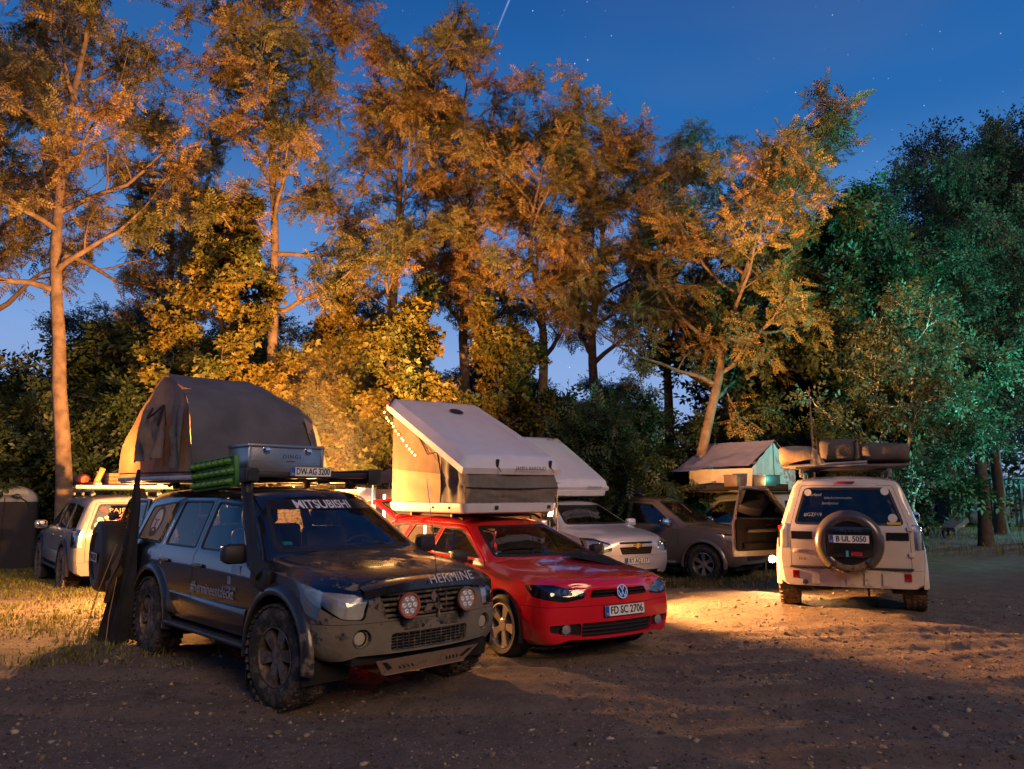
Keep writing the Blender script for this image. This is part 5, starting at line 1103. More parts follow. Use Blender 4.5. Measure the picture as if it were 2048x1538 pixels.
# ============================================================ 4. bronze-grey pickup with a pale hard-top
BRZ = mat('bronze_grey_paint', (.16, .125, .11), .28, .35, coat=.8, var=.06, scale=3)
NP_ = (3.281, 17.872)
NST = [(2.30, .40, .64, .74, .6, .72, .90, .58, 1.00, 1.03, .13, 0), (2.22, .36, .78, .83, .6, .81, .95, .65, 1.045, 1.08, .11, 0), (2.05, .34, .86, .89, .62, .87, .99, .70, 1.08, 1.12, .06, 0), (1.65, .33, .88, .91, .64, .89, 1.04, .73, 1.11, 1.16, .04, 0), (1.3, .33, .885, .915, .65, .895, 1.07, .75, 1.135, 1.18, .08, 0),
       (1.12, .33, .885, .915, .65, .895, 1.08, .765, 1.15, 1.20, .13, 0), (.32, .33, .885, .915, .65, .895, 1.10, .57, 1.66, 1.715, .10, 0), (0, .33, .885, .915, .65, .895, 1.10, .585, 1.715, 1.77, .03, 0), (-.7, .33, .885, .915, .65, .895, 1.10, .585, 1.73, 1.785, 0, 0), (-1.08, .34, .88, .91, .65, .89, 1.10, .57, 1.70, 1.755, -.01, .02), (-1.16, .35, .87, .90, .65, .88, 1.10, .55, 1.67, 1.72, -.01, .03)]
nwp = wheel_proto('wheel', .385, .26, .235, 6, RUB, mat('bright_alloy', (.40, .38, .36), .3, .8), True, True, .26)
smk = glass('smoked_window', (.08, .08, .085), .08, .02, .05)
nav, T, nd, _, sx, sy, HL = plain_car('pickup', 'bronze-grey double-cab pickup seen from the side with silver roof rails', (*NP_, gzf(*NP_) - .02), R(-40.4), NST, (5, 6), BRZ, glass('pickup_glass', (.35, .36, .36), .35, .02, .05), nwp, .385, (1.575, -9), 1.58, .455,
    win=[[(.88, 1.165), (-.20, 1.175), (-.20, 1.62), (.28, 1.59)], [(-.28, 1.175), (-1.02, 1.185), (-.98, 1.60), (-.28, 1.63)]],
    doors=[[(1.02, .46), (1.04, 1.11), (.28, 1.64), (-.23, 1.665), (-.23, .46)], [(-.245, .46), (-.245, 1.665), (-1.03, 1.655), (-1.10, 1.2), (-1.10, .46)]],
    ws=[(-.70, 1.20), (.70, 1.20), (.525, 1.65), (-.525, 1.65)], bonnet=[(2.24, -.60), (2.24, .60), (1.18, .75), (1.18, -.75)], head=[(.42, .82), (.60, .82), (.86, .93), (.92, 1.02), (.62, 1.00), (.42, .94)], hoff=1.26, bumper=.74,
    intake=([(-.40, .74), (.40, .74), (.44, .98), (-.44, .98)], [(-.5, .46), (.5, .46), (.52, .6), (-.52, .6)]), seats=[(.0, .38, .66, .5), (.0, -.38, .66, .5)], dash=(.9, 0, 1.06), handles=[(-.10, 1.00), (-.92, 1.0)], mir=(.80, .88, 1.22, CHR, 1.1), rails=(.05, -.95, .57, 1.82, ALLOY), wg2=smk)
nav['category'] = 'pickup'
for x in (-1.575,):
    for sg in (1, -1): put_wheel(nwp, nav, x, sg * .79, .385); wheel_house(nav, x, .385, .45, .45, .90, sg)
g = MB()
for sg in (1, -1):
    P = [[(x, sg * (.885 + .02 * math.sin(math.pi * (z - .45) / .65)), z) for z in (.42, .6, .8, 1.0, 1.10)] for x in (-1.20, -1.28)]
    g.grid(P)
    pr = [(-1.20, .42), (-1.20, 1.10), (-2.88, 1.10), (-2.92, .45)]
    ap = [(-1.20, .42)] + [(-1.575 + .455 * math.cos(R(a)), .385 + .455 * math.sin(R(a))) for a in range(5, 180, 12)] + [(-2.92, .45), (-2.88, 1.10), (-1.20, 1.10)]
    g.prism(ap, .84, .905, lambda x, z, y, s=sg: Vector((x, s * y, z)))
g.box((-2.90, 0, .78), (.05, 1.74, .62), None, .02); g.build('cargo_bed', BRZ, nav)
HT = mat('hardtop_white', (.50, .50, .50), .4); g = MB()
g.prism([(-1.22, 1.115), (-2.92, 1.115), (-2.80, 1.70), (-2.4, 1.76), (-1.22, 1.76)], -.80, .80, lambda x, z, y: Vector((x, y * (1 - .12 * max(0, z - 1.1)), z))); ht = g.build('hard_top', HT, nav)
for sg in (1, -1):
    g = MB(); g.prism(rounded([(-1.38, 1.22), (-2.55, 1.22), (-2.48, 1.60), (-1.38, 1.62)], .05), .74, .79, lambda x, z, y, s=sg: Vector((x, s * y, z))); g.build('side_window', mat('tinted_pane', (.01, .01, .012), .06, coat=.5), ht)
    for q in ([(-1.36, 1.205), (-2.57, 1.205)], [(-1.36, 1.63), (-2.50, 1.61)]): g = MB(); g.tube([(p[0], sg * .778, p[1]) for p in q], .014, 6); g.build('window_bar', mat('pale_bar', (.7, .7, .7), .4), ht)
for sg in (1, -1): g = MB(); g.box((-.05, sg * .90, .40), (2.0, .14, .05), None, .02); g.build('side_step', ALLOY, nav)
for sg in (1, -1): arc_flare(nav, 1.575, .385, .455, .895, sg, BRZ, wdt=.06, out=.035)
# ============================================================ 5. white off-roader seen from behind, driver's door open
WP_ = (5.253, 12.362)
white, T, doors, tg, sx, sy, paint, bf, br, wp = off_roader('white', (*WP_, gzf(*WP_) + .0), R(67.4), 'white off-road car seen from behind with its driver door open')
GLB = mat('gloss_black', (.012, .012, .013), .12, coat=.5); WD = mat('faded_decal', (.34, .36, .38), .5)
def rx(y, z): return sx(y, z, -4.)
spare(tg, wp, mat('gunmetal_cover', (.075, .068, .062), .32, .3, coat=.5), GLB, .93, k_=.94)
g = MB(); g.box((-2.645, 0, .945), (.02, .54, .38), None, .09); g.build('plate_recess', GLB, tg)
plate(tg, 'B UL 5050', (-2.665, .0, .98), (0, -1, 0), (0, 0, 1), .47, .105)
letter('P A J E R O', .055, CHR, tg, (0, -1, 0), (0, 0, 1), (-2.66, 0, 1.088), sx=1.2)
diamonds(tg, (-2.47, -.02, 1.235), (0, -1, 0), (.15, 0, 1), .048, CHR)
for y, w, h, m in ((.03, .03, .075, mat('blue_sticker', (.05, .35, .45), .5)), (-.08, .13, .05, mat('red_sticker', (.32, .02, .03), .5))): g = MB(); g.box((-2.66, y, .80), (.004, w, h)); g.build('sticker', m, tg)
for sg in (1, -1): g = MB(); g.prism([(sg * .44, .955), (sg * .70, .955), (sg * .70, 1.055), (sg * .44, 1.055)], 0, .008, lambda y, z, d: Vector((rx(y, z) - d, y, z))); g.build('dark_strip', GLB, tg)
g = MB(); g.tube([(-2.30, .0, 1.14), (-2.34, .02, 1.17), (-2.24, .42, 1.22)], .010, 6); g.build('wiper', BLKT, tg)
def wdec(t, s, y, z, m=WD, **k): hug(t, s, m, tg, T, (0, -1, 0), (0, 0, 1), (-3, y, z), (1, 0, 0), off=.004, **k)
wdec('#GZF19', .065, .42, 1.27); wdec('overland', .055, .40, 1.53, shear=.2); wdec('familytour', .05, .20, 1.42, shear=.2); wdec('#dachzeltnomaden', .045, .10, 1.49)
def disc(par, y, z, r, m, xx=None):
    g = MB(); n = 20; g.prism([(y + r * math.cos(2 * math.pi * k / n), z + r * math.sin(2 * math.pi * k / n)) for k in range(n)], .004, .005, lambda a, b, d: Vector((rx(a, b) - d, a, b))); return g.build('sticker', m, par)
for y, z, r in ((.47, 1.56, .045), (-.46, 1.575, .05), (-.53, 1.235, .055)): d_ = disc(tg, y, z, r, mat('round_decal', (.50, .48, .44), .5))
g = MB(); g.prism([(-.46, 1.155), (-.62, 1.155), (-.62, 1.185), (-.46, 1.185)], .004, .006, lambda a, b, d: Vector((rx(a, b) - d, a, b))); g.build('sticker', mat('yellow_sticker', (.55, .35, .02), .5), tg)
wdec('DI-D', .045, .57, .70, GLB)
for sg in (1, -1):
    g = MB(); g.box((rx(sg * .64, .50) - .008, sg * .66, .50), (.02, .085, .10), Matrix.Rotation(sg * .2, 3, 'Z'), .006); g.build('reflector', RED_L, br)
for y in np.linspace(-.42, .42, 5): g = MB(); g.prism([(y - .05, .39), (y + .05, .39), (y + .045, .55), (y - .045, .55)], 0, .022, lambda a, b, d: Vector((rx(a, b) - d, a, b))); g.build('bumper_rib', paint, br)
g = MB(); g.box((-2.33, 0, .60), (.10, 1.46, .03), None, .01); g.build('bumper_step', BLKT, br)
g = MB(); g.tube([(-2.2, .55, .42), (-2.36, .55, .40)], .035, 10); g.build('exhaust', ALLOYM, white)
g = MB(); g.tube([(-2.3, -.2, .36), (-2.35, -.2, .30), (-2.30, -.2, .26)], .014, 6); g.box((-2.2, 0, .38), (.08, 1.1, .07), None, .02); g.build('tow_bar', DARKW, white)
for z in (.78, 1.10): g = MB(); g.box((rx(-.70, z) - .012, -.715, z), (.03, .07, .06), None, .01); g.build('hinge', paint, tg)
g = MB(); g.box((rx(.60, .80) - .012, .60, .80), (.03, .17, .05), None, .014); g.build('tailgate_handle', paint, tg)
g = MB(); g.box((rx(0, 1.70) - .02, 0, 1.695), (.04, .22, .02), None, .008); g.build('high_brake_light', RED_L, white)
for sg in (1, -1):
    for z in (.90, .985, 1.07): g = MB(); g.box((-2.235, sg * .765, z), (.05, .085, .07), Matrix.Rotation(sg * .25, 3, 'Z'), .015); g.build('lamp_cell', RED_L if z != .985 else mat('amber_lens', (.45, .16, .02), .15, coat=.5), white)
# open driver's door: rotate about its front hinge, line the inside
H_ = Matrix.Translation((.96, .885, 0)) @ Matrix.Rotation(R(-43), 4, 'Z') @ Matrix.Translation((-.96, -.885, 0)); d = doors[20]
TRIM = mat('door_trim', (.012, .011, .011), .9, spec=.15)
g = MB(); g.prism(rounded([(.86, .60), (.86, 1.10), (-.26, 1.12), (-.26, .60)], .05), .83, .855, lambda x, z, y: Vector((x, y, z))); g.build('inner_trim', TRIM, d)
g = MB(); g.box((.25, .80, .93), (.62, .07, .06), None, .025); g.build('armrest', mat('armrest_grey', (.10, .085, .07), .6), d)
g = MB(); g.box((.25, .81, .68), (.80, .06, .12), None, .03); g.build('door_pocket', TRIM, d)
g = MB(); g.box((.42, .815, 1.02), (.14, .03, .035), None, .01); g.build('inner_handle', CHR, d)
d.matrix_local = H_
# whip aerial and roof bars
g = MB(); g.tube([(.7, .45, 1.2), (.65, .45, 2.4), (.60, .46, 3.35)], .012, 6, rs=[.020, .017, .010]); g.build('whip_antenna', mat('brown_whip', (.34, .17, .10), .5), white)
for x in (.0, -.9, -1.75): g = MB(); g.box((x, 0, 1.90), (.06, 1.26, .035), None, .008); g.build('roof_bar', BLKT, white)

# ============================================================ 6. muddy white off-roader on the grass, seen from its rear corner
LP = (-8.25, 15.9)
left, T, doors, tg, sx, sy, paint, bf, br, wp = off_roader('left', (*LP, gzf(*LP) - .02), R(128.3), 'muddy white off-road car on the grass with orange kit on its roof')
spare(tg, wp, BLKT, BLKT, .93, cov=(0, 360))
TAN = mat('tan_decal', (.42, .28, .16), .5); REDD = mat('red_decal', (.50, .035, .03), .5)
def wdec(t, s, y, z, m=WD, **k): hug(t, s, m, tg, T, (0, -1, 0), (0, 0, 1), (-3, y, z), (1, 0, 0), off=.004, **k)
wdec('PAJERO', .115, .13, 1.50, TAN, sx=1.2); wdec('4x4', .12, .10, 1.40, mat('coral_decal', (.62, .20, .12), .5), shear=.35, bold=.006, sx=1.2); wdec('OFF-ROAD', .045, .12, 1.325, REDD, sx=1.3, bold=.002); wdec('BODENSEE', .045, .10, 1.25, mat('white_decal'))
for k, (y, z, s) in enumerate(((.44, 1.53, .05), (.47, 1.50, .045), (.42, 1.48, .045))): g = MB(); g.prism([(y - s, z), (y - s * .2, z - s * .7), (y + s, z + s * .1), (y + s * .2, z + s * .7)], .004, .006, lambda a, b, d: Vector((rx(a, b) - d, a, b))); g.build('sticker', REDD, tg)
for y, z, r in ((.50, 1.33, .05), (.40, 1.37, .035), (.52, 1.22, .07), (.38, 1.29, .04)): disc(tg, y, z, r, mat('round_decal'))
for x in (.1, -.8, -1.7): g = MB(); g.box((x, 0, 1.90), (.06, 1.30, .035), None, .008); g.build('roof_bar', BLKT, left)
g = MB(); g.box((-1.95, 0, 1.945), (.10, 1.75, .08), None, .02); g.build('awning_rail', mat('rail_alu', (.45, .40, .34), .4, .5), left)
for sg in (1, -1): g = MB(); g.box((-2.02, sg * .52, 1.99), (.06, .10, .07), None, .01); g.build('work_light', emit('work_light', (1, .55, .2), 2.5), left)

# ============================================================ 7. silver off-roader parked behind, carrying the ridge tent
SP_ = (5.35, 19.3)
SST = [(a, b, c, d_, e, f_, g_, h_ * 1.06 if i > 5 else h_, zr + (.05 if i > 5 else 0), zc + (.05 if i > 5 else 0), bx, rk) for i, (a, b, c, d_, e, f_, g_, h_, zr, zc, bx, rk) in enumerate(PST)]
SIL2 = mat('dull_silver_paint', (.36, .37, .39), .3, .4, coat=.6, var=.06)
silver, T, sd_, _, sx, sy, HL = plain_car('off_road_car', 'silver off-road car half hidden by the open white door, ridge tent on top', (*SP_, gzf(*SP_) - .02), R(165), SST, (5, 6), SIL2, glass('silver_glass', (.2, .21, .21), .35, .02, .05), wp, .39, (1.39, -1.39), 1.58, .47,
    win=[[(.80, 1.135), (-.27, 1.135), (-.27, 1.665), (.22, 1.62)], [(-.37, 1.135), (-1.17, 1.135), (-1.10, 1.67), (-.37, 1.67)], [(-1.30, 1.135), (-2.02, 1.16), (-1.95, 1.60), (-1.23, 1.66)]],
    doors=[[(.95, .50), (.985, 1.09), (.24, 1.69), (-.315, 1.71), (-.315, .50)], [(-.325, .50), (-.325, 1.71), (-1.155, 1.71), (-1.24, 1.08), (-.92, .50)]], ws=[(-.72, 1.165), (.72, 1.165), (.545, 1.69), (-.545, 1.69)], rw=[(-.64, 1.14), (.64, 1.14), (.53, 1.66), (-.53, 1.66)],
    bonnet=[(2.07, -.60), (2.07, .60), (1.07, .73), (1.07, -.73)], head=[(.385, .715), (.56, .735), (.80, .855), (.885, .975), (.60, .955), (.345, .905)], bumper=.698, intake=([(-.40, .715), (.40, .715), (.47, .905), (-.47, .905)],), seats=[(.10, .37, .62, .5), (.10, -.37, .62, .5)], dash=(.8, 0, 1.02), handles=[(-.18, .985), (-1.03, .985)], mir=(.80, .86, 1.16, SIL2, 1.0), rbump=.585)
for sg in (1, -1):
    hug('overlander', .075, mat('white_decal'), silver, T, (sg * -1, 0, 0), (0, 0, 1), (-1.62, sg * 1.6, 1.50), (0, -sg, 0), off=.012)
    g = MB(); st_ = [(-1.62 + (.10 if k % 2 == 0 else .045) * math.cos(R(90 + 36 * k)), 1.34 + (.10 if k % 2 == 0 else .045) * math.sin(R(90 + 36 * k))) for k in range(10)]
    g.prism(st_, .010, .012, lambda x, z, d, s=sg: Vector((x, sy(x, z, s) + s * d, z))); g.build('star_sticker', mat('white_decal'), silver)
for x in (.1, -.8, -1.7): g = MB(); g.box((x, 0, 1.90), (.06, 1.30, .035), None, .008); g.build('roof_bar', BLKT, silver)
# ------------------------------------------------------------------ squat the cabins to their real rooflines
def squash(root, z0, k):
    done = set()
    def rec(o):
        for ch in o.children:
            if ch.name.startswith(('wheel', 'spare_wheel')) and ch.type == 'EMPTY': continue
            if ch.type == 'MESH' and ch.data.name not in done:
                done.add(ch.data.name); n = len(ch.data.vertices); a = np.empty(n * 3, np.float32); ch.data.vertices.foreach_get('co', a); a = a.reshape(-1, 3)
                z = a[:, 2]; a[:, 2] = np.where(z > z0, z0 + (z - z0) * k, z); ch.data.vertices.foreach_set('co', a.ravel()); ch.data.update()
            rec(ch)
    rec(root)
squash(dark, 1.06, .90); squash(left, 1.06, .93); squash(mpv, 1.0, .92)
_m = gtg.matrix_local.copy(); gtg.matrix_local = Matrix.Identity(4); squash(golf, .90, .85)
gtg.matrix_local = Matrix.Translation((-1.98, 0, 1.27)) @ Matrix.Rotation(R(84), 4, 'Y') @ Matrix.Translation((1.98, 0, -1.27))

# ------------------------------------------------------------------ cloth
def sheet(C, nu=16, nv=12, wr=.015, seed=1, fr=3., sag=0., folds=0., ff=5.):
    """C: four corners p00, p10, p11, p01 -> wrinkled grid"""
    c = [Vector(p) for p in C]; n = ((c[1] - c[0]).cross(c[3] - c[0])).normalized(); P = []
    for i in range(nu + 1):
        u = i / nu; row = []
        for j in range(nv + 1):
            v = j / nv; p = c[0] * (1 - u) * (1 - v) + c[1] * u * (1 - v) + c[2] * u * v + c[3] * (1 - u) * v
            e = math.sin(math.pi * u) * math.sin(math.pi * v); d = wr * float(fbm(np.array([u * fr * 2 + seed * 3.1]), np.array([v * fr + seed]), seed, 4)[0]) * (.25 + e)
            d += folds * math.sin(u * ff * 6.28 + seed + 1.5 * math.sin(v * 2 + seed)) * (.3 + .7 * v); row.append(p + n * d - Vector((0, 0, sag * e)))
        P.append(row)
    return P
def cloth(name, C, m, parent, thick=0., **kw):
    g = MB(); P = sheet(C, **kw); g.grid(P)
    if thick:
        c = [Vector(p) for p in C]; n = ((c[1] - c[0]).cross(c[3] - c[0])).normalized() * thick; g.grid([[p - n for p in r] for r in P][::-1])
    return g.build(name, m, parent, 60, fix=not thick)
def frame_of(car):
    return Matrix.Translation(car.location) @ Matrix.Rotation(car.rotation_euler.z, 4, 'Z')
def on_car(name, label, cat, car, group=None):
    t = thing(name, label, cat, car.location, car.rotation_euler.z, group); return t

CANV = mat('grey_canvas', (.082, .088, .105), .85, var=.25, scale=3, bump=.35, bscale=25)
BEIG = mat('beige_canvas', (.46, .34, .23), .85, var=.15, scale=3, bump=.3, bscale=22, transl=.45)
BRNW = mat('brown_mesh', (.16, .105, .07), .9, var=.15, bump=.2, bscale=200)
BLKC = mat('black_cloth', (.012, .012, .014), .85, var=.3, bump=.35, bscale=18)
GRYW = mat('tent_grey', (.14, .13, .12), .8, var=.15, scale=4, bump=.3, bscale=20, transl=.12)
SHELL = mat('white_gelcoat', (.60, .61, .66), .30, coat=.4, var=.05)
ALU = mat('brushed_aluminium', (.30, .31, .30), .36, .85, var=.12, bump=.1, bscale=30)

# ---- soft roof tent on the dark car, opened over the tail
rt = on_car('roof_tent', 'grey canvas roof tent unfolded over the tail of the dark off-roader', 'tent', dark)
_dx, _dz = -.10, -.03
prof = [(-.72, 1.835), (-.80, 2.10), (-.92, 2.45), (-1.02, 2.66), (-1.14, 2.76), (-1.42, 2.88), (-1.70, 2.96), (-1.78, 2.95), (-2.08, 2.78), (-2.42, 2.62), (-2.78, 2.40), (-3.02, 2.22), (-3.06, 2.05), (-3.08, 1.86)]
YL, YR = -.74, .74
def skin(name, pts, m, wr, seed, y0=YL, y1=YR, ny=18, sub=3, lip=.05):
    q = [];
    for a, b in zip(pts[:-1], pts[1:]):
        for k in range(sub): t = k / sub; q.append((a[0] + (b[0] - a[0]) * t, a[1] + (b[1] - a[1]) * t))
    q.append(pts[-1]); P = []
    for i, (x, z) in enumerate(q):
        dx, dz = (q[min(i + 1, len(q) - 1)][0] - q[max(i - 1, 0)][0], q[min(i + 1, len(q) - 1)][1] - q[max(i - 1, 0)][1]); L_ = math.hypot(dx, dz) or 1; nx, nz = dz / L_, -dx / L_
        row = []
        for j in range(ny + 1):
            v = j / ny; y = y0 + (y1 - y0) * v; d = wr * float(fbm(np.array([i * .35 + seed]), np.array([y * 2.4 + seed]), seed, 4)[0]) - .02 * math.sin(math.pi * v) * (1 if 2 < i < len(q) - 3 else .3)
            hip = 1.05 - .20 * max(0, v - .68) / .32; row.append((x + nx * -d, y, 1.84 + (z + nz * -d - 1.84) * hip))
        P.append(row)
    g = MB(); g.grid(P); return g.build(name, m, rt, 50)
skin('front_wall', prof[:5], CANV, .05, 3); skin('roof', prof[4:8], CANV, .04, 5); skin('rear_slope', prof[7:12], BEIG, .03, 7); skin('rear_wall', prof[11:], BEIG, .03, 9)
for y, nm in ((YL + .01, 'gable'), (YR - .01, 'gable')):
    # gable panels: front part coloured darker as its shade, rear part thin pale canvas
    g = MB(); n = 14; P = []
    def zt(x):
        for a, b in zip(prof[:-1], prof[1:]):
            if b[0] <= x <= a[0]: return a[1] + (b[1] - a[1]) * ((x - a[0]) / (b[0] - a[0] + 1e-9))
        return 1.85
    for (x0, x1, m_, nn) in ((-.75, -2.30, mat('shaded_canvas', (.28, .195, .135), .85, var=.2, bump=.3, bscale=20, transl=.04), 'gable_front'), (-2.30, -3.05, BEIG, 'gable_rear')):
        g = MB(); P = []
        for i in range(15):
            x = x0 + (x1 - x0) * i / 14; top = 1.84 + (zt(x) - .012 - 1.84) * (.84 if y > 0 else 1.045); row = []
            for j in range(11): z = 1.84 + (top - 1.84) * j / 10; row.append((x, y + (.03 if y < 0 else -.03) * math.sin(math.pi * j / 10) * math.sin(math.pi * i / 14) + .05 * float(fbm(np.array([x * 4.]), np.array([z * 1.6 + y]), 3, 3)[0]), z))
            P.append(row)
        g.grid(P); gp_ = g.build(nn, m_, rt, 70)
    g = MB(); g.tube([(-2.30, y * 1.005, 1.84), (-2.30, y * 1.005, zt(-2.30))], .008, 5); g.tube([(-.75, y * 1.01, 1.90), (-3.06, y * 1.01, 1.92)], .008, 5); g.build('seam', BLKC, rt)
FLP = mat('flap_canvas', (.17, .125, .092), .85, var=.2, bump=.3, bscale=22)
cloth('window_flap', [(-1.30, YL - .10, 2.64), (-2.05, YL - .10, 2.62), (-2.02, YL - .20, 2.02), (-1.18, YL - .16, 2.06)], FLP, rt, nu=26, nv=14, wr=.10, seed=4, folds=.028, ff=3.2)
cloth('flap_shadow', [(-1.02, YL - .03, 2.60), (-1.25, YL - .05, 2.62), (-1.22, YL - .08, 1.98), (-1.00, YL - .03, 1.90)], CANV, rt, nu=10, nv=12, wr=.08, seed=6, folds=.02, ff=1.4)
cloth('side_flap', [(-.92, .58, 2.56), (-1.0, .80, 2.46), (-.84, .90, 1.90), (-.72, .72, 1.90)], BEIG, rt, nu=8, nv=12, wr=.05, seed=8)
g = MB(); g.tube([(-1.35, YL - .12, 2.62), (-1.42, YL - .20, 2.52), (-1.62, YL - .19, 2.50), (-1.66, YL - .12, 2.62)], .011, 6); g.tube([(-1.34, YL - .12, 2.63), (-1.36, YL - .16, 2.40)], .014, 6); g.build('strap', BLKC, rt)
g = MB(); g.box((-1.88, 0, 1.822), (2.36, 1.44, .045), None, .01); g.build('base_board', mat('tent_floor', (.12, .09, .07), .6), rt); rt.location = Matrix.Rotation(rt.rotation_euler.z, 3, 'Z') @ Vector((_dx, 0, _dz)) + rt.location
for sg in (1, -1): g = MB(); g.box((-1.88, sg * .735, 1.845), (2.36, .03, .05), None, .008); g.build('base_rail', mat('rail_alu', (.45, .40, .34), .4, .5), rt)
# ladder at the tail
lad = thing('ladder', 'aluminium ladder under the overhang of the grey roof tent', 'ladder', dark.location, dark.rotation_euler.z)
for y in (.25, .62): g = MB(); g.tube([(-3.02, y, 1.80), (-3.42, y, .03)], .02, 6); g.build('stile', ALU, lad)
for k in range(6): t = (k + .6) / 6.4; g = MB(); g.tube([(-3.02 - .40 * t, .25, 1.80 - 1.77 * t), (-3.02 - .40 * t, .62, 1.80 - 1.77 * t)], .016, 6); g.build('rung', ALU, lad)
# ---- black cloth hanging from the tent edge to the ground
dr = on_car('black_tarp', 'long black tarp hanging from the roof tent to the ground behind the dark car', 'tarp', dark); P = []
for i in range(41):
    v = i / 40; z = 1.90 - 1.89 * v; wl_ = .05 + .13 * v ** .45 + .05 * math.sin(v * 9 + .6) * v + .26 * sstep(.35, 1., v); wr_ = .04 + .16 * sstep(0, .25, v) - .03 * math.sin(v * 7); cx = -1.96 - .10 * v; row = []
    for j in range(33):
        u = j / 32; x = cx - wl_ + (wl_ + wr_) * u; fold = .055 * math.sin(u * 13 + 2.2 * v + .8 * math.sin(v * 6)) * (.25 + .9 * v) + .03 * math.sin(u * 29 + 5 * v) * v
        row.append((x, -.90 - .10 * v + fold, max(.012, z + (.05 * math.sin(u * 7 + 1) if v > .9 else .015 * math.sin(u * 9)))))
    P.append(row)
g = MB(); g.grid(P); g.build('hanging_cloth', BLKC, dr, 70)
cloth('loose_fold', [(-2.06, -.98, 1.10), (-1.90, -1.04, 1.02), (-2.02, -1.12, .50), (-2.40, -1.02, .42)], mat('tarp_lining', (.10, .065, .045), .8, bump=.3), dr, nu=14, nv=14, wr=.10, seed=71, folds=.03, ff=1.5)
g = MB(); g.tube([(-2.02, -1.06, 1.10), (-2.30, -1.14, .55), (-2.52, -1.20, .02)], .006, 6); g.build('pole', mat('tan_pole', (.30, .20, .12), .5), dr)
g = MB(); g.tube([(-1.97, -1.05, .75), (-1.98, -1.10, .35), (-1.97, -1.12, .02)], .005, 6); g.build('guy_line', mat('tan_pole'), dr)
# ---- green traction board
gb = on_car('traction_board', 'bright green plastic traction board strapped beside the roof rack', 'board', dark); GRN = mat('green_plastic', (.038, .17, .018), .45, var=.1, mud=((.10, .09, .05), .60, (0, 0, 0, 0), 12))
M_ = Matrix.Translation((-.36, -.70, 1.84)) @ Matrix.Rotation(R(4), 4, 'X') @ Matrix.Rotation(R(-3), 4, 'Y')
def tm(mb): mb.v = [tuple(M_ @ Vector(p)) for p in mb.v]; return mb
g = MB(); g.box((0, 0, 0), (1.02, .035, .30), None, .015); tm(g).build('board', GRN, gb)
for i in range(7):
    for j in range(3):
        g = MB(); g.lathe([(.001, -.070), (.020, -.070), (.040, -.02), (.048, 0)], (-.43 + i * .137 + (.06 if j % 2 else 0) - .02, -.012, -.095 + j * .095), 'Y', 8); tm(g).build('lug', GRN, gb)
g = MB(); [g.box((0, -.022, z), (1.0, .02, .018), None, .006) for z in (-.14, .14)]; [g.box((x, -.022, 0), (.018, .02, .28), None, .006) for x in (-.5, .5)]; tm(g).build('rim', GRN, gb)
# ---- aluminium box on the rack
ab = on_car('aluminium_box', 'dented aluminium storage box on the front of the roof rack', 'box', dark)
g = MB(); g.box((-.30, .13, 1.965), (.46, .84, .29), None, .015); g.build('body', ALU, ab)
g = MB(); g.box((-.30, .13, 2.125), (.475, .855, .035), None, .010); g.build('lid', ALU, ab)
for y in (-.27, .53): g = MB(); g.box((-.066, y, 1.965), (.012, .03, .29), None, .004); g.build('edge_trim', ALU, ab)
for y in (-.10, .36): g = MB(); g.box((-.066, y, 2.085), (.014, .075, .05), None, .006); g.tube([(-.058, y - .03, 2.06), (-.055, y, 2.045), (-.058, y + .03, 2.06)], .004, 5); g.build('latch', CHR, ab)
letter('DINGI', .06, mat('dark_decal', (.06, .06, .06), .6), ab, (0, 1, 0), (0, 0, 1), (-.068, .18, 2.02), spacing=1.3)
letter('outdoor', .03, mat('dark_decal'), ab, (0, 1, 0), (0, 0, 1), (-.068, .17, 1.975))
ab.location = Matrix.Rotation(ab.rotation_euler.z, 3, 'Z') @ Vector((-.05, -.20, 0)) + ab.location
# ---- rolled awning along the far side of the rack
aw = on_car('rolled_awning', 'long black rolled awning along the far side of the roof rack', 'awning', dark)
g = MB(); g.box((-.50, .79, 1.86), (1.95, .15, .15), None, .05); g.build('bag', BLKC, aw); g = MB(); g.box((.49, .79, 1.86), (.03, .16, .16), None, .02); g.build('end_cap', BLKT, aw); g = MB(); g.box((-.3, .66, 1.82), (.06, .16, .05), None, .01); g.box((-1.2, .66, 1.82), (.06, .16, .05), None, .01); g.build('bracket', BLKT, aw)

aw.location = Matrix.Rotation(aw.rotation_euler.z, 3, 'Z') @ Vector((-.05, -.17, -.045)) + aw.location
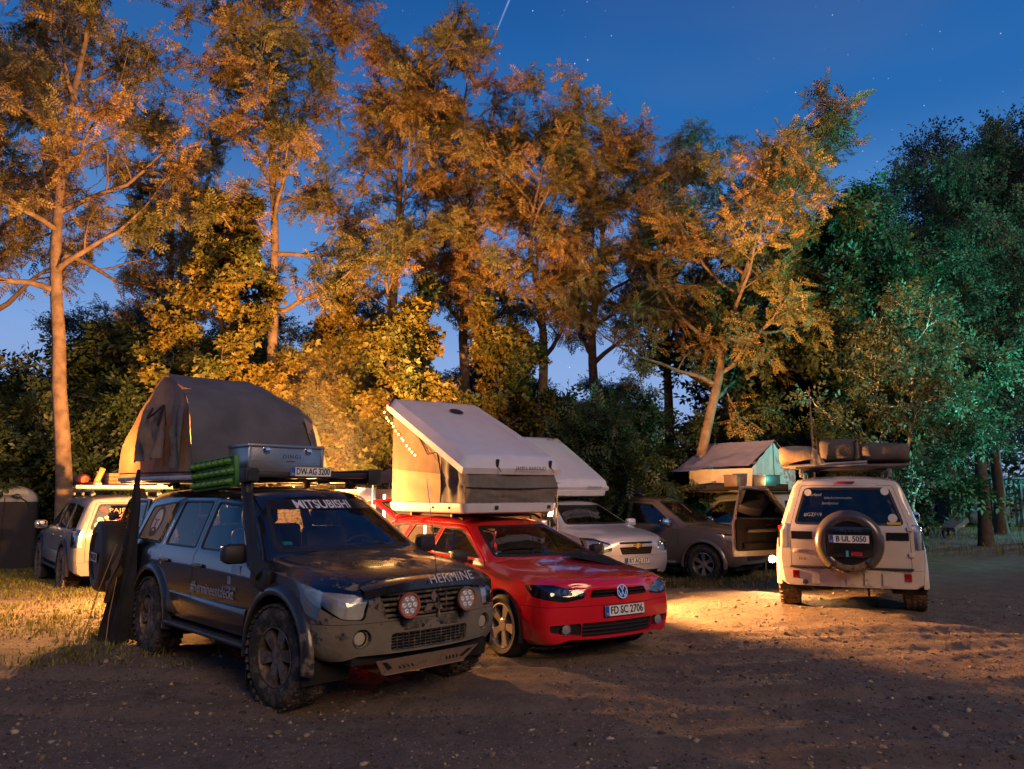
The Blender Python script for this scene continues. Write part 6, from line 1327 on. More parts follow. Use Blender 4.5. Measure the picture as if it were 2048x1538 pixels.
# ---- hard-shell tents: tray, fabric walls, tilted lid
def lid_shell(parent, A, B, hw, th, m, x_over=.05):
    """lid from low edge A=(x,z) to high edge B=(x,z); rounded rim, slight crown"""
    a = Vector((A[0], 0, A[1])); b = Vector((B[0], 0, B[1])); d = (b - a); L_ = d.length; d.normalize(); n = Vector((-d.z, 0, d.x)); n = n if n.z > 0 else -n; P = []
    nu, nv = 20, 18
    def prof_(t): return 1 - max(0, (abs(t) - .90) / .10) ** 2.2
    for i in range(nu + 1):
        u = -1 + 2 * i / nu; u = math.copysign(abs(u) ** .75, u); row = []
        for j in range(nv + 1):
            v = -1 + 2 * j / nv; v = math.copysign(abs(v) ** .75, v); h = th * max(0., prof_(u)) ** .5 * max(0., prof_(v)) ** .5 + .05 * (1 - u * u) * (1 - v * v) - (.012 if abs(abs(v) - .72) < .05 and abs(u) < .8 else 0)
            row.append(a + d * (L_ * (u + 1) / 2) + Vector((0, v * hw, 0)) + n * h)
        P.append(row)
    g = MB(); g.grid(P); Q = [[a + d * (L_ * (u + 1) / 2) + Vector((0, v * hw, 0)) - n * .05 for v in (-1, 1)] for u in (-1, 1)]
    c = [P[0], P[-1]]
    rim = [P[0][j] for j in range(nv + 1)] + [P[i][nv] for i in range(1, nu + 1)] + [P[nu][j] for j in range(nv - 1, -1, -1)] + [P[i][0] for i in range(nu - 1, 0, -1)]
    g.grid([rim + [rim[0]], [p - n * .075 for p in rim + [rim[0]]]]); g.add([p - n * .05 for p in rim], [tuple(range(len(rim)))])
    o = g.build('lid', m, parent, 50); return o, a, d, n, L_
def hard_tent(car, label, x0, x1, hw, z0, zf, zr, yc=0., detail=True):
    t = on_car('hard_shell_tent', label, 'tent', car); yo = yc
    M0 = Matrix.Translation((0, yo, 0)); Hh = .115
    g = MB(); P = []
    for z, o_ in ((z0, -.05), (z0 + .015, -.01), (z0 + .05, .0), (z0 + Hh, .012), (z0 + Hh + .01, -.02)):
        ring = rounded([(x1 + o_, -hw - o_ * -1 * -1), (x1 + o_, hw + o_), (x0 - o_, hw + o_), (x0 - o_, -hw - o_)], .10, 4); P.append([(x, y, z) for x, y in ring] + [(*ring[0], z)])
    g.grid(P); g.add([(p[0], p[1], z0) for p in P[0][:-1]], [tuple(range(len(P[0]) - 1))]); g.add([(p[0], p[1], z0 + Hh) for p in P[3][:-1]], [tuple(range(len(P[0]) - 1))]); g.build('tray', SHELL, t)
    zb = z0 + Hh; e = .03
    lid, a, d, n, L_ = lid_shell(t, (x1 + .03, zf), (x0 - .05, zr), hw + .04, .10, SHELL)
    def zl(x): return zf + (zr - zf) * ((x1 + .03 - x) / (x1 + .03 - x0 + .05)) - .05
    if zf - zb > .15:   # front fabric wall in two pleats
        zm = (zb + zf) / 2 - .02; c1 = cloth('front_wall', [(x1 - e, -hw + e, zf - .03), (x1 - e, hw - e, zf - .03), (x1 + .02, hw, zm), (x1 + .02, -hw, zm)], GRYW, t, nu=40, nv=8, wr=.05, seed=11, folds=.008, ff=11)
        cloth('front_wall_lower', [(x1 + .02, -hw, zm), (x1 + .02, hw, zm), (x1 - .02, hw - .02, zb), (x1 - .02, -hw + .02, zb)], GRYW, t, nu=40, nv=8, wr=.05, seed=13, folds=.007, ff=13)
        g = MB(); g.tube([(x1 + .022, -hw, zm), (x1 + .024, 0, zm - .015), (x1 + .022, hw, zm)], .008, 5); g.build('seam', BLKC, t)
    for sg in (-1, 1):
        y = sg * (hw - e); xm = x1 - .62; N_ = 16
        # front part of the side (grey), then the pale lower and dark mesh upper parts
        cloth('side_front', [(x1 - e, y, zb), (xm, y, zb), (xm, y, zl(xm)), (x1 - e, y, zl(x1 - e))], GRYW if detail else BEIG, t, nu=16, nv=14, wr=.06, seed=15, folds=.018, ff=2.3)
        zs = zb + (zr - zb) * .30; cloth('side_lower', [(xm, y, zb), (x0 + e, y, zb), (x0 + e, y, zs + .04), (xm, y, zs - .05)], BEIG, t, nu=16, nv=8, wr=.05, seed=17)
        g = MB(); P = []
        for i in range(N_ + 1):
            u = i / N_; x = xm + (x0 + e - xm) * u; lo = zs - .05 + .09 * u; hi = lo + (zl(x) - lo) * min(1, .30 + 1.5 * u ** .8); P.append([(x, y + sg * .004 + sg * -.03 * math.sin(math.pi * u) * math.sin(math.pi * k / 6), lo + (hi - lo) * k / 6) for k in range(7)])
        g.grid(P); g.build('mesh_window', BRNW, t, 60)
        g = MB(); P = []
        for i in range(N_ + 1):
            u = i / N_; x = xm + (x0 + e - xm) * u; lo = zs - .05 + .09 * u; lo = lo + (zl(x) - lo) * min(1, .30 + 1.5 * u ** .8) * .98; P.append([(x, y, lo + (zl(x) - lo) * k / 4) for k in range(5)])
        g.grid(P); g.build('side_upper', BEIG, t, 60)
        g = MB(); g.tube([(xm, y * 1.003, zb), (xm + .02, y * 1.012, (zb + zs) / 2), (xm, y * 1.003, zs - .05), (xm - .10, y * 1.003, zs + .22), (xm - .35, y * 1.003, zl(xm - .35) - .20), (xm - .62, y * 1.003, zl(xm - .62) - .06)], .009, 5); g.build('zip', BLKC, t)
    cloth('rear_wall', [(x0 + e, -hw + e, zb), (x0 + e, hw - e, zb), (x0 + e, hw - e, zr - .08), (x0 + e, -hw + e, zr - .08)], BEIG, t, nu=10, nv=12, wr=.05, seed=21)
    for sg in (-1, 1): g = MB(); g.tube([(x0 + .06, sg * (hw - .05), zb), (x0 + .03, sg * (hw - .05), zr - .05)], .012, 6); g.build('gas_strut', BLKT, t)
    if detail:
        for y in (-hw * .35, hw * .82): o = a + d * .03 + Vector((0, y, 0)) + n * .05; g = MB(); g.box(o, (.035, .035, .10), Matrix.Rotation(.3, 3, 'Y'), .008); g.tube([o + Vector((.02, 0, -.04)), o + Vector((.05, .02, -.10))], .006, 5); g.build('latch', BLKT, lid)
        o = a + d * (L_ * .72) + n * .155 + Vector((0, hw * .05, 0)); g = MB(); g.lathe([(.001, .012), (.075, .012), (.10, 0)], (0, 0, 0), 'Z', 24); g.v = [tuple(o + Matrix((d, Vector((0, 1, 0)), n)).transposed() @ Vector((p[0], p[1], p[2]))) for p in g.v]; g.build('roof_vent', BLKT, lid)
        for x in (x1 - .35, x1 - .75, x0 + .2): g = MB(); g.lathe([(.001, .02), (.014, .02), (.014, 0)], (x, -hw - .012, z0 + .065), 'Y', 10); g.build('stud', BLKT, t)
        for y in (-hw * .35, hw * .8): g = MB(); g.box((x1 + .012, y, z0 + .07), (.02, .05, .045), None, .01); g.build('catch', BLKT, t)
        o = a + Vector((.048, 0, .004)); letter('JAMES BAROUD', .055, mat('dark_decal', (.06, .06, .06), .6), lid, (0, 1, 0), (0, 0, 1), o + n * .0 + Vector((.0, .22, .0)), sx=1.15)
        o = a + d * (L_ * .965) + Vector((0, -hw - .042, 0)) + n * .02; letter('Roof', .075, mat('maroon_decal', (.16, .03, .025), .6), lid, -d, n, o + d * .10, shear=.2); g = MB(); g.prism([(-.02, -.035), (.03, -.03), (.015, .04), (-.01, .03)], 0, .004, lambda u_, v_, w_: o + d * -.02 + -d * u_ + n * (v_ + .01) + Vector((0, -w_ - .002, 0))); g.build('badge', BLKT, lid)
    else:
        letter('JAMES BAROUD', .045, mat('dark_decal', (.06, .06, .06), .6), lid, (0, 1, 0), (0, 0, 1), a + Vector((.045, .30, .0)), sx=1.1)
    for x in (x1 - .45, x0 + .5): g = MB(); g.box((x, 0, z0 - .030), (.05, 1.16, .045), None, .01); g.build('mounting_bar', BLKT, t)
    for ch in t.children: ch.location.y += yo
    return t, (a + Vector((0, yo, 0)), d, n, L_)
ht1, LID = hard_tent(golf, 'white hard-shell roof tent with grey fabric walls on the red estate', -1.66, .36, .66, 1.405, 1.93, 2.86, -.10)
ht2, _ = hard_tent(mpv, 'pale hard-shell roof tent with a plain lid on the silver people carrier', -1.55, .42, .64, 1.62, 1.80, 2.86, 0., False)
# ---- string lights hung along the lid
sl = on_car('string_lights', 'small warm string lights hung inside the raised lid of the white tent', 'string lights', golf); a, d, n, L_ = LID
wire = []; rng = random.Random(5)
for k in range(13):
    u = .985 - .040 * k; p = a + d * (L_ * u) + Vector((0, -.715, 0)) - n * (.10 + .05 * k ** .85 * .5 + rng.uniform(-.015, .015)); wire.append(p)
g = MB(); g.tube(wire, .004, 5); g.build('wire', BLKC, sl)
for p in wire: g = MB(); q = p + Vector((rng.uniform(-.02, .02), -.012, rng.uniform(-.03, .01))); g.lathe([(.001, -.016), (.013, -.006), (.013, .006), (.001, .016)], q, 'Z', 8); g.build('bulb', emit('string_bulb', (1.0, .50, .10), 16), sl)
for k in (2, 8): lamp_d = bpy.data.lights.new('string_glow', 'POINT'); lamp_d.energy = 2.2; lamp_d.color = (1, .6, .2); lamp_d.shadow_soft_size = .1; lo = bpy.data.objects.new('string_glow', lamp_d); COL.objects.link(lo); lo.parent = sl; lo.location = wire[k] + Vector((0, -.05, 0))
# ---- dark jacket lying on the red bonnet
jk = on_car('jacket', 'crumpled black jacket lying on the red bonnet', 'jacket', golf); P = []
for i in range(15):
    row = []
    for j in range(13):
        u, v = i / 14, j / 12; x = 1.02 + .58 * u + .05 * math.sin(v * 5); y = .12 + .50 * v + .14 * u - .06 * math.sin(u * 4); zz = .965 - .125 * max(0, (x - .95)) - .10 * (y / .75) ** 2 + .02
        e = math.sin(math.pi * u) ** .6 * math.sin(math.pi * v) ** .6; row.append((x, y, zz + e * (.06 + .07 * float(fbm(np.array([u * 5]), np.array([v * 5.]), 8, 3)[0]))))
    P.append(row)
g = MB(); g.grid(P); g.build('cloth', BLKC, jk, 70); g = MB(); g.tube([P[4][3], P[5][7], P[6][11]], .012, 5); g.build('zip_edge', mat('maroon_lining', (.12, .02, .03), .8), jk)

# ---- folded soft tent on the white car
ft = on_car('folded_roof_tent', 'folded brown roof tent in three strapped bundles on the white off-roader', 'tent', white)
BAG = mat('brown_cover', (.085, .072, .064), .75, var=.2, bump=.35, bscale=14)
BAGL = mat('lit_cover', (.26, .20, .14), .75, var=.2, bump=.35, bscale=14)  # paler, warmer copy of the cover colour, paints the lit side bundle
def bundle(nm, y0, y1, h, m, seed, x0=-1.55, x1=-.30):
    P = []; n = 24
    for i in range(15):
        y = y0 + (y1 - y0) * i / 14; e = max(.05, 1 - abs(2 * i / 14 - 1) ** 5) ** .5; row = []
        for k in range(n + 1):
            t = 2 * math.pi * k / n; c, s = math.cos(t), math.sin(t); rx_ = (x1 - x0) / 2 * (.88 + .12 * e); rz = h / 2 * (.80 + .2 * e)
            q = .035 * float(fbm(np.array([c * 2.3 + seed]), np.array([s * 2.3 + y * 3]), seed, 3)[0]); row.append(((x0 + x1) / 2 + math.copysign(abs(c) ** .35, c) * (rx_ + q), y, 1.955 + h / 2 + math.copysign(abs(s) ** .45, s) * (rz + q)))
        P.append(row)
    g = MB(); g.grid(P); g.add(P[0][:-1], [tuple(range(n))]); g.add(P[-1][:-1], [tuple(range(n))]); return g.build(nm, m, ft, 60)
bundle('bundle', .33, .86, .27, BAGL, 3); mb_ = bundle('bundle', -.20, .32, .36, BAG, 5); bundle('bundle', -.84, -.21, .30, BAG, 7)
g = MB(); P = circle(0, 0, 1, 24); g.grid([[(-1.585, .06 + .145 * s_ * x, 2.13 + .055 * s_ * z) for x, z in P + [P[0]]] for s_ in (1, .88)]); g.build('logo_ring', BLKC, ft)
letter('nomad', .055, BLKC, ft, (0, -1, 0), (0, 0, 1), (-1.59, .06, 2.13), shear=.3)
g = MB(); g.box((-.93, 0, 1.935), (1.34, 1.66, .035), None, .008); g.build('base_board', mat('tent_floor', (.12, .09, .07), .6), ft)
g = MB(); g.tube([(-1.60, .75, 1.93), (-1.60, -.30, 1.985)], .018, 6); g.tube([(-1.60, .72, 1.90), (-1.60, -.30, 1.95)], .012, 6); g.build('ladder_rail', mat('rail_alu', (.45, .40, .34), .4, .5), ft)
for y in (.325, -.205): g = MB(); g.box((-1.575, y, 2.12), (.02, .035, .36), None, .004); g.box((-.93, y, 2.295), (1.3, .035, .02), None, .004); g.build('strap', BLKC, ft)
cloth('loose_corner', [(-1.60, .40, 2.20), (-1.60, .24, 1.98), (-1.62, .30, 1.90), (-1.62, .44, 1.97)], BAGL, ft, nu=6, nv=6, wr=.03, seed=3)

# ---- ridge tent on the silver car
SC_ = (5.50, 18.65); ang = math.atan2(-.76, .65); sr = thing('ridge_tent', 'ridge tent with a lilac fly sheet and a cyan-lit gable on the silver off-roader', 'tent', (*SC_, gzf(*SC_)), ang)
LIL = mat('lilac_fly', (.17, .17, .29), .8, var=.12, bump=.2, bscale=20, transl=.1); PAL = mat('pale_tent', (.52, .46, .42), .85, var=.12, bump=.3, bscale=20, transl=.2)
L2, W2, zb, ze, zr_ = .85, .95, 1.88, 2.36, 3.02
for sg in (-1, 1):
    cloth('fly_sheet', [(-L2 - .1, 0, zr_), (L2 + .05, 0, zr_), (L2 + .02, sg * (W2 + .10), ze + .05), (-L2 - .25, sg * (W2 + .10), ze + .02)], LIL, sr, nu=18, nv=12, wr=.07, seed=31, sag=.05)
    cloth('side_wall', [(-L2, sg * W2, zb), (L2, sg * W2, zb), (L2, sg * W2 * .92, ze), (-L2, sg * W2 * .92, ze)], PAL, sr, nu=14, nv=8, wr=.06, seed=33)
    for x in (-L2, L2):
        g = MB(); P = [[(x + .012 * math.sin(v * 19 + sg), sg * W2 * .96 * v, zb + (zr_ - .05 - zb - (zr_ - .05 - ze) * v) * k / 10) for k in range(11)] for v in [q / 14 for q in range(15)]]; g.grid(P); g.build('gable', mat('white_gable', (.62, .62, .62), .8, var=.1, transl=.2), sr, 70)
cloth('awning', [(-L2 - .2, -W2 - .06, ze + .04), (-L2 * .2, -W2 - .10, ze + .06), (-L2 * .3, -W2 - .50, ze - .05), (-L2 - .4, -W2 - .45, ze - .06)], LIL, sr, nu=12, nv=6, wr=.05, seed=35)
g = MB(); g.box((0, 0, zb - .03), (1.7, 2.1, .05), None, .01); g.build('base_board', mat('tent_floor', (.12, .09, .07), .6), sr)
for q, (x, y, w) in enumerate(((.55, -1.18, .34), (1.02, -.60, .62))):
    bx = thing('storage_box', ('brown storage case', 'pale aluminium storage case')[q] + ' on the roof in front of the ridge tent', 'box', (*SC_, gzf(*SC_)), ang); m_ = mat('brown_case', (.13, .085, .065), .5) if q == 0 else ALU
    g = MB(); g.box((x, y, 2.07), (w if q == 0 else .30, .28 if q == 0 else w, .24), None, .015); g.build('body', m_, bx); g = MB(); g.box((x, y, 2.20), ((w if q == 0 else .30) + .012, (.28 if q == 0 else w) + .012, .025), None, .006); g.build('lid', m_, bx)
ra = thing('rolled_awning', 'long dark rolled awning on the roof below the ridge tent', 'awning', (5.0, 17.75, gzf(5, 17.75)), R(-14)); g = MB(); g.tube([(-1.35, 0, 1.90), (-.5, 0, 1.93), (.4, 0, 1.94), (1.2, 0, 1.92)], .095, 10, rs=[.06, .10, .10, .085]); g.build('bag', BLKC, ra)
g = MB(); g.box((-.6, .35, 1.88), (.05, .75, .03)); g.box((.7, .35, 1.88), (.05, .75, .03)); g.build('bracket', BLKT, ra)

# ---- kit on the roof of the car on the grass
ob = on_car('orange_board', 'orange recovery board standing on the roof of the muddy white car', 'board', left); ORG = mat('orange_plastic', (.55, .13, .02), .5)
g = MB(); g.box((-1.62, .45, 2.06), (.05, .10, .36), Matrix.Rotation(.35, 3, 'X'), .015); g.build('board', ORG, ob); g = MB(); [g.box((-1.60, .45 - .0, 1.98 + .06 * k), (.06, .08, .012)) for k in range(4)]; g.build('ribs', ORG, ob)
jc = on_car('orange_canister', 'round orange canister bag on the roof of the muddy white car', 'canister', left); g = MB(); g.lathe([(.001, -.34), (.07, -.34), (.105, -.28), (.11, 0), (.105, .28), (.07, .34), (.001, .34)], (-1.0, .62, 2.02), 'X', 18); g.build('bag', mat('dark_orange', (.20, .035, .012), .6), jc); g = MB(); [g.lathe([(.114, dx - .02), (.114, dx + .02)], (-1.0, .62, 2.02), 'X', 18) for dx in (-.15, .15)]; g.build('strap', BLKC, jc)
bx = on_car('wooden_crate', 'small wooden crate on the roof of the muddy white car', 'crate', left); WDN = mat('crate_wood', (.20, .12, .06), .8, var=.3)
for k in range(3): g = MB(); [g.box((-1.2 + sx_ * .22, -.05 , 1.96 + .075 * k), (.02, .56, .065), None, .004) for sx_ in (-1, 1)]; [g.box((-1.2, -.05 + sy_ * .28, 1.96 + .075 * k), (.44, .02, .065), None, .004) for sy_ in (-1, 1)]; g.build('slat_row', WDN, bx)
g = MB(); g.box((-1.2, -.05, 1.93), (.44, .56, .015)); g.build('floor', WDN, bx)

# ------------------------------------------------------------------ camp between the cars
AWN = mat('camp_awning', (.30, .19, .10), .85, var=.25, scale=2, bump=.3, bscale=12)
cw = thing('camp_windbreak', 'brown canvas windbreak lit from inside the camp', 'windbreak', (-1.6, 12.7, gzf(-1.6, 12.7)), R(8))
cloth('canvas', [(-1.9, 0, .05), (2.1, 0, .05), (2.1, 0, 1.75), (-1.9, 0, 1.68)], AWN, cw, nu=36, nv=18, wr=.12, seed=51, folds=.02, ff=4)
for x in (-1.9, -.6, .8, 2.1): g = MB(); g.tube([(x, .03, 0), (x, .03, 1.80)], .014, 6); g.build('pole', ALU, cw)
gz_ = thing('camp_canopy', 'low dark canopy roof over the camp between the two near cars', 'canopy', (-.9, 12.4, gzf(-.9, 12.4)), R(8))
cloth('roof', [(-1.3, -1.0, 1.78), (1.5, -1.0, 1.78), (1.3, 1.2, 2.05), (-1.1, 1.2, 2.05)], mat('plum_canopy', (.10, .065, .06), .85), gz_, nu=18, nv=10, wr=.06, seed=53, sag=.05)
for x, y in ((-1.25, -.95), (1.45, -.95), (-1.05, 1.15), (1.25, 1.15)): g = MB(); g.tube([(x, y, 0), (x, y, 1.80 if y < 0 else 2.06)], .014, 6); g.build('pole', ALU, gz_)
ct = thing('camp_table', 'folding camp table behind the dark car', 'table', (-2.15, 11.75, gzf(-2.15, 11.75)), R(5)); g = MB(); g.box((0, 0, .72), (1.3, .6, .03), None, .008); g.build('table_top', WDN, ct)
for x in (-.58, .58):
    for y in (-.24, .24): g = MB(); g.tube([(x, y, 0), (x * .96, y, .71)], .014, 6); g.build('leg', ALU, ct)
def lantern(x, y, z, s, label, power=0):
    t = thing('lantern', label, 'lantern', (x, y, z)); g = MB(); g.lathe([(.045 * s, .0), (.05 * s, .02 * s), (.05 * s, .14 * s), (.035 * s, .17 * s)], (0, 0, 0), 'Z', 14); g.build('glass', emit('lantern_glow', (1, .83, .62), 22), t); g = MB(); g.lathe([(.06 * s, -.02 * s), (.06 * s, 0), (.001, .0)], (0, 0, 0), 'Z', 14); g.lathe([(.04 * s, .17 * s), (.03 * s, .20 * s), (.001, .21 * s)], (0, 0, 0), 'Z', 14); g.build('cap', BLKT, t)
    return t
zt_ = gzf(-2.15, 11.75) + .755
lantern(-1.72, 11.70, zt_, 1.1, 'glowing lantern on the camp table seen through the muddy windscreen'); lantern(-2.05, 11.62, zt_, .8, 'smaller glowing lantern beside the kettle on the camp table')
kt = thing('kettle', 'steel kettle on the camp table', 'kettle', (-2.45, 11.7, zt_ - .015)); g = MB(); g.lathe([(.001, 0), (.09, 0), (.10, .05), (.07, .13), (.03, .15), (.001, .16)], (0, 0, 0), 'Z', 18); g.build('body', CHR, kt); g = MB(); g.tube([(.09, 0, .06), (.15, 0, .13)], .012, 6); g.build('spout', CHR, kt); g = MB(); g.tube([(-.07, 0, .13), (-.06, 0, .22), (.06, 0, .22), (.07, 0, .13)], .007, 6); g.build('handle', BLKT, kt)
def led_pole(x, y, h, label):
    t = thing('light_pole', label, 'lamp', (x, y, gzf(x, y))); g = MB(); g.tube([(0, 0, .5), (0, 0, h)], .018, 8); g.build('tube_light', emit('tube_glow', (.95, .92, 1.0), 9), t); g = MB(); g.tube([(0, 0, 0), (0, 0, .5)], .016, 8); g.box((0, 0, .012), (.25, .25, .024), None, .008); g.build('foot', BLKT, t)
led_pole(-1.98, 12.15, 1.62, 'thin white light tube standing in the camp'); led_pole(-1.36, 12.3, 1.30, 'shorter white light tube at the edge of the camp')
tw = thing('hanging_towel', 'pale blue towel hanging from the camp canopy', 'towel', (-2.28, 12.25, gzf(-2.28, 12.25))); cloth('cloth', [(-.14, 0, 1.72), (.14, 0, 1.72), (.17, 0, .95), (-.15, 0, .92)], mat('pale_towel', (.55, .60, .72), .85), tw, nu=14, nv=14, wr=.06, seed=61, folds=.02, ff=1.6)
g = MB(); g.tube([(-.2, 0, 1.73), (1.5, .05, 1.78)], .006, 5); g.build('line', BLKC, tw)
bg_ = thing('sleeping_bag', 'crumpled pale sleeping bag in the boot of the red estate', 'sleeping bag', golf.location, golf.rotation_euler.z); g = MB()
P = [[(-1.55 - .30 * math.cos(u) * (1 - .3 * v * v), .62 * v, .80 + .17 * math.sin(u) * (1 - .4 * v * v) + .05 * float(fbm(np.array([u * 2.]), np.array([v * 4.]), 9, 3)[0])) for v in np.linspace(-1, 1, 15)] for u in np.linspace(0, 6.28, 17)]; g.grid(P); g.build('bag', mat('pale_quilt', (.58, .50, .38), .85, bump=.4, bscale=14), bg_, 60)
sh = thing('sunshade', 'pale window shade printed pin inside the red estate', 'shade', golf.location, golf.rotation_euler.z); g = MB(); g.prism(rounded([(.44, .84), (-.35, .84), (-.25, 1.16), (.04, 1.16)], .06), .60, .615, lambda x, z, y: Vector((x, y, z))); sb = g.build('panel', mat('pale_shade', (.60, .52, .40), .8), sh); letter('pin', .15, BLKT, sb, (1, 0, 0), (0, 0, 1), (.10, .595, .98))

# ------------------------------------------------------------------ toilet tent, shed, barrow, trestle, contrail
tt = thing('toilet_tent', 'tall dark pop-up toilet tent with a pale dome top at the picture edge', 'tent', (-12.45, 19.3, gzf(-12.45, 19.3)), R(30)); P = []
DKT = mat('navy_tent', (.012, .014, .026), .8, var=.2)
for z, s in ((0, 1.3), (.7, 1.3), (1.4, 1.28), (1.60, 1.25)):
    ring = rounded([(-.55 * s, -.55 * s), (.55 * s, -.55 * s), (.55 * s, .55 * s), (-.55 * s, .55 * s)], .12, 3); P.append([(x, y, z) for x, y in ring] + [(*ring[0], z)])
g = MB(); g.grid(P); g.build('wall', DKT, tt); P2 = [P[-1]]
for k in range(1, 8): a_ = R(90 * k / 7); P2.append([(p[0] * max(.02, math.cos(a_)), p[1] * max(.02, math.cos(a_)), 1.60 + .42 * math.sin(a_)) for p in P[-1]])
g = MB(); g.grid(P2); g.build('dome', mat('pale_dome', (.22, .24, .28), .7, var=.1), tt, 60)
g = MB(); g.tube([(.5 * math.cos(R(a_)), -.73, 1.50 + .24 * math.sin(R(a_))) for a_ in range(0, 181, 15)], .012, 5); g.tube([(0, -.73, .05), (0, -.73, 1.7)], .008, 5); g.build('door_zip', BLKC, tt)
cn = thing('shed', 'dark corrugated steel shed at the far side of the yard', 'shed', (25.2, 41.0, gzf(25.2, 41)), R(-14)); STL = mat('dark_steel', (.10, .11, .12), .6, .3, var=.35, scale=1.2)
n_ = 44; P = [[(-2.4 + 4.8 * i / n_, .05 * ((i // 1) % 2) - 1.2, z) for i in range(n_ + 1)] for z in (0.1, 2.4)]; g = MB(); g.grid(P); g.box((0, .1, 1.25), (4.75, 2.4, 2.3)); g.build('wall', STL, cn)
g = MB(); g.box((0, 0, 2.45), (5.0, 2.7, .12), None, .03); g.build('roof', STL, cn)
for x in (-1.05, .0): g = MB(); g.box((x, -1.27, 1.15), (.98, .05, 2.0), None, .01); dd = g.build('door', mat('worn_door', (.17, .18, .185), .6, .2, var=.5, scale=2.5), cn); g = MB(); g.tube([(x + .35, -1.31, .3), (x + .35, -1.31, 2.1)], .02, 6); g.build('lock_bar', ALU, dd)
wb = thing('wheelbarrow', 'wheelbarrow tipped up on its nose beside the dark shed', 'wheelbarrow', (17.0, 30.2, gzf(17, 30.2)), R(25)); TRY = mat('barrow_steel', (.20, .24, .24), .5, .4)
g = MB(); g.prism([(-.45, .30), (.40, .62), (.30, .78), (-.50, .42)], -.32, .32, lambda x, z, y: Vector((x, y, z))); g.build('tray', TRY, wb)
for y in (-.26, .26): g = MB(); g.tube([(-.55, y * .5, .22), (.15, y, .48), (.22, y, 1.10)], .022, 6); g.build('handle', ALU, wb); g = MB(); g.tube([(.20, y, .55), (.38, y, 0.0)], .018, 6); g.build('leg', ALU, wb)
g = MB(); g.lathe([(.19, -.04), (.20, 0), (.19, .04), (.10, .03), (.10, -.03)], (-.55, 0, .20), 'Y', 20, True); g.build('wheel', RUBC, wb)
tr = thing('trestle', 'low wooden trestle left of the tipped wheelbarrow', 'trestle', (16.1, 30.2, gzf(16.1, 30.2)), R(5)); g = MB(); g.box((0, 0, .42), (.75, .09, .05), None, .008); g.build('beam', mat('bleached_wood', (.36, .33, .28), .8), tr)
for x in (-.30, .30):
    for y in (-.2, .2): g = MB(); g.tube([(x, 0, .42), (x * 1.1, y, 0)], .02, 5); g.build('leg', mat('bleached_wood'), tr)
co = thing('contrail', 'thin pale contrail slanting down the dusk sky', 'contrail', (0, 0, 0)); g = MB(); A_ = Vector((-2, 900, 620)); B_ = Vector((-30, 900, 545)); g.tube([B_ + (A_ - B_) * t for t in (0, .25, .5, .75, 1, 1.3)], 3, 8, rs=[.1, .5, .8, 1.1, 1.3, 1.4]); g.build('glowing_vapour', mat('glowing_vapour', (.5, .55, .7), .9, emit=(.25, .45, .8), es=.45, alpha=.28, var=.3, scale=.05), co)  # trail's brightness is emitted by its material in place of sky light
# lit work lamp on the ground beside the open door
wl = thing('work_lamp', 'blazing work lamp on the ground under the open driver door', 'lamp', (4.28, 13.0, gzf(4.28, 13.0))); g = MB(); g.box((0, .05, .50), (.16, .06, .13), None, .015); g.build('housing', BLKT, wl); g = MB(); g.tube([(-.10, .05, .45), (-.12, .05, .02), (.12, .05, .02), (.10, .05, .45)], .012, 6); g.build('stand', BLKT, wl); g = MB(); g.lathe([(.001, -.03), (.03, -.025), (.058, 0)], (0, .015, .50), 'Y', 18); g.build('bulb', emit('work_bulb', (1, .72, .38), 130), wl)
lamp_on(wl, 'lamp_light', 'SPOT', (0, -.06, .50), 330, (1, .52, .20), .04, aim=(2.6, 9.5, .1), cone=125, blend=.5)

# lantern inside the grey tent: its thin rear canvas glows
ln = thing('tent_lantern', 'lantern inside the grey roof tent that makes its rear canvas glow', 'lantern', rt.location, rt.rotation_euler.z)
g = MB(); g.lathe([(.05, 1.86), (.05, 1.98), (.03, 2.0), (.001, 2.0)], (-2.78, -.1, 0), 'Z', 12); g.build('glass', emit('tent_lantern_glow', (1, .6, .25), 12), ln)
lamp_on(ln, 'lamp_light', 'POINT', (-2.76, -.15, 2.12), 150, (1, .32, .055), .06)
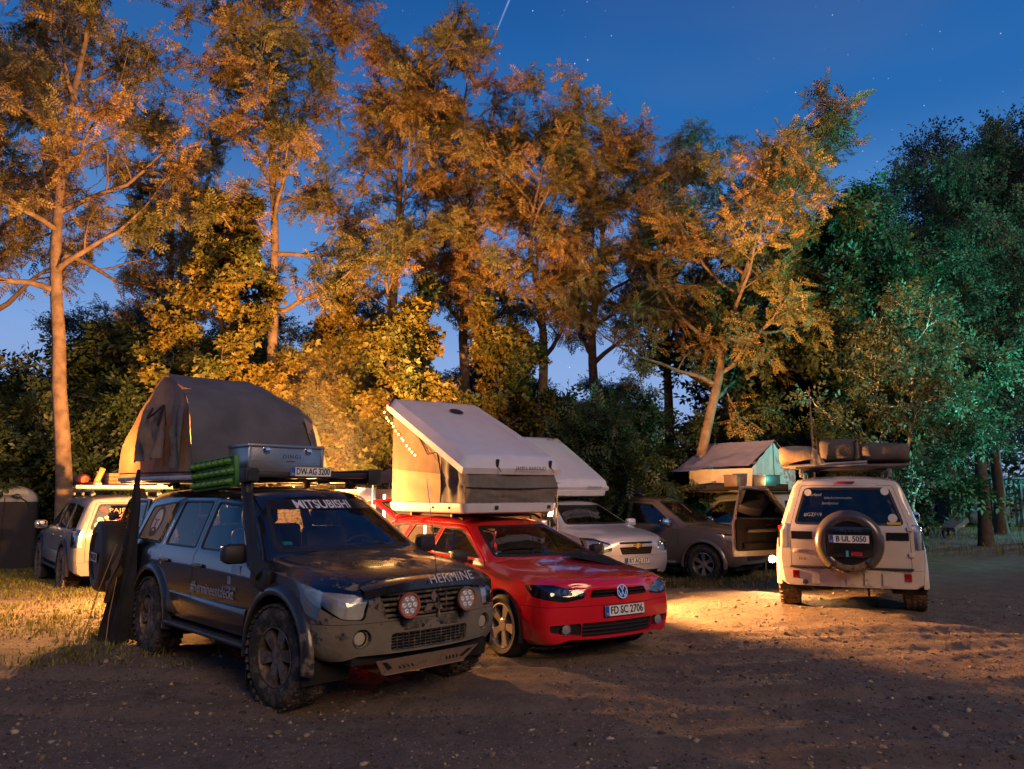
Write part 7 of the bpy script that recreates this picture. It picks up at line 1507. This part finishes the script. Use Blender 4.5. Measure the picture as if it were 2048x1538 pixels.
# wood smoke drifting over the camp
sm = MB(); P = []
for i in range(13):
    u = i / 12; P.append([(-3.6 + (.55 + .95 * math.sin(math.pi * min(u, .8))) * math.cos(2 * math.pi * k / 16) + .5 * u, 13.2 + (.5 + .6 * math.sin(math.pi * u)) * math.sin(2 * math.pi * k / 16), .9 + 3.6 * u) for k in range(17)])
sm.grid(P); sm.add(P[0][:-1], [tuple(range(16))]); sm.add(P[-1][:-1], [tuple(range(16))])
def smoke_mat():
    m = bpy.data.materials.new('wood_smoke'); m.use_nodes = True; nt = m.node_tree; nt.nodes.clear(); N = nt.nodes.new; L = nt.links.new
    o = N('ShaderNodeOutputMaterial'); v = N('ShaderNodeVolumePrincipled'); v.inputs['Color'].default_value = (.8, .75, .7, 1); tc = N('ShaderNodeTexCoord')
    n = N('ShaderNodeTexNoise'); n.inputs['Scale'].default_value = 1.3; n.inputs['Detail'].default_value = 3; L(tc.outputs['Object'], n.inputs['Vector'])
    mr = N('ShaderNodeMapRange'); mr.inputs[1].default_value = .40; mr.inputs[2].default_value = .75; mr.inputs[4].default_value = .045; L(n.outputs[0], mr.inputs[0])
    g1 = N('ShaderNodeMapping'); g1.inputs['Location'].default_value = (-.5 * 0, 0, 0)
    # fades out towards the edge of the plume
    vm = N('ShaderNodeVectorMath'); vm.operation = 'SUBTRACT'; vm.inputs[1].default_value = (-3.35, 13.2, 2.6); L(tc.outputs['Object'], vm.inputs[0])
    v2 = N('ShaderNodeVectorMath'); v2.operation = 'MULTIPLY'; v2.inputs[1].default_value = (1 / 1.35, 1 / 1.0, 1 / 1.75); L(vm.outputs[0], v2.inputs[0])
    ln_ = N('ShaderNodeVectorMath'); ln_.operation = 'LENGTH'; L(v2.outputs[0], ln_.inputs[0]); f = N('ShaderNodeMapRange'); f.inputs[1].default_value = 1.0; f.inputs[2].default_value = .25; L(ln_.outputs['Value'], f.inputs[0])
    mu = N('ShaderNodeMath'); mu.operation = 'MULTIPLY'; L(mr.outputs[0], mu.inputs[0]); L(f.outputs[0], mu.inputs[1]); L(mu.outputs[0], v.inputs['Density']); L(v.outputs[0], o.inputs['Volume']); return m
tag(sm.build('smoke', smoke_mat(), None, 60), 'thin wood smoke glowing orange between the two near tents', 'smoke', kind='stuff')
